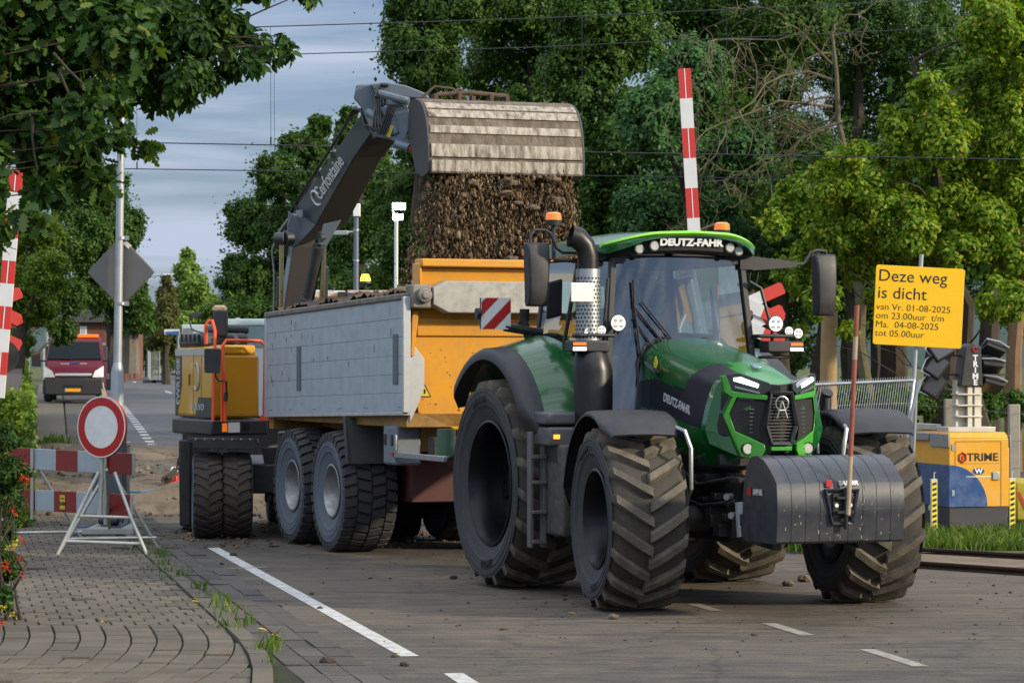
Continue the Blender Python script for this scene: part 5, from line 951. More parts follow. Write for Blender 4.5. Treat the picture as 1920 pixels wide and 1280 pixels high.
for sy in (-1, 1):
    b = MB(); b.hexa([Vector((1.50, sy * .66, 1.05)), Vector((1.52, sy * .66, 1.05)), Vector((1.52, sy * 1.24, 1.05)), Vector((1.50, sy * 1.24, 1.05))], [Vector((1.40, sy * .66, 1.58)), Vector((1.43, sy * .66, 1.58)), Vector((1.43, sy * 1.24, 1.58)), Vector((1.40, sy * 1.24, 1.58))]); b.hexa([Vector((1.5, sy * 1.24, 1.05)), Vector((1.56, sy * 1.24, 1.05)), Vector((1.56, sy * 1.27, 1.05)), Vector((1.5, sy * 1.27, 1.05))], [Vector((1.38, sy * 1.24, 1.6)), Vector((1.44, sy * 1.24, 1.6)), Vector((1.44, sy * 1.27, 1.6)), Vector((1.38, sy * 1.27, 1.6))]); b.build('mud_flap', mat('flap_rubber', (.045, .05, .058), .75, dirt=.5), tl, bevel=.008)
b = MB(); b.box(2.5, 2.95, -1.15, -.85, 1.08, 1.52); o = b.build('tool_box', mat('blue_grey_box', (.14, .17, .2), .5, dirt=.3), tl, bevel=.03)
b = MB()
for z in (1.30,):
    for x in (2.56, 2.8): b.box(x, x + .07, -1.165, -1.15, z, z + .12)
b.build('latch', BLACK, o, bevel=.008)
b = MB(); b.box(2.97, 4.6, -1.18, -1.14, 1.17, 1.23); b.box(3.0, 3.06, -1.19, -1.17, 1.22, 1.42); b.build('side_guard', STEEL, tl, bevel=.006)
b = MB(); b.box(2.92, 2.965, -1.19, -1.15, 1.175, 1.225); b.build('marker_lamp', RED, tl)
b = MB(); b.tube([(3.9, -.9, 1.22), (3.9, -.9, 1.5)], .10, 16); b.build('filter_canister', mat('green_canister', (.05, .10, .06), .4), tl)
b = MB(); b.box(3.3, 4.3, -.6, .6, 1.0, 1.25); b.box(3.3, 3.5, -.9, .9, 1.15, 1.4); b.build('tank_frame', CHASSIS, tl, bevel=.01)
# load of soil in the trailer
nx, ny = 90, 40; b = MB(); vs = []
for i in range(nx):
    for j in range(ny):
        x, y = -2.04 + 5.1 * i / (nx - 1), -1.12 + 2.24 * j / (ny - 1); hgt = .07 + .06 * (1 - (y / 1.12) ** 4) * (1 - ((x - .5) / 2.7) ** 4) + .05 * math.sin(x * 5.1 + y * 3) * math.sin(y * 6) + rng.normal(0, .018)
        p = B.w(x, y, zb(x) + 1.26 + hgt); vs.append(p)
b.add(vs, [(i * ny + j, i * ny + j + 1, (i + 1) * ny + j + 1, (i + 1) * ny + j) for i in range(nx - 1) for j in range(ny - 1)]); tag(b.build('soil_load', SOIL, smooth=60), 'brown soil heaped in the tipping trailer', 'soil', kind='stuff')
# ------------------------------------------------------------------ wheeled excavator
EO = Vector((-2.8, 37.0, 0)); ex = empty('excavator', EO); tag(ex, 'yellow wheeled excavator emptying its wide bucket over the trailer', 'excavator')
E_ = lambda u, v, Y: at(u, v, Y) - EO
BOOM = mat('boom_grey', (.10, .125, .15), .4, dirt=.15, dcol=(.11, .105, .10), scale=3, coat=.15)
BOOMD = mat('dusty_boom_painted_shade', (.018, .017, .017), .65, dirt=.3, dcol=(.04, .034, .028), scale=2)  # near-black: underside shade put into the boom colour, plus some dust
XY = mat('excavator_yellow', (.52, .26, .012), .35, dirt=.15, dcol=(.3, .2, .05), scale=3, coat=.4)
XG = mat('excavator_dark_grey', (.03, .034, .042), .42, dirt=.2, scale=5)
def sect(ul, vl, ub, vb, uc, vc, Y, dl, dc):            # box section from three seen corners; the fourth hidden
    a, bb_, c = E_(ul, vl, Y + dl), E_(ub, vb, Y), E_(uc, vc, Y + dc); return [a, bb_, c, a + c - bb_]
def boxloft(secs):                                      # first face (a-b) grey, second (b-c) dusty and darkened as shade
    b = MB()
    for i in range(len(secs) - 1):
        s0, s1 = secs[i], secs[i + 1]; o = len(b.v); b.v += [tuple(p) for p in s0 + s1]
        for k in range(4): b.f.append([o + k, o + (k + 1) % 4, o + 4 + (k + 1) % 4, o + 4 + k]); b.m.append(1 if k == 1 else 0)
    for s_, r_ in ((secs[0], 1), (secs[-1], 0)): o = len(b.v); b.v += [tuple(p) for p in s_]; b.f.append([o, o + 1, o + 2, o + 3]); b.m.append(0)
    return b
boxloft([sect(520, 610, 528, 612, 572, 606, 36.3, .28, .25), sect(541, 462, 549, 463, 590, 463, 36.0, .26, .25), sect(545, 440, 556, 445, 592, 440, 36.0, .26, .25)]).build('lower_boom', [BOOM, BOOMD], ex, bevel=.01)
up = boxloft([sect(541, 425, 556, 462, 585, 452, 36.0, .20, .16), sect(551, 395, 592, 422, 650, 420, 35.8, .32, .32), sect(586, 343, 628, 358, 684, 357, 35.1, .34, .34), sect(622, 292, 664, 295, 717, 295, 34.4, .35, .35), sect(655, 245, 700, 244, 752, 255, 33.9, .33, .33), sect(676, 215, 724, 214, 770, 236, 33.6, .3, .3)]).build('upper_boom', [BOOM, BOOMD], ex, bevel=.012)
me = text('Cerfontaine', .26, .003, .9, .004); b = MB(); p0, p1 = E_(600, 388, 35.55), E_(643, 308, 34.75); nrm = (E_(592, 422, 35.8) - E_(551, 395, 36.12)).cross(p1 - p0); nrm = nrm if nrm.y < 0 else -nrm; mid = (p0 + p1) / 2 + nrm.normalized() * .13
a0, b0, a1, b1 = E_(586, 343, 35.44), E_(628, 358, 35.1), E_(622, 292, 34.75), E_(664, 295, 34.4); ctr = (a0 * .6 + b0 * .4 + a1 * .6 + b1 * .4) / 2; ax = (b1 + a1 - a0 - b0).normalized(); nr = (b0 - a0).cross(ax); nr = -nr if nr.y > 0 else nr; nr.normalize()
b.mesh(me, frame((a0 + a1 + b0 + b1) / 4 + nr * .012 - ax * .15, ax, nr) @ Matrix.Scale(.92, 4)); b.build('boom_lettering', LETTER, up)
b = MB(); c = (a0 + b0) / 2 - ax * .30 + nr * .012; b.tube([c + ax * (.10 * math.cos(k * .6)) + nr.cross(ax) * (.10 * math.sin(k * .6)) for k in range(9)], .016, 5); b.build('boom_logo', LETTER, up)
# knee brackets, pins and cylinders
b = MB()
b.tube([E_(517, 448, 35.9), E_(536, 447, 35.85)], .085, 18); b.tube([E_(534, 447, 35.85), E_(548, 446, 35.9)], .10, 18); b.build('knee_pin', XG, ex, bevel=.008); b = MB(); b.tube([E_(598, 446, 35.6), E_(616, 446, 35.65)], .085, 18); b.build('knee_pin', XG, ex, bevel=.008)
b = MB(); pts = [(541, 395), (556, 410), (592, 424), (555, 461), (540, 462), (538, 430)]
b.prism(pts, lambda u, v, t_: E_(u, v, 35.98 + t_), .02, .10); b.build('knee_bracket', BOOM, ex, bevel=.008); b = MB(); b.prism([(606, 420), (640, 412), (612, 462), (597, 458)], lambda u, v, t_: E_(u, v, 35.55 + t_), 0, .05); b.build('knee_bracket', BOOM, ex, bevel=.008)
b = MB(); b.tube([E_(528, 452, 35.9), E_(527, 605, 36.1)], .030, 12); b.tube([E_(607, 452, 35.6), E_(603, 600, 35.9)], .038, 12); b.build('cylinder_rod', CHROME, ex)
b = MB(); b.tube([E_(597, 462, 35.6), E_(571, 600, 36.0)], .075, 14); b.tube([E_(582, 560, 35.85), E_(577, 586, 35.9)], .15, 16); b.tube([E_(526, 520, 36.1), E_(524, 610, 36.2)], .05, 12); b.tube([E_(609, 500, 35.75), E_(606, 600, 36.0)], .052, 12); b.build('hydraulic_cylinder', XG, ex)
b = MB()
for k in range(5):
    o_ = k * 4; b.tube([E_(540 - o_ * .4, 480, 36.3), E_(533 + o_ * .2, 440 - o_, 36.3), E_(548 + o_, 392 - o_ * 1.2, 36.15), E_(578 + o_ * .8, 342 - o_, 35.55), E_(614 + o_ * .6, 288 - o_, 34.8), E_(645 + o_ * .5, 240 - o_, 34.3), E_(662 + o_, 205, 34.0), E_(676 + o_, 205 + o_, 33.8), E_(684 + o_, 235 + o_, 33.6), E_(700 + o_, 240 + o_, 33.5), E_(712 + o_, 215 + o_, 33.4), E_(710 + o_ * 1.5, 180, 33.4)], .017, 7)
for (u, v, Y) in ((627, 297, 34.7), (601, 333, 35.2), (560, 396, 36.0)): b.hexa([E_(u - 8, v - 12, Y), E_(u + 3, v - 12, Y), E_(u + 3, v - 2, Y), E_(u - 8, v - 2, Y)], [E_(u - 8, v - 12, Y + .25), E_(u + 3, v - 12, Y + .25), E_(u + 3, v - 2, Y + .25), E_(u - 8, v - 2, Y + .25)])
b.build('hydraulic_hoses', mat('hose_rubber', (.012, .012, .014), .5), ex)
b = MB(); b.tube([E_(513, 610, 36.5), E_(514, 510, 36.4), E_(510, 470, 36.3), E_(520, 440, 36.2), E_(540, 410, 36.2)], .014, 6); b.box(*sorted((E_(556, 398, 35.8).x, E_(568, 398, 35.8).x)), E_(0, 0, 35.75).y, E_(0, 0, 35.9).y, E_(0, 408, 35.8).z, E_(0, 394, 35.8).z); b.tube([E_(540, 425, 35.9), E_(548, 402, 35.8), E_(558, 404, 35.7)], .012, 6); b.build('boom_lamp', GREYPAINT, ex)
# stick head, linkage and coupler
b = MB(); b.prism([(668, 159), (696, 158), (716, 200), (722, 246), (700, 262), (676, 200), (663, 185)], lambda u, v, t_: E_(u, v, 33.75 + t_), -.22, .16); b.prism([(694, 158), (722, 154), (760, 160), (800, 176), (806, 186), (770, 184), (740, 178), (716, 190)], lambda u, v, t_: E_(u, v, 33.5 + t_), -.18, .2); b.build('stick', BOOM, ex, bevel=.015)
b = MB(); b.prism([(726, 186), (764, 196), (770, 230), (760, 262), (738, 258), (728, 225)], lambda u, v, t_: E_(u, v, 33.2 + t_), -.12, .12); b.tube([E_(712, 176, 33.2), E_(765, 190, 33.0)], .05, 10); b.tube([E_(722, 200, 33.1), E_(742, 252, 33.1)], .06, 10); b.prism([(702, 246), (772, 266), (772, 276), (730, 262), (702, 256)], lambda u, v, t_: E_(u, v, 33.2 + t_), -.14, .14); b.tube([E_(742, 270, 33.0), E_(768, 278, 32.9)], .05, 12); b.tube([E_(690, 210, 33.4), E_(735, 240, 33.1)], .05, 10); b.build('linkage', mat('linkage_blue_grey', (.13, .17, .21), .45, .2, dirt=.4), ex, bevel=.008)
b = MB()
for k in range(4): b.tube([E_(705 + 3 * k, 175 - k, 33.2), E_(702 + 4 * k, 215, 33.1), E_(698 + 6 * k, 240, 33.05), E_(712 + 4 * k, 250, 33.0), E_(722 + 4 * k, 220, 33.0), E_(728 + 5 * k, 196, 33.0), E_(745 + 4 * k, 200, 33.0)], .013, 6)
b.tube([E_(712, 160, 33.3), E_(706, 166, 33.2), E_(704, 182, 33.15)], .016, 8); b.tube([E_(714, 159, 33.3), E_(728, 160, 33.3)], .022, 8); b.build('coupler_hoses', MATS['hose_rubber'], ex)
b = MB(); b.tube([E_(768, 278, 32.9), E_(772, 280, 32.9)], .052, 12); b.build('red_cap', RED, ex); b = MB(); b.prism([(728, 233), (738, 236), (731, 258), (724, 256)], lambda u, v, t_: E_(u, v, 33.04 + t_), 0, .03); b.build('yellow_tag', MATS['yellow_sticker'], ex)
# bucket
K = Fr(-.20, 32.95, 20); K.o.z = 4.86
BK = mat('muddy_bucket_steel', (.37, .335, .28), .65, .1, dirt=.95, dcol=(.075, .055, .036), scale=11, stretch=(1, 1.3, .28), bump=.3, bscale=30)
BKM = mat('caked_mud', (.10, .076, .053), .95, dirt=.7, dcol=(.24, .205, .165), scale=9, stretch=(1, 1, .4), bump=.7, bscale=25)
BKD = mat('dark_bucket_side', (.05, .052, .058), .6, .2, dirt=.5, scale=4)
M_ = Matrix.Translation(K.o - EO) @ Matrix.Rotation(K.rz, 4, 'Z')
sh = [(-.30, .40), (-.20, .455), (-.05, .465), (.10, .425), (.22, .345), (.30, .25), (.345, .16), (.375, .07), (.395, -.02), (.41, -.12), (.42, -.22), (.425, -.33), (.42, -.42), (.40, -.445)]
b = MB(); W2 = .95; sec = sh + [(x - .03, z - (.02 if i < 6 else 0)) for i, (x, z) in list(enumerate(sh))[::-1]]; b.mi = 1; b.prism(sec, lambda a, c, t_: Vector((a, t_, c)), -W2, W2)
def band(z0, z1, th, mi, y0=-W2 + .01, y1=W2 - .01):
    pts = [p for p in sh if z0 < p[1] < z1 and p[0] > -.02]; f = lambda z: float(np.interp(z, [p[1] for p in sh[::-1] if p[0] > -.02], [p[0] for p in sh[::-1] if p[0] > -.02])); pl = [(f(z1) - .002, z1)] + pts + [(f(z0) - .002, z0)]; b.mi = mi; b.prism(pl + [(x + th, z) for x, z in pl[::-1]], lambda a, c, t_: Vector((a, t_, c)), y0, y1)
band(.33, .40, .014, 0); band(.22, .31, .022, 0); band(.03, .12, .020, 0); band(-.25, -.10, .026, 0); band(-.44, -.29, .034, 0)
bk = b.build('bucket', [BK, BKM], ex, bevel=.006, smooth=25, M=M_)
for sy in (-1, 1):
    b = MB(); b.prism(sh + [(.20, -.48), (-.05, -.40), (-.22, -.12), (-.34, .1)], lambda a, c, t_: Vector((a * 1.005, t_, c)), sy * W2, sy * (W2 + .03)); b.build('side_plate', BKD, bk, bevel=.006)
b = MB()
for (y, z, h) in ((-.75, .46, .07), (-.45, .465, .09), (-.28, .465, .05), (-.05, .465, .08), (.15, .465, .06)): b.box(-.16, -.04, y, y + .05, z - .02, z + h); 
b.tube([(-.1, -.7, .52), (-.1, -.3, .56), (-.1, .2, .53)], .03, 8); b.tube([(-.1, -.55, .5), (-.1, -.42, .60), (-.1, -.25, .52)], .018, 7); b.tube([(-.1, -.9, .47), (-.1, -.72, .62), (-.1, -.5, .60), (-.1, -.36, .5)], .016, 7); b.build('bucket_lugs', mat('rusty_steel', (.10, .065, .045), .9, .1, var=.6, scale=12), bk, bevel=.006)
# upper carriage
z0, z1, z2 = 1.28, 1.49, 2.47
p0, p1, p2 = at(322, 690, 37.3), at(396, 690, 35.6), at(503, 690, 36.2); 
for p in (p0, p1, p2): p.z = 0
dv = (p0 - p1).normalized(); p3 = p2 + dv * 1.75
def block(quads, za, zb_, name, m, bev=.02, parent=ex):
    b = MB()
    for q in quads: b.hexa([Vector((p.x, p.y, za)) - EO for p in q], [Vector((p.x, p.y, zb_)) - EO for p in q])
    return b.build(name, m, parent, bevel=bev)
d12 = (p2 - p1).normalized(); ins = lambda p, a, c: p + dv * a + d12 * c
plat = block([[p0, p1, p2, p3]], z0, z1, 'platform', XG, .03)
ew = (p2 - p1).length; hood = block([[ins(p1, 1.72, .02), ins(p1, .02, .02), ins(p1, .02, .24), ins(p1, 1.72, .24)]], z1 + .01, z2 - .04, 'engine_hood', XY, .05)
tank = block([[ins(p1, 1.0, .16), ins(p1, .05, .16), ins(p1, .05, ew - .12), ins(p1, 1.0, ew - .12)]], z1 + .01, z2 - .14, 'fuel_tank', XY, .04); block([[ins(p1, 1.0, .16), ins(p1, .05, .17), ins(p1, .05, ew - .18), ins(p1, 1.0, ew - .18)]], z2 - .15, z2 - .02, 'tank_top', XY, .03, tank)
nA = Vector((-dv.y, dv.x, 0)); nA = nA if nA.x < 0 else -nA
def onA(a, zz, off=.004): return ins(p1, a, .02) + nA * off + Vector((0, 0, zz)) - EO
b = MB(); b.prism([(1.0, z1 + .02), (.30, z1 + .02), (.30, z1 + .28), (.62, z1 + .28), (.78, z1 + .02)][:5], lambda a, c, t_: onA(a, c, t_), .001, .006); b.build('dark_decal', XG, hood); b = MB(); b.prism([(1.71, z1 + .02), (1.64, z1 + .02), (1.42, z1 + .42), (1.42, z2 - .16), (1.71, z2 - .16)], lambda a, c, t_: onA(a, c, t_), .001, .006); b.build('dark_decal', XG, hood); b = MB(); b.prism([(.36, z1 + .02), (.02, z1 + .02), (.02, z1 + .28), (.36, z1 + .28)], lambda a, c, t_: onA(a, c, t_), .002, .005); b.build('dark_decal', XG, hood)
b = MB(); b.prism([(1.71, z2 - .15), (.04, z2 - .15), (.04, z2 - .07), (1.71, z2 - .07)], lambda a, c, t_: onA(a, c, t_), .002, .008); b.build('silver_strip', mat('silver_trim', (.5, .5, .5), .35, .6), hood)
b = MB()
for a in (.88, .50): b.prism([(a, z1 + .02), (a - .012, z1 + .02), (a - .012, z2 - .16), (a, z2 - .16)], lambda a, c, t_: onA(a, c, t_), .001, .003)
b.prism([(1.06, z1 + .44), (1.02, z1 + .44), (1.02, z1 + .58), (1.06, z1 + .58)], lambda a, c, t_: onA(a, c, t_), .002, .014); b.build('panel_joint', mat('joint_dark', (.16, .09, .01), .6), hood)
me = text('EWR150E', .20, .002, .75, .004); b = MB(); b.mesh(me, frame(onA(1.56, z1 + .48, .008), (0, 0, 1), nA)); b.build('lettering', GREYLET, hood); b = MB(); me = text('VOLVO', .12, .002, 1.5, .002); b.mesh(me, frame(onA(.66, z1 + .15, .008), (-dv), nA)); b.build('lettering', GREYLET, hood)
b = MB()
for k in range(24):
    a = R(60) + R(250) * k / 24; a2 = R(60) + R(250) * (k + 1) / 24
    b.tube([onA(.70 + .12 * math.cos(a), z1 + .55 + .17 * math.sin(a), .01), onA(.70 + .12 * math.cos(a2), z1 + .55 + .17 * math.sin(a2), .01)], .016, 5)
b.build('company_logo', GREYLET, hood)
block([[ins(p1, 1.7, .05), ins(p1, .55, .05), ins(p1, .55, .8), ins(p1, 1.7, .8)]], z2 - .05, z2 + .14, 'hood_top', XG, .06); block([[ins(p1, 1.3, .35), ins(p1, .9, .35), ins(p1, .9, .95), ins(p1, 1.3, .95)]], z2 + .13, z2 + .26, 'hood_hump', XG, .05)
b = MB(); q = at(412, 600, 36.4) - EO; b.box(q.x - .08, q.x + .10, q.y - .1, q.y + .1, z2 + .1, z2 + .44); b.build('exhaust_cover', XG, ex, bevel=.02)
b = MB(); b.tube([(q.x, q.y, z2 + .44), (q.x, q.y, z2 + .48)], .10, 20); b.tube([(q.x, q.y, z2 + .48), (q.x, q.y, z2 + .505)], [.085, .06], 20); b.build('antenna_disc', mat('cream_disc', (.6, .42, .25), .5), ex)
b = MB(); q = E_(362, 640, 36.6); 
for k in range(6): b.box(q.x - .12 + k * .055, q.x - .09 + k * .055, q.y - .35, q.y - .33, z2 + .02, z2 + .12)
b.build('vent_slots', MESH, ex)
b = MB(); b.tube([E_(382, 625, 36.0), E_(360, 618, 36.0), E_(356, 605, 36.0), E_(356, 586, 36.0)], .012, 6); b.prism([(357, 588), (383, 585), (372, 594), (358, 597)], lambda u, v, t_: E_(u, v, 36.0 + t_), -.05, .05); b.build('hood_mirror', XG, ex, bevel=.006)
b = MB(); b.tube([E_(386, 645, 35.7), E_(386, 608, 35.7), E_(391, 601, 35.7), E_(398, 601, 35.7), E_(403, 620, 35.6), E_(403, 650, 35.55), E_(399, 790, 35.5)], .022, 8); b.build('handrail', ORANGE, ex)
b = MB(); b.tube([E_(422, 790, 35.5), E_(421, 700, 35.5), E_(417, 690, 35.5), E_(418, 648, 35.5), E_(424, 638, 35.55), E_(488, 639, 35.9), E_(497, 648, 35.95), E_(495, 780, 35.95)], .022, 8); b.tube([E_(416, 790, 35.5), E_(416, 700, 35.5)], .018, 8); b.prism([(489, 778), (500, 778), (508, 788), (484, 788)], lambda u, v, t_: E_(u, v, 35.9 + t_), 0, .1); b.build('handrail', ORANGE, ex)
b = MB(); b.prism([(383, 655), (386, 653), (412, 654), (415, 657), (413, 698), (410, 700), (386, 699), (383, 696)], lambda u, v, t_: E_(u, v, 35.2 + t_), 0, .07); b.tube([E_(407, 665, 35.3), E_(404, 705, 35.3), (E_(410, 714, 35.3)), E_(424, 714, 35.3), E_(425, 745, 35.4)], .014, 7); b.tube([E_(424, 735, 35.4), E_(423, 752, 35.4)], .028, 8); b.build('side_mirror', BLACK, ex, bevel=.01)
b = MB(); nB = Vector((d12.y, -d12.x, 0)); nB = nB if nB.y < 0 else -nB
def onB(c, zz, off): return p1 + d12 * c + nB * off + Vector((0, 0, zz)) - EO
b.prism([(.26, z0 + .04), (.44, z0 + .04), (.44, z1 - .04), (.26, z1 - .04)], lambda a, c, t_: onB(a, c, t_), .0, .015); b.build('head_lamp', mat('white_lens', (.85, .85, .83), .2, coat=.6), ex); b = MB(); b.prism([(.17, z0 + .05), (.24, z0 + .05), (.24, z1 - .05), (.17, z1 - .05)], lambda a, c, t_: onB(a, c, t_), .0, .012); b.build('turn_signal', AMBER, ex)
b = MB()
for k in range(5): b.prism([(-.01 + .52 * 0 + .5 + k * .025, z0 + .06), (.505 + k * .025, z0 + .06), (.505 + k * .025, z1 - .05), (.49 + k * .025, z1 - .05)], lambda a, c, t_: onB(a, c, t_), .0, .005)
b.build('step_vents', MESH, ex)
b = MB(); b.tube([Vector((0.2, .3, .9)), Vector((.2, .3, 1.3))], .55, 24); b.box(-1.0, 1.2, -1.6, 2.4, .55, .92); b.build('undercarriage', CHASSIS, ex, bevel=.02)
XR = mat('excavator_tyre', (.045, .036, .028), .9, dirt=.8, dcol=(.095, .07, .048), scale=6, bump=.4, bscale=40)
for (u, Y) in ((389, 35.15), (443, 35.2)):
    p = at(u, 690, Y) - EO; wheel(ex, (p.x, p.y, .545), .37, .545, .27, -1, ('worn', 26), (RUBGREY, XR), R(8 - 90), depth=.2, sh=.02, rimmat=mat('orange_brown_rim', (.30, .13, .03), .6, dirt=.5))
for (x, y) in ((.75, -1.85), (1.12, -1.85), (-.72, 1.3), (1.05, 1.3)): wheel(ex, (x + .3, y + .3, .545), .37, .545, .27, 1, ('worn', 26), (RUBGREY, XR), R(8 - 90), depth=.2, sh=.02, rimmat=MATS['orange_brown_rim'])
b = MB(); q = E_(0, 0, 35.0); b.hexa([E_(352, 830, 34.8), E_(484, 832, 34.9), E_(486, 832, 36), E_(352, 830, 36)], [E_(352, 820, 34.8), E_(480, 822, 34.9), E_(486, 822, 36), E_(352, 820, 36)]); b.hexa([E_(361, 841, 34.75), E_(480, 842, 34.85), E_(480, 842, 34.9), E_(361, 841, 34.8)], [E_(361, 821, 34.75), E_(480, 822, 34.85), E_(480, 822, 34.9), E_(361, 821, 34.8)]); b.build('wheel_guard', CHASSIS, ex, bevel=.006)
b = MB()
for k in range(7): p = E_(367 + k * 17, 823, 34.74); b.tube([p, p + Vector((0, -.012, 0))], .012, 6)
b.build('guard_bolts', STEEL, ex)
b = MB(); b.hexa([E_(337, 985, 36.4), E_(358, 987, 36.4), E_(400, 985, 37.4), E_(337, 985, 37.4)], [E_(335, 824, 36.4), E_(358, 824, 36.4), E_(400, 824, 37.4), E_(335, 824, 37.4)]); b.build('stabiliser', CHASSIS, ex, bevel=.02)
b = MB(); b.hexa([E_(510, 955, 35.6), E_(520, 955, 35.6), E_(560, 955, 36), E_(510, 955, 36)], [E_(490, 838, 35.6), E_(520, 838, 35.6), E_(560, 838, 36), E_(490, 838, 36)]); b.tube([E_(505, 925, 35.5), E_(505, 940, 35.5)], .06, 10); b.build('axle_support', CHASSIS, ex, bevel=.01)
# ------------------------------------------------------------------ soil pouring out of the bucket
def clods(name, P, size, stretch, m, label, sub=1, cat='soil'):
    bm = bmesh.new(); bmesh.ops.create_icosphere(bm, subdivisions=sub, radius=1.0); base = np.array([v.co[:] for v in bm.verts]); fc = np.array([[v.index for v in f.verts] for f in bm.faces]); bm.free()
    n, k = len(P), len(base); s = np.asarray(size)[:, None] * rng.uniform(.6, 1.3, (n, 3)); s[:, 2] *= stretch; V = base[None] * s[:, None] * (1 + rng.normal(0, .2 if sub < 3 else .05, (n, k, 1)) + (0 if sub < 3 else .32 * np.sin(base[None] @ rng.normal(0, 2.6, (n, 3, 1)) + rng.uniform(0, 6, (n, 1, 1))) + .16 * np.sin(base[None] @ rng.normal(0, 6, (n, 3, 1)) + rng.uniform(0, 6, (n, 1, 1)))))
    a = rng.uniform(0, 6.28, n); ca, sa = np.cos(a)[:, None], np.sin(a)[:, None]; x, y = V[:, :, 0] * ca - V[:, :, 1] * sa, V[:, :, 0] * sa + V[:, :, 1] * ca; V = np.stack([x, y, V[:, :, 2]], 2) + P[:, None]
    me = bpy.data.meshes.new(name); me.vertices.add(n * k); me.vertices.foreach_set('co', V.reshape(-1)); lo = (np.arange(n)[:, None, None] * k + fc[None]).reshape(-1); nf = n * len(fc); me.loops.add(len(lo)); me.loops.foreach_set('vertex_index', lo); me.polygons.add(nf); me.polygons.foreach_set('loop_start', np.arange(nf) * 3); me.polygons.foreach_set('loop_total', np.full(nf, 3)); me.materials.append(m); me.update(); me.validate()
    o = bpy.data.objects.new(name, me); SC.collection.objects.link(o); tag(o, label, cat, kind='stuff'); return o
EARTH = leafmat('falling_earth', [(0, (.06, .038, .02)), (.55, (.14, .095, .055)), (.9, (.23, .165, .10)), (1, (.34, .25, .15))], rough=.95, transl=0)
n_ = 170000; t_ = rng.uniform(0, 1.15, n_); hw = .84 + .34 * t_; c_ = rng.uniform(-1.08, 1, n_); yl = c_ * hw - .04 * t_; streak = .12 * np.sin(yl * 9) + .08 * np.sin(yl * 23 + 1)
xl = rng.normal(.08, .15, n_) + .05; zl = 4.45 - t_ * 1.62 + rng.normal(0, .02, n_); keep = (rng.uniform(0, 1, n_) < np.clip(1.15 - 1.1 * np.abs(c_) ** 4 + 2.0 * streak - .25 * t_, .05, 1)); Pw = np.stack([K.o.x + K.f.x * xl + K.l.x * yl, K.o.y + K.f.y * xl + K.l.y * yl, zl], 1)[keep]
clods('falling_soil', Pw, rng.gamma(1.0, .0040, len(Pw)) + .003, 2.6, EARTH, 'loose brown earth pouring from the bucket into the trailer')
cl = [(-.45, 4.30, .10), (-.2, 4.36, .12), (.55, 4.38, .12), (.75, 4.36, .10), (.30, 4.02, .14), (.42, 3.92, .10), (.12, 4.08, .08), (-.15, 3.50, .13), (.02, 3.42, .12), (.22, 3.40, .08), (-.6, 3.9, .07), (.65, 3.7, .07), (.4, 4.4, .1), (-.35, 3.2, .09), (-.05, 4.2, .1), (.9, 4.3, .06), (-.55, 4.15, .07), (.18, 3.75, .10), (.6, 4.12, .09), (-.3, 3.72, .08), (.75, 4.0, .06), (-.7, 3.55, .07), (.0, 4.32, .13), (.25, 4.36, .12)]
cl = [(y, z, r_ * .72) for i, (y, z, r_) in enumerate(cl) if i % 2 == 0]
Pc = np.array([[K.o.x + K.f.x * .46 + K.l.x * y, K.o.y + K.f.y * .46 + K.l.y * y, z] for y, z, r_ in cl]); clods('soil_clumps', Pc, [r_ for _, _, r_ in cl], .62, mat('clay_clump', (.145, .105, .068), .95, var=.5, scale=9, bump=1.0, bscale=22), 'bigger clay clumps falling below the bucket lip', 3)
# ------------------------------------------------------------------ street furniture and signs
GALV = mat('galvanised_pole', (.36, .39, .41), .42, .5, var=.4, scale=5)
SIGNBACK = mat('sign_back_grey', (.16, .155, .145), .55, .3, var=.25, scale=3)
# lamp post with the back of a square sign
Y = 37.9; o_ = gp(219, 985); lp = empty('lamp_post', o_); tag(lp, 'tall galvanised lamp post carrying a grey diamond sign seen from behind', 'lamp post')
q = lambda u, v, dy=0.0: at(u, v, Y + dy) - o_
b = MB(); b.tube([q(219, 985), q(220, 700), q(220.5, 680)], [.088, .088, .06], 20); b.tube([q(220.5, 680), q(228, 190), q(231, 25)], [.058, .05, .042], 20); b.tube([q(231, 25), q(231, 18)], [.03, .02], 10); b.build('pole', GALV, lp)
b = MB(); c = q(226, 510, .09); ang = R(-12); ax = Vector((math.cos(ang), math.sin(ang), 0)); nn = Vector((-ax.y, ax.x, 0)); rad = .50; pts = []
for k in range(4):
    a = k * math.pi / 2
    for j in (-1, 0, 1): aa = a + j * .10; r_ = rad * (.93 if j == 0 else .865 / 1); pts.append((r_ * math.cos(aa) * 1.02, r_ * math.sin(aa) * 1.02))
b.prism(pts, lambda a, z, t_: c + ax * a + Vector((0, 0, z)) + nn * t_, 0, .012); rim = [(a * 1.02, z * 1.02) for a, z in pts]; b.prism(rim, lambda a, z, t_: c + ax * a + Vector((0, 0, z)) + nn * t_, .012, .03); b.build('sign_plate', SIGNBACK, lp, bevel=.003)
b = MB()
for v in (446, 569): p = q(226, v, 0); b.tube([p - Vector((0, 0, .02)), p + Vector((0, 0, .02))], .066, 16); b.box(p.x + .05, p.x + .11, p.y - .03, p.y + .06, p.z - .03, p.z + .03)
b.build('clamp', STEEL, lp); b = MB(); p = q(238, 458, .07); M_ = frame(p, (.75, 0, -.7), (0, -1, 0)); b.box(-.06, .06, -.03, .03, -.002, .006, M_); b.build('sticker', WHITE, lp)
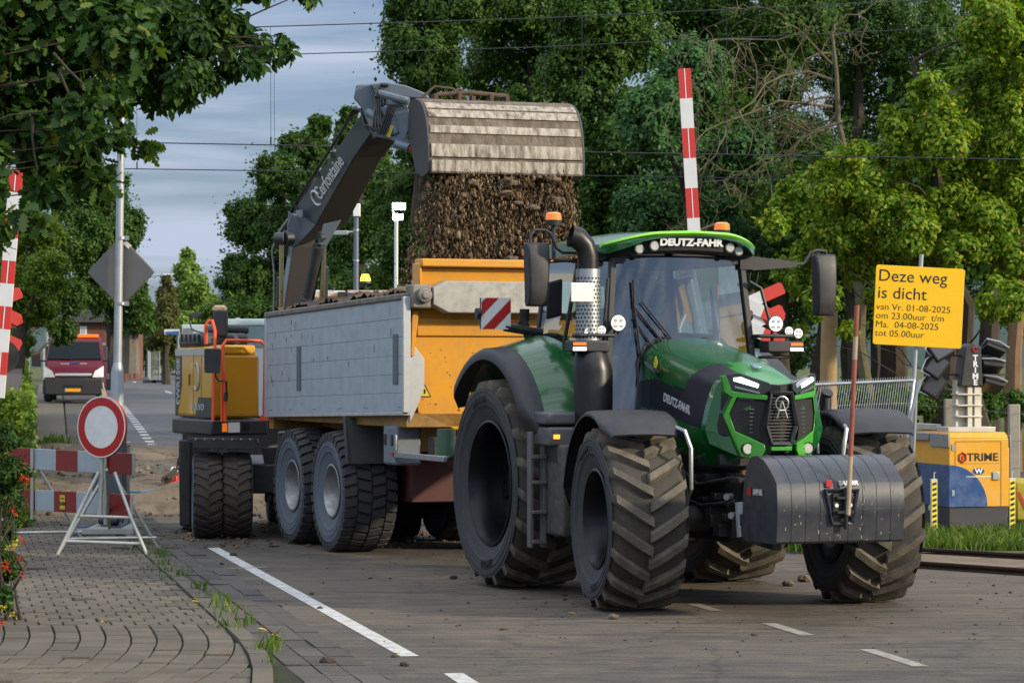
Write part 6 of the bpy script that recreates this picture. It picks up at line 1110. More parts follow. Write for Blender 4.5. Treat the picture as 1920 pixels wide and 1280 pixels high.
# round no-entry-for-vehicles sign on a folding tripod
Y = 31.8; o_ = gp(190, 1042); o_.z = .04; rs = empty('road_sign', o_); tag(rs, 'round white sign with red border on a folding steel tripod', 'road sign')
q = lambda u, v, dy=0.0: at(u, v, Y + dy) - o_
TUBE = mat('galvanised_tube', (.50, .50, .45), .4, .55, var=.35, scale=9)
a_ = R(-31); nrm = Vector((math.sin(a_), -math.cos(a_), .03)).normalized(); c = q(190, 800, -.05); xx = Vector((math.cos(a_), math.sin(a_), 0)); zz = nrm.cross(xx) * -1; zz = zz if zz.z > 0 else -zz
def ring(b, r0, r1, t0, t1, n=56):
    vs = []
    for k in range(n):
        a = 2 * math.pi * k / n; d = xx * math.cos(a) + zz * math.sin(a); vs += [c + d * r0 + nrm * t0, c + d * r1 + nrm * t0, c + d * r1 + nrm * t1, c + d * r0 + nrm * t1]
    b.add(vs, [(4 * k + i, 4 * k + (i + 1) % 4, 4 * ((k + 1) % n) + (i + 1) % 4, 4 * ((k + 1) % n) + i) for k in range(n) for i in range(4)])
b = MB(); ring(b, .0, .355, -.035, 0); b.build('sign_body', mat('sign_rim_red', (.45, .05, .02), .45), rs)
b = MB(); ring(b, .0, .352, .0, .004); b.build('sign_face', WHITE, rs); b = MB(); ring(b, .243, .336, .003, .007); b.build('red_ring', RED, rs)
b = MB(); b.tube([q(187, 966), q(191, 850), q(193, 740)], .028, 12); b.tube([q(185, 885, -.03), q(107, 1041, -.25)], .020, 10); b.tube([q(215, 885, -.03), q(246, 970, -.15), q(277, 1043, -.3)], .020, 10); b.tube([q(146, 967, -.12), q(247, 970, -.12)], .019, 10); b.tube([q(122, 1014, -.2), q(266, 1019, -.22)], .019, 10); b.tube([q(200, 880, .03), q(205, 990, .9)], .018, 8); b.build('tripod', TUBE, rs)
b = MB(); b.prism([(192, 742), (190, 729), (197, 728), (202, 744)], lambda u, v, t_: q(u, v, t_), 0, .03); b.tube([q(195, 730), q(193, 717)], .008, 5); b.build('tag', mat('pale_tag', (.55, .38, .28), .7), rs)
# red and white barrier
b0, b1 = at(14, 838, 34.1), at(255, 850, 32.1); o_ = Vector(((b0.x + b1.x) / 2, (b0.y + b1.y) / 2, .04)); br = empty('barrier', o_); tag(br, 'red and white striped plank barrier behind the round sign', 'barrier')
wy = mat('grey_white_board', (.36, .42, .46), .45, dirt=.3, dcol=(.25, .27, .28)); rd = mat('dark_red_board', (.23, .012, .012), .4, dirt=.2, dcol=(.12, .02, .015))
for z0, h, f0, f1, lab in ((None, .25, 0, 1, 'board'), (None, .25, .12, .985, 'board')):
    top = (838, 850) if f0 == 0 else (915, 927); p0, p1 = at(14, top[0], 34.1) - o_, at(255, top[1], 32.1) - o_; d = p1 - p0; n_ = Vector((d.y, -d.x, 0)).normalized(); n_ = n_ if n_.y < 0 else -n_; b = MB(); e = [0, .23, .405, .575, .755, .775, .985] if f0 == 0 else [.12, .24, .39, .565, .755, .775, .97]
    for k in range(len(e) - 1):
        b.mi = (0, 1, 0, 1, 2, 0)[k] if f0 == 0 else (0, 1, 0, 1, 2, 0)[k]; a, c = p0 + d * e[k], p0 + d * e[k + 1]; dn = Vector((0, 0, -h)); th = n_ * .028; b.hexa([a + dn, c + dn, c, a], [a + dn + th, c + dn + th, c + th, a + th])
    b.mi = 2; a, c = p0 + d * e[-1], p0 + d * (e[-1] + .012); b.hexa([a + Vector((0, 0, -h - .01)), c + Vector((0, 0, -h - .01)), c + Vector((0, 0, .01)), a + Vector((0, 0, .01))], [p + n_ * .03 for p in (a + Vector((0, 0, -h - .01)), c + Vector((0, 0, -h - .01)), c + Vector((0, 0, .01)), a + Vector((0, 0, .01)))])
    bo = b.build('board', [rd, wy, TUBE], br, bevel=.004)
    if f0:
        s_ = p0 + d * .46 + n_ * .031 + Vector((0, 0, -.13)); b = MB(); M_ = frame(s_, d, n_); b.box(-.055, .055, -.085, .085, 0, .003, M_); b.mi = 1; b.mesh(text('DGM', .055, .001, 1.0, .003), M_ @ Matrix.Translation((0, -.02, .004))); b.box(-.035, .035, .035, .05, .003, .004, M_); b.build('sticker', [MATS['yellow_label'], DARKLET], bo)
dd = (b1 - b0).normalized(); nb = Vector((dd.y, -dd.x, 0)); nb = nb if nb.y < 0 else -nb
for f in (.23, .80):
    p = b0.lerp(b1, f) - o_; p.z = 0; b = MB(); b.tube([p + nb * .05 + Vector((0, 0, .28)), p + nb * .05 + Vector((0, 0, 1.14))], .022, 10); b.tube([p + Vector((0, 0, .95)), p + nb * .50 - dd * .22], .020, 10); b.tube([p + Vector((0, 0, .95)), p - nb * .5 + dd * .28], .020, 10); b.tube([p + nb * .48 - dd * .2 + Vector((0, 0, .12)), p - nb * .48 + dd * .27 + Vector((0, 0, .12))], .018, 8); b.build('stand', TUBE, br)
p = gp(196, 1008); o2 = empty('plastic_block', (p.x, p.y, .04)); tag(o2, 'grey plastic foot with dark blue stripes lying under the round sign', 'sign foot'); b = MB(); b.hexa([Vector((-.42, -.1, 0)), Vector((.40, -.1, 0)), Vector((.36, .5, 0)), Vector((-.38, .5, 0))], [Vector((-.39, -.07, .09)), Vector((.37, -.07, .09)), Vector((.33, .46, .12)), Vector((-.35, .46, .12))]); b.build('foot', mat('grey_plastic_foot', (.22, .23, .21), .6, dirt=.3), o2, bevel=.02)
b = MB()
for x in (-.36, .07): b.hexa([Vector((x, -.06, .094)), Vector((x + .15, -.06, .094)), Vector((x + .19, .42, .123)), Vector((x - .03, .42, .123))], [Vector((x, -.06, .10)), Vector((x + .15, -.06, .10)), Vector((x + .19, .42, .13)), Vector((x - .03, .42, .13))])
b.build('stripe', mat('navy_stripe', (.012, .022, .05), .6), o2); b = MB(); b.box(-.1, .16, .1, .28, .12, .21); b.build('handle_block', BLACK, o2, bevel=.03)
p = gp(234, 992); o2 = empty('bollard', (p.x, p.y, 0)); tag(o2, 'square pale grey post with cream cap behind the barrier', 'post'); hh = at(234, 828, p.y).z; b = MB(); b.box(-.06, .06, -.06, .06, 0, hh - .05); b.build('post', mat('pale_concrete', (.33, .35, .33), .8, dirt=.4), o2, bevel=.008); b = MB(); b.box(-.075, .075, -.075, .075, hh - .05, hh); b.build('cap', mat('cream_cap', (.6, .5, .35), .7), o2, bevel=.008)
p = gp(206, 1000); p.y += .6; o2 = empty('cabinet', (p.x, p.y, 0)); tag(o2, 'narrow dark blue grey cabinet behind the barrier planks', 'cabinet'); b = MB(); b.box(-.30, .10, -.1, .25, .35, 1.25); b.box(-.05, .1, -.1, .0, 0, .35); b.build('case', mat('blue_grey_cabinet', (.05, .075, .095), .5, dirt=.2), o2, bevel=.015); b = MB(); b.box(.0, .015, -.112, -.10, .85, .95); b.build('latch', STEEL, o2)
# small striped beacons at the far left edge and blue stake
b = MB(); o_ = gp(12, 905); sb = empty('striped_beacon', o_); tag(sb, 'red and white slanted boards on a brown post at the left edge', 'warning beacon')
q = lambda u, v: at(u, v, o_.y) - o_
for v in (819, 850):
    b.mi = 1; b.hexa([q(7, v + 17), q(24, v + 17), q(24, v), q(7, v)], [q(7, v + 17) + Vector((0, .02, 0)), q(24, v + 17) + Vector((0, .02, 0)), q(24, v) + Vector((0, .02, 0)), q(7, v) + Vector((0, .02, 0))]); b.mi = 0; f = Vector((0, -.003, 0)); b.add([q(7, v + 2) + f, q(7, v + 17) + f, q(23, v + 17) + f], [(0, 1, 2)])
bo = b.build('board', [RED, WHITE], sb, smooth=0); b = MB(); b.tube([q(3, 905), q(3, 815)], .06, 8); b.build('post', WOOD, sb)
o_ = gp(22, 870); st_ = empty('survey_stake', o_); tag(st_, 'red and white stake with a blue hook next to a yellow one in the hedge', 'stake'); q = lambda u, v: at(u, v, o_.y) - o_
b = MB()
for k in range(5): b.mi = k % 2; b.tube([q(21 + 2.6 * k, 797 + 8 * k), q(21 + 2.6 * (k + 1), 797 + 8 * (k + 1))], .018, 8)
b.tube([q(34, 837), q(36, 870)], .018, 8); b.build('stake', [WHITE, RED], st_); b = MB(); b.tube([q(10, 781), q(20, 781), q(22, 784), q(22, 798)], .022, 8); b.build('hook', mat('blue_paint', (.01, .09, .25), .5), st_); b = MB(); b.tube([q(30, 792), q(32, 870)], .02, 8); b.build('yellow_stake', mat('yellow_paint', (.6, .42, .02), .5), st_)
# level crossing barrier booms and crosses
def boom(name, label, pts, wd, nseg, Y, first, base):
    o_ = Vector(base); r = empty('barrier_boom', o_); tag(r, label, 'barrier boom', 'upright red and white crossing booms'); p, q = at(*pts[0], Y) - o_, at(*pts[1], Y) - o_; b = MB(); ax = (p - q).normalized(); side = Vector((0, 1, 0)).cross(ax).normalized(); dep = Vector((0, 1, 0))
    for k in range(nseg):
        b.mi = (k + first) % 2; a, c = p.lerp(q, k / nseg), p.lerp(q, (k + 1) / nseg); f = lambda t_, s_, e: t_ + side * s_ * wd / 2 + dep * e * .03; b.hexa([f(a, -1, -1), f(a, 1, -1), f(a, 1, 1), f(a, -1, 1)], [f(c, -1, -1), f(c, 1, -1), f(c, 1, 1), f(c, -1, 1)])
        if b.mi == 0: b.mi = 2; f2 = lambda t_, s_: t_ + side * s_ * .006 - dep * .033; b.add([f2(a, -1), f2(a, 1), f2(c, 1), f2(c, -1)], [(0, 1, 2, 3)])
    b.build('boom', [mat('boom_red', (.55, .035, .025), .4, dirt=.15), mat('boom_white', (.66, .66, .65), .4, dirt=.15, dcol=(.4, .38, .35)), LETTER], r, smooth=0); return r, o_
Y = 36.5; p = at(1316, 690, Y); r, o_ = boom('barrier_boom', 'tall red and white boom standing up behind the tractor cab', ((1283, 129), (1320, 745)), .165, 11, Y, 0, (p.x, Y, 0)); b = MB(); b.box(-.2, .25, -.2, .25, 0, 1.6); b.build('drive_cabinet', BLACK, r, bevel=.03); b = MB(); b.box(at(1320, 760, Y).x - o_.x - .1, at(1320, 760, Y).x - o_.x + .1, -.1, .05, 1.2, 1.9); b.build('counterweight', CHASSIS, r, bevel=.02)
Y = 31.0; p = at(-6, 690, Y); r, o_ = boom('barrier_boom', 'red and white boom half hidden by oak leaves at the left edge', ((31, 318), (-4, 745)), .145, 10, Y, 0, (p.x, Y, 0)); b = MB(); b.box(-.28, -.06, .1, .5, 0, 1.75); b.build('drive_cabinet', BLACK, r, bevel=.03); b = MB(); b.tube([at(4, 668, Y + .1) - o_, at(4, 668, Y + .25) - o_], .19, 24); b.build('bell_disc', CHASSIS, r)
def cross(label, u, v, Y, hl, hw, base_u):
    o_ = Vector((at(base_u, v, Y).x, Y, 0)); r = empty('crossing_cross', o_); tag(r, label, 'crossing cross', 'red and white crossing crosses'); b = MB(); b.tube([(0, .06, 0), (0, .06, at(u, v, Y).z + .3)], .05, 12); b.build('post', GALV, r)
    for dz in (0, -.30):
        b = MB(); c = at(u, v, Y) - o_ + Vector((0, 0, dz))
        for i, a in enumerate((R(24), R(-24))):
            d = Vector((math.cos(a), 0, math.sin(a))); s_ = Vector((-d.z, 0, d.x))
            for e0, e1, m in ((-hl, -hl * .45, 0), (-hl * .45, hl * .45, 1), (hl * .45, hl, 0)):
                b.mi = m; t0 = Vector((0, -.004 * i - (.02 if i else 0), 0)); t1 = t0 + Vector((0, .016, 0)); pl = [(e0, -hw), (e1, -hw), (e1, hw), (e0, hw)] if abs(e0) < hl * .99 and abs(e1) < hl * .99 else ([(e0, -hw), (e1 - .015, -hw), (e1, -hw * .75), (e1, hw * .6), (e1 - .03, hw), (e0, hw)] if e1 > 0 else [(e0 + .04, -hw), (e1, -hw), (e1, hw), (e0 + .05, hw), (e0, hw * .3), (e0, -hw * .4)])
                b.prism(pl, lambda a_, z_, t_: c + d * a_ + s_ * z_ + (t0 if t_ == 0 else t1), 0, 1)
        b.build('cross_board', [mat('cross_red', (.62, .06, .04), .45), MATS['boom_white']], r, smooth=0)
cross('red and white crosses poking out beside the cab behind the right mirror', 1398, 570, 37.5, .56, .085, 1392)
cross('red crosses behind the left boom at the edge of the picture', -22, 574, 32.5, .42, .07, -22)
# yellow road closure sign
Y = 33.6; p = at(1712, 900, Y); o_ = Vector((p.x, Y, 0)); ys_ = empty('closure_sign', o_); tag(ys_, 'yellow text sign announcing the road closure on a leaning pole', 'closure sign'); q = lambda u, v, dy=0.0: at(u, v, Y + dy) - o_
YS = mat('sign_yellow', (.92, .52, .003), .45, var=.06, scale=2)
c4 = [q(1636, 645), q(1802, 654), q(1809, 507), q(1643, 496)]; b = MB(); xd = (c4[1] - c4[0]); zd = (c4[3] - c4[0]); pl = []
for (a, z_) in ((.02, 0), (.98, 0), (1, .02), (1, .98), (.98, 1), (.02, 1), (0, .98), (0, .02)): pl.append((a, z_))
b.prism(pl, lambda a, z_, t_: c4[0] + xd * a + zd * z_ + Vector((0, t_, 0)), -.012, .01); sp = b.build('sign_plate', YS, ys_, bevel=.003)
xn = xd.normalized(); M0 = lambda fx_, fz: frame(c4[0] + xd * fx_ + zd * fz + Vector((0, -.014, 0)), xd, Vector((0, -1, 0)))
b = MB()
for (s_, sz, fx_, fz, sx) in (('Deze weg', .205, .025, .865, 1.02), ('is dicht', .205, .025, .65, 1.02), ('van Vr. 01-08-2025', .112, .02, .475, 1.04), ('om 23.00uur  t/m', .112, .02, .365, 1.04), ('Ma.  04-08-2025', .112, .02, .255, 1.04), ('tot 05.00uur', .112, .02, .145, 1.04)):
    me = text(s_, sz, .001, sx, -.0012 if sz < .2 else -.0005, 'LEFT'); b.mesh(me, M0(fx_, fz)); b.build('lettering', DARKLET, sp); b = MB()
b = MB(); b.tube([q(1728, 477, .05), q(1713, 720, .05), q(1708, 900, .05)], .026, 12); b.build('pole', GALV, ys_); b = MB(); b.box(-.25, .25, -.2, .3, 0, .12); b.build('foot', BLACK, ys_, bevel=.02)
# leaning construction fence panel
Y = 33.0; TL, TR_, BR, BL_ = at(1513, 722, Y), at(1714, 713, Y), at(1674, 1015, Y - .4), at(1462, 1015, Y - .4); o_ = Vector(((BL_.x + BR.x) / 2, Y - .4, 0)); fp = empty('mesh_fence', o_); tag(fp, 'leaning galvanised mesh fence panel behind the tractor right front wheel', 'fence panel'); b = MB(); L2 = [k - o_ for k in (TL, TR_, BR, BL_)]; b.tube([L2[0], L2[1]], .02, 8); b.tube([L2[1], L2[2]], .02, 8); b.tube([L2[3], L2[0]], .02, 8); b.tube([L2[2], L2[3]], .02, 8); b.build('frame', STEEL, fp)
b = MB(); n = 44
for k in range(n + 1): t_ = k / n; p, e = L2[0].lerp(L2[1], t_), L2[3].lerp(L2[2], t_); b.tube([p + (p - e).normalized() * .05, e], .0042, 4, False)
for z_ in (.14, .42, .70): b.tube([L2[0].lerp(L2[3], z_), L2[1].lerp(L2[2], z_)], .004, 4, False)
b.build('mesh', mat('wire_steel', (.33, .35, .34), .5, .4), fp)
o_ = at(1705, 900, 32.6); o_.z = 0; b = MB(); pp = lambda u, v: at(u, v, 32.6) - o_; b.tube([pp(1724, 711), pp(1697, 832), pp(1668, 960), pp(1658, 1010)], .024, 10); r = b.build('scaffold_pole', STEEL); r.location = o_; tag(r, 'steel pole leaning against the end of the mesh fence panel', 'pole'); b = MB(); b.tube([pp(1719, 715), pp(1712, 866)], .02, 10); b.mi = 1; b.tube([pp(1712, 866), pp(1711, 880)], .024, 10); b.mi = 0; b.tube([pp(1711, 880), pp(1708, 1012)], .02, 10); r = b.build('tape_pole', [STEEL, SIGNRED]); r.location = o_ ; tag(r, 'thin upright steel pole with red and white tape near the light tower', 'pole')
# mobile light tower, folded
tw = Fr(at(1806, 690, 35.9).x, 35.9, 14); lt = empty('light_tower', tw.o, tw.rz); tag(lt, 'yellow and blue mobile light tower with folded black floodlights', 'light tower'); lt.scale = (.94, .94, .95)
LY = mat('tower_yellow', (.70, .33, .012), .4, dirt=.12, dcol=(.7, .6, .45), scale=7); LB = mat('tower_blue', (.012, .06, .20), .4, dirt=.12, dcol=(.5, .5, .5), scale=7); LK = mat('tower_skirt', (.035, .038, .042), .6, dirt=.4, scale=5)
b = MB(); b.box(-.5, .5, -.42, .44, .10, .40); b.box(-1.5, -.5, -.42, .44, .1, .40); b.build('skirt', LK, lt, bevel=.012)
b = MB(); b.box(-.5, .52, -.43, .45, .40, 1.32); b.hexa([Vector((-.5, -.43, 1.32)), Vector((.52, -.43, 1.32)), Vector((.52, .45, 1.32)), Vector((-.5, .45, 1.32))], [Vector((-.5, -.40, 1.40)), Vector((.46, -.40, 1.40)), Vector((.46, .42, 1.40)), Vector((-.5, .42, 1.40))]); b.box(-1.5, -.5, -.43, .45, .40, 1.36); bd = b.build('body', LY, lt, bevel=.012)
b = MB(); b.prism([(-.43, .405)] + [(-.43 + .56 * math.sin(R(a)), .405 + .56 * math.cos(R(a))) for a in range(0, 91, 6)], lambda y, z, t_: Vector((t_, y, z)), .521, .525); b.box(-1.0, .519, -.436, -.431, .405, .965); b.build('blue_field', LB, bd)
b = MB()
for y in (-.34, .33): b.box(.521, .524, y - .004, y + .004, .41, 1.28)
b.box(.521, .524, -.34, .33, 1.275, 1.283); b.box(.521, .5225, -.30, .30, .98, .985); b.build('door_gap', mat('yellow_gap', (.25, .12, .01), .7), bd)
b = MB(); b.mesh(text('TRIME', .15, .002, 1.12, .001), frame((.525, .06, 1.065), (0, 1, 0), (1, 0, 0))); b.build('lettering', DARKLET, bd); b = MB(); b.tube([(.525, -.235 + .055 * math.cos(k * math.pi / 3 + math.pi / 6), 1.065 + .065 * math.sin(k * math.pi / 3 + math.pi / 6)) for k in range(7)], .014, 5); b.box(.523, .53, -.245, -.225, 1.03, 1.09); b.build('red_logo', RED, bd)
b = MB(); b.prism([(.0 + .085 * math.cos(R(a)), .88 + .045 * math.sin(R(a))) for a in range(0, 360, 20)], lambda y, z, t_: Vector((t_, y, z)), .522, .525); b.build('oval_logo', LB, bd); b = MB(); b.mesh(text('W', .095, .002, 1.1, .004), frame((.528, 0, .88), (0, 1, 0), (1, 0, 0))); b.box(.522, .525, -.18, .18, .80, .815); b.build('lettering', LETTER, bd)
b = MB(); b.box(.521, .54, .20, .30, .76, .87); b.build('door_handle', STEEL, bd, bevel=.008); b = MB()
for z in (1.16, .55): b.box(.521, .53, -.39, -.35, z, z + .08); b.build('hinge', STEEL, bd); b = MB()
for q_ in ((-.1, .535, -.45, -.432, 1.2, 1.38), (.40, .535, .452, .47, 1.2, 1.36), (-1.2, -.12, -.47, -.433, 1.28, 1.38)): b = MB(); b.box(*q_); b.build('corner_cap', mat('zinc_plate', (.30, .32, .33), .5, .5, var=.4, scale=10), bd, bevel=.006)
for y in (-.62, .52):
    b = MB(); b.box(.42, .47, y - .045, y + .045, .08, .78); b.box(.30, .42, y - .02, y + .02, .35, .42); o = b.build('outrigger', mat('outrigger_white', (.6, .6, .55), .5, dirt=.3), lt, bevel=.006); b = MB(); b.tube([(.445, y, .78), (.445, y, .86), (.445, y + .03, .86)], .012, 6); b.build('crank', STEEL, o); b = MB()
    for k in range(9): b.mi = 0; b.box(.471, .473, y - .04, y + .04, .10 + k * .072, .172 + k * .072); b.mi = 1; b.hexa([Vector((.473, y - .03, .11 + k * .072)), Vector((.473, y + .03, .13 + k * .072)), Vector((.473, y + .03, .165 + k * .072)), Vector((.473, y - .03, .145 + k * .072))], [Vector((.475, y - .03, .11 + k * .072)), Vector((.475, y + .03, .13 + k * .072)), Vector((.475, y + .03, .165 + k * .072)), Vector((.475, y - .03, .145 + k * .072))])
    b.build('hazard_stripes', [mat('hazard_yellow', (.7, .6, .05), .5), DARKLET], o, smooth=0)
b = MB(); b.box(-.1, .3, -.35, .35, 1.40, 1.47); b.box(-1.2, -.1, -.36, -.28, 1.42, 1.50); b.build('mast_base', mat('pale_zinc', (.5, .5, .46), .5, .4, dirt=.3), lt, bevel=.008)
b = MB(); b.box(.0, .12, -.16, -.02, 1.45, 2.1); b.box(.13, .20, -.02, .05, 1.45, 2.05); b.box(.13, .20, .08, .15, 1.45, 2.05); b.box(.1, .16, .16, .2, 1.45, 2.0)
for z in (1.6, 1.75, 1.9): b.box(-.02, .22, -.18, .19, z, z + .02)
b.build('mast', mat('mast_cream', (.62, .58, .48), .5, .2, dirt=.3), lt, bevel=.004)
b = MB(); b.prism([(-.14, 2.02), (.19, 2.02), (.16, 2.56), (.02, 2.60), (-.06, 2.56)], lambda y, z, t_: Vector((t_, y, z)), -.02, .24); hd = b.build('mast_head', BLACK, lt, bevel=.012)
b = MB()
for i, ch in enumerate('TRIME'): b.mesh(text(ch, .105, .002, 1.1, .004), frame((.243, .075, 2.40 - i * .083), (0, 1, 0), (1, 0, 0)))
b.build('lettering', LETTER, hd); b = MB(); b.tube([(.244, .07 + .04 * math.cos(k * math.pi / 3 + .5), 2.515 + .035 * math.sin(k * math.pi / 3 + .5)) for k in range(6)], .012, 5); b.build('red_logo', RED, hd)
b = MB()
for z in (2.16, 2.42): b.box(.02, .06, -.55, .62, z, z + .025)
b.build('crossbar', BLACK, lt)
for (y, z, tilt, s_) in ((-.36, 2.5, .5, 1), (-.42, 2.28, .9, 1), (-.46, 2.02, .95, 1), (.40, 2.52, -.35, -1), (.36, 2.29, -.1, -1), (.38, 2.04, -.25, -1)):
    M_ = Matrix.Translation((.08, y, z)) @ Matrix.Rotation(tilt, 4, 'X') @ Matrix.Rotation(R(-25 if s_ > 0 else 60), 4, 'Y'); b = MB(); b.box(-.05, .06, -.15, .15, -.12, .12, M_); 
    for k in range(6): b.box(-.08, -.05, -.13 + k * .05, -.115 + k * .05, -.1, .1, M_)
    o = b.build('floodlight', MESH, lt, bevel=.01); b = MB(); b.box(.061, .064, -.13, .13, -.10, .10, M_); b.build('lens', mat('dull_lens', (.05, .055, .065), .2), o)
    b = MB(); b.tube([M_ @ Vector(p) for p in ((0, -.16, 0), (-.02, -.17, .14), (-.02, 0, .18), (-.02, .17, .14), (0, .16, 0))], .014, 6); b.build('bracket', STEEL, o)
# a second yellow machine cut by the right edge
o_ = gp(1935, 1000); r = empty('trailer_box', o_); tag(r, 'yellow green box with red lettering cut off at the right edge', 'trailer'); b = MB(); b.box(-.22, 1.6, 0, 1.2, .15, .68); b.build('body', mat('dirty_lime_yellow', (.42, .36, .03), .5, dirt=.3), r, bevel=.04); b = MB(); b.box(-.2, 1.6, .02, 1.1, .02, .15); b.build('skirt', LK, r); b = MB(); b.mesh(text('W', .32, .002, 1, .008), frame((-.02, -.004, .42), (1, 0, .06), (0, -1, 0))); b.build('lettering', mat('red_lettering', (.4, .05, .03), .6), r)
# concrete fence posts with wire at the field edge
p = at(1901, 850, 46); pts = []
for i, (u, Y) in enumerate(((1901, 46), (1560, 57), (1780, 50.5), (2020, 43))):
    p = at(u, 690, Y); b = MB(); b.box(-.09, .09, -.09, .09, 0, 1.55); r = b.build('fence_post', mat('old_concrete', (.32, .29, .23), .85, var=.4), None, bevel=.015); r.location = (p.x, Y, ter(Y)); pts.append(Vector((p.x, Y, ter(Y)))); tag(r, ['square concrete post right of the light tower', 'pale post beside the tractor right lamp bracket', 'concrete post hidden behind the light tower mast', 'concrete post outside the right edge'][i], 'fence post', 'concrete posts along the field')
pts.sort(key=lambda k: k.x); b = MB()
for z in (.5, .95, 1.4): b.tube([k + Vector((0, -.1, z)) for k in pts], .006, 4)
tag(b.build('wire_fence', mat('wire_steel', (.33, .35, .34), .5, .4)), 'three strand wire fence along the field behind the light tower', 'wire fence')
p = at(1553, 690, 49); b = MB(); b.tube([(0, 0, -.1), (0, 0, 1.8), (.03, 0, 3.6)], [.16, .15, .14], 14); r = b.build('timber_post', mat('pale_timber', (.34, .23, .11), .85, var=.4, scale=3), None); r.location = (p.x, 49, 0); tag(r, 'round pale timber post standing under the right mirror', 'post')
# floodlights on a pole, lit, and the grey crossing mast
Y = 44; o_ = Vector((at(742, 690, Y).x, Y, 0)); r = empty('floodlight_mast', o_); tag(r, 'slim pale mast with two lit floodlights above the trailer', 'floodlight mast'); q = lambda u, v: at(u, v, Y) - o_
b = MB(); b.tube([(0, 0, 0), q(743, 400)], .032, 10); b.tube([q(736, 395), q(742, 412)], .02, 6); b.build('mast', mat('pale_mast', (.55, .62, .58), .4, .2), r)
FLD = mat('lit_floodlight', (1, 1, 1), .3, emit=(.93, 1, .95), estr=22)
for (u, v, w_, h) in ((748, 387, 13, 7), (746, 407, 10, 6)):
    b = MB(); c = q(u, v); s_ = Y / F; b.box(c.x - w_ * s_, c.x + w_ * s_, -.02, .10, c.z - h * s_, c.z + h * s_); f = b.build('floodlight', GREYPAINT, r, bevel=.01); b = MB(); b.box(c.x - w_ * s_ * .92, c.x + w_ * s_ * .92, -.03, -.022, c.z - h * s_ * .9, c.z + h * s_ * .9); b.build('lamp_panel', FLD, f)
Y = 47; o_ = Vector((at(667, 690, Y).x, Y, 0)); r = empty('crossing_mast', o_); tag(r, 'grey mast with a white box on top and a short lamp arm', 'mast'); q = lambda u, v: at(u, v, Y) - o_; b = MB(); b.tube([(0, 0, 0), q(668, 400)], .045, 12); b.build('mast', mat('blue_grey_mast', (.12, .15, .19), .45, .3), r); b = MB(); c = q(669, 393); b.box(c.x - .06, c.x + .06, -.08, .08, c.z - .12, c.z + .10); b.build('head_box', WHITE, r, bevel=.01); b = MB(); b.tube([q(668, 434), q(630, 438)], .02, 8); c = q(640, 437); b.box(c.x - .14, c.x + .12, -.06, .06, c.z - .03, c.z + .04); b.build('lamp_arm', STEEL, r, bevel=.01)
b = MB()
for v in (405, 433, 490): c = q(668, v); b.tube([c, c + Vector((0, 0, .03))], .052, 12)
b.build('collar', STEEL, r)
# overhead line: two spans, each messenger, contact wire and droppers
WIRE = mat('oxidised_wire', (.035, .04, .045), .5, .5)
def span(label, mess, cont, drops, Ya, Yb, side=0):
    r = empty('overhead_line', (0, (Ya + Yb) / 2, 0)); tag(r, label, 'overhead line', 'railway wires over the crossing'); o_ = r.location
    yy = lambda u: Ya + (Yb - Ya) * (u - 170) / 1750; g = lambda pts, u: float(np.interp(u, [p[0] for p in pts], [p[1] for p in pts])); ex_ = lambda pts: [(pts[0][0] - 700, pts[0][1] + (pts[0][1] - pts[1][1]) / (pts[1][0] - pts[0][0]) * 700)] + pts + [(pts[-1][0] + 700, pts[-1][1] + (pts[-1][1] - pts[-2][1]) / (pts[-1][0] - pts[-2][0]) * 700)]
    for nm, pts, rr in (('messenger_wire', mess, .0085), ('contact_wire', cont, .009)):
        b = MB(); b.tube([at(u, v, yy(u)) - o_ for u, v in ex_(pts)], rr, 6, False); b.build(nm, WIRE, r)
    for u in drops:
        b = MB(); p, q_ = at(u, g(mess, u), yy(u)) - o_, at(u + 1, g(cont, u), yy(u)) - o_; b.tube([p, q_], .004, 5); b.tube([q_, q_ + Vector((0, 0, .12))], .014, 6); b.build('dropper', WIRE, r)
span('nearer pair of overhead wires with thin droppers', [(150, 52), (480, 51), (640, 46), (1000, 35), (1350, 19), (1752, 0), (1920, -12)], [(150, 265.5), (510, 272), (1085, 285), (1920, 299)], (236, 507, 1091, 1362), 41.5, 44.5)
span('farther and lower pair of overhead wires', [(150, 108), (545, 102), (1000, 89), (1450, 68), (1920, 46)], [(195, 316), (480, 320), (1085, 329), (1920, 343)], (256, 514, 806, 1022, 1275, 1560), 47.5, 50.5)
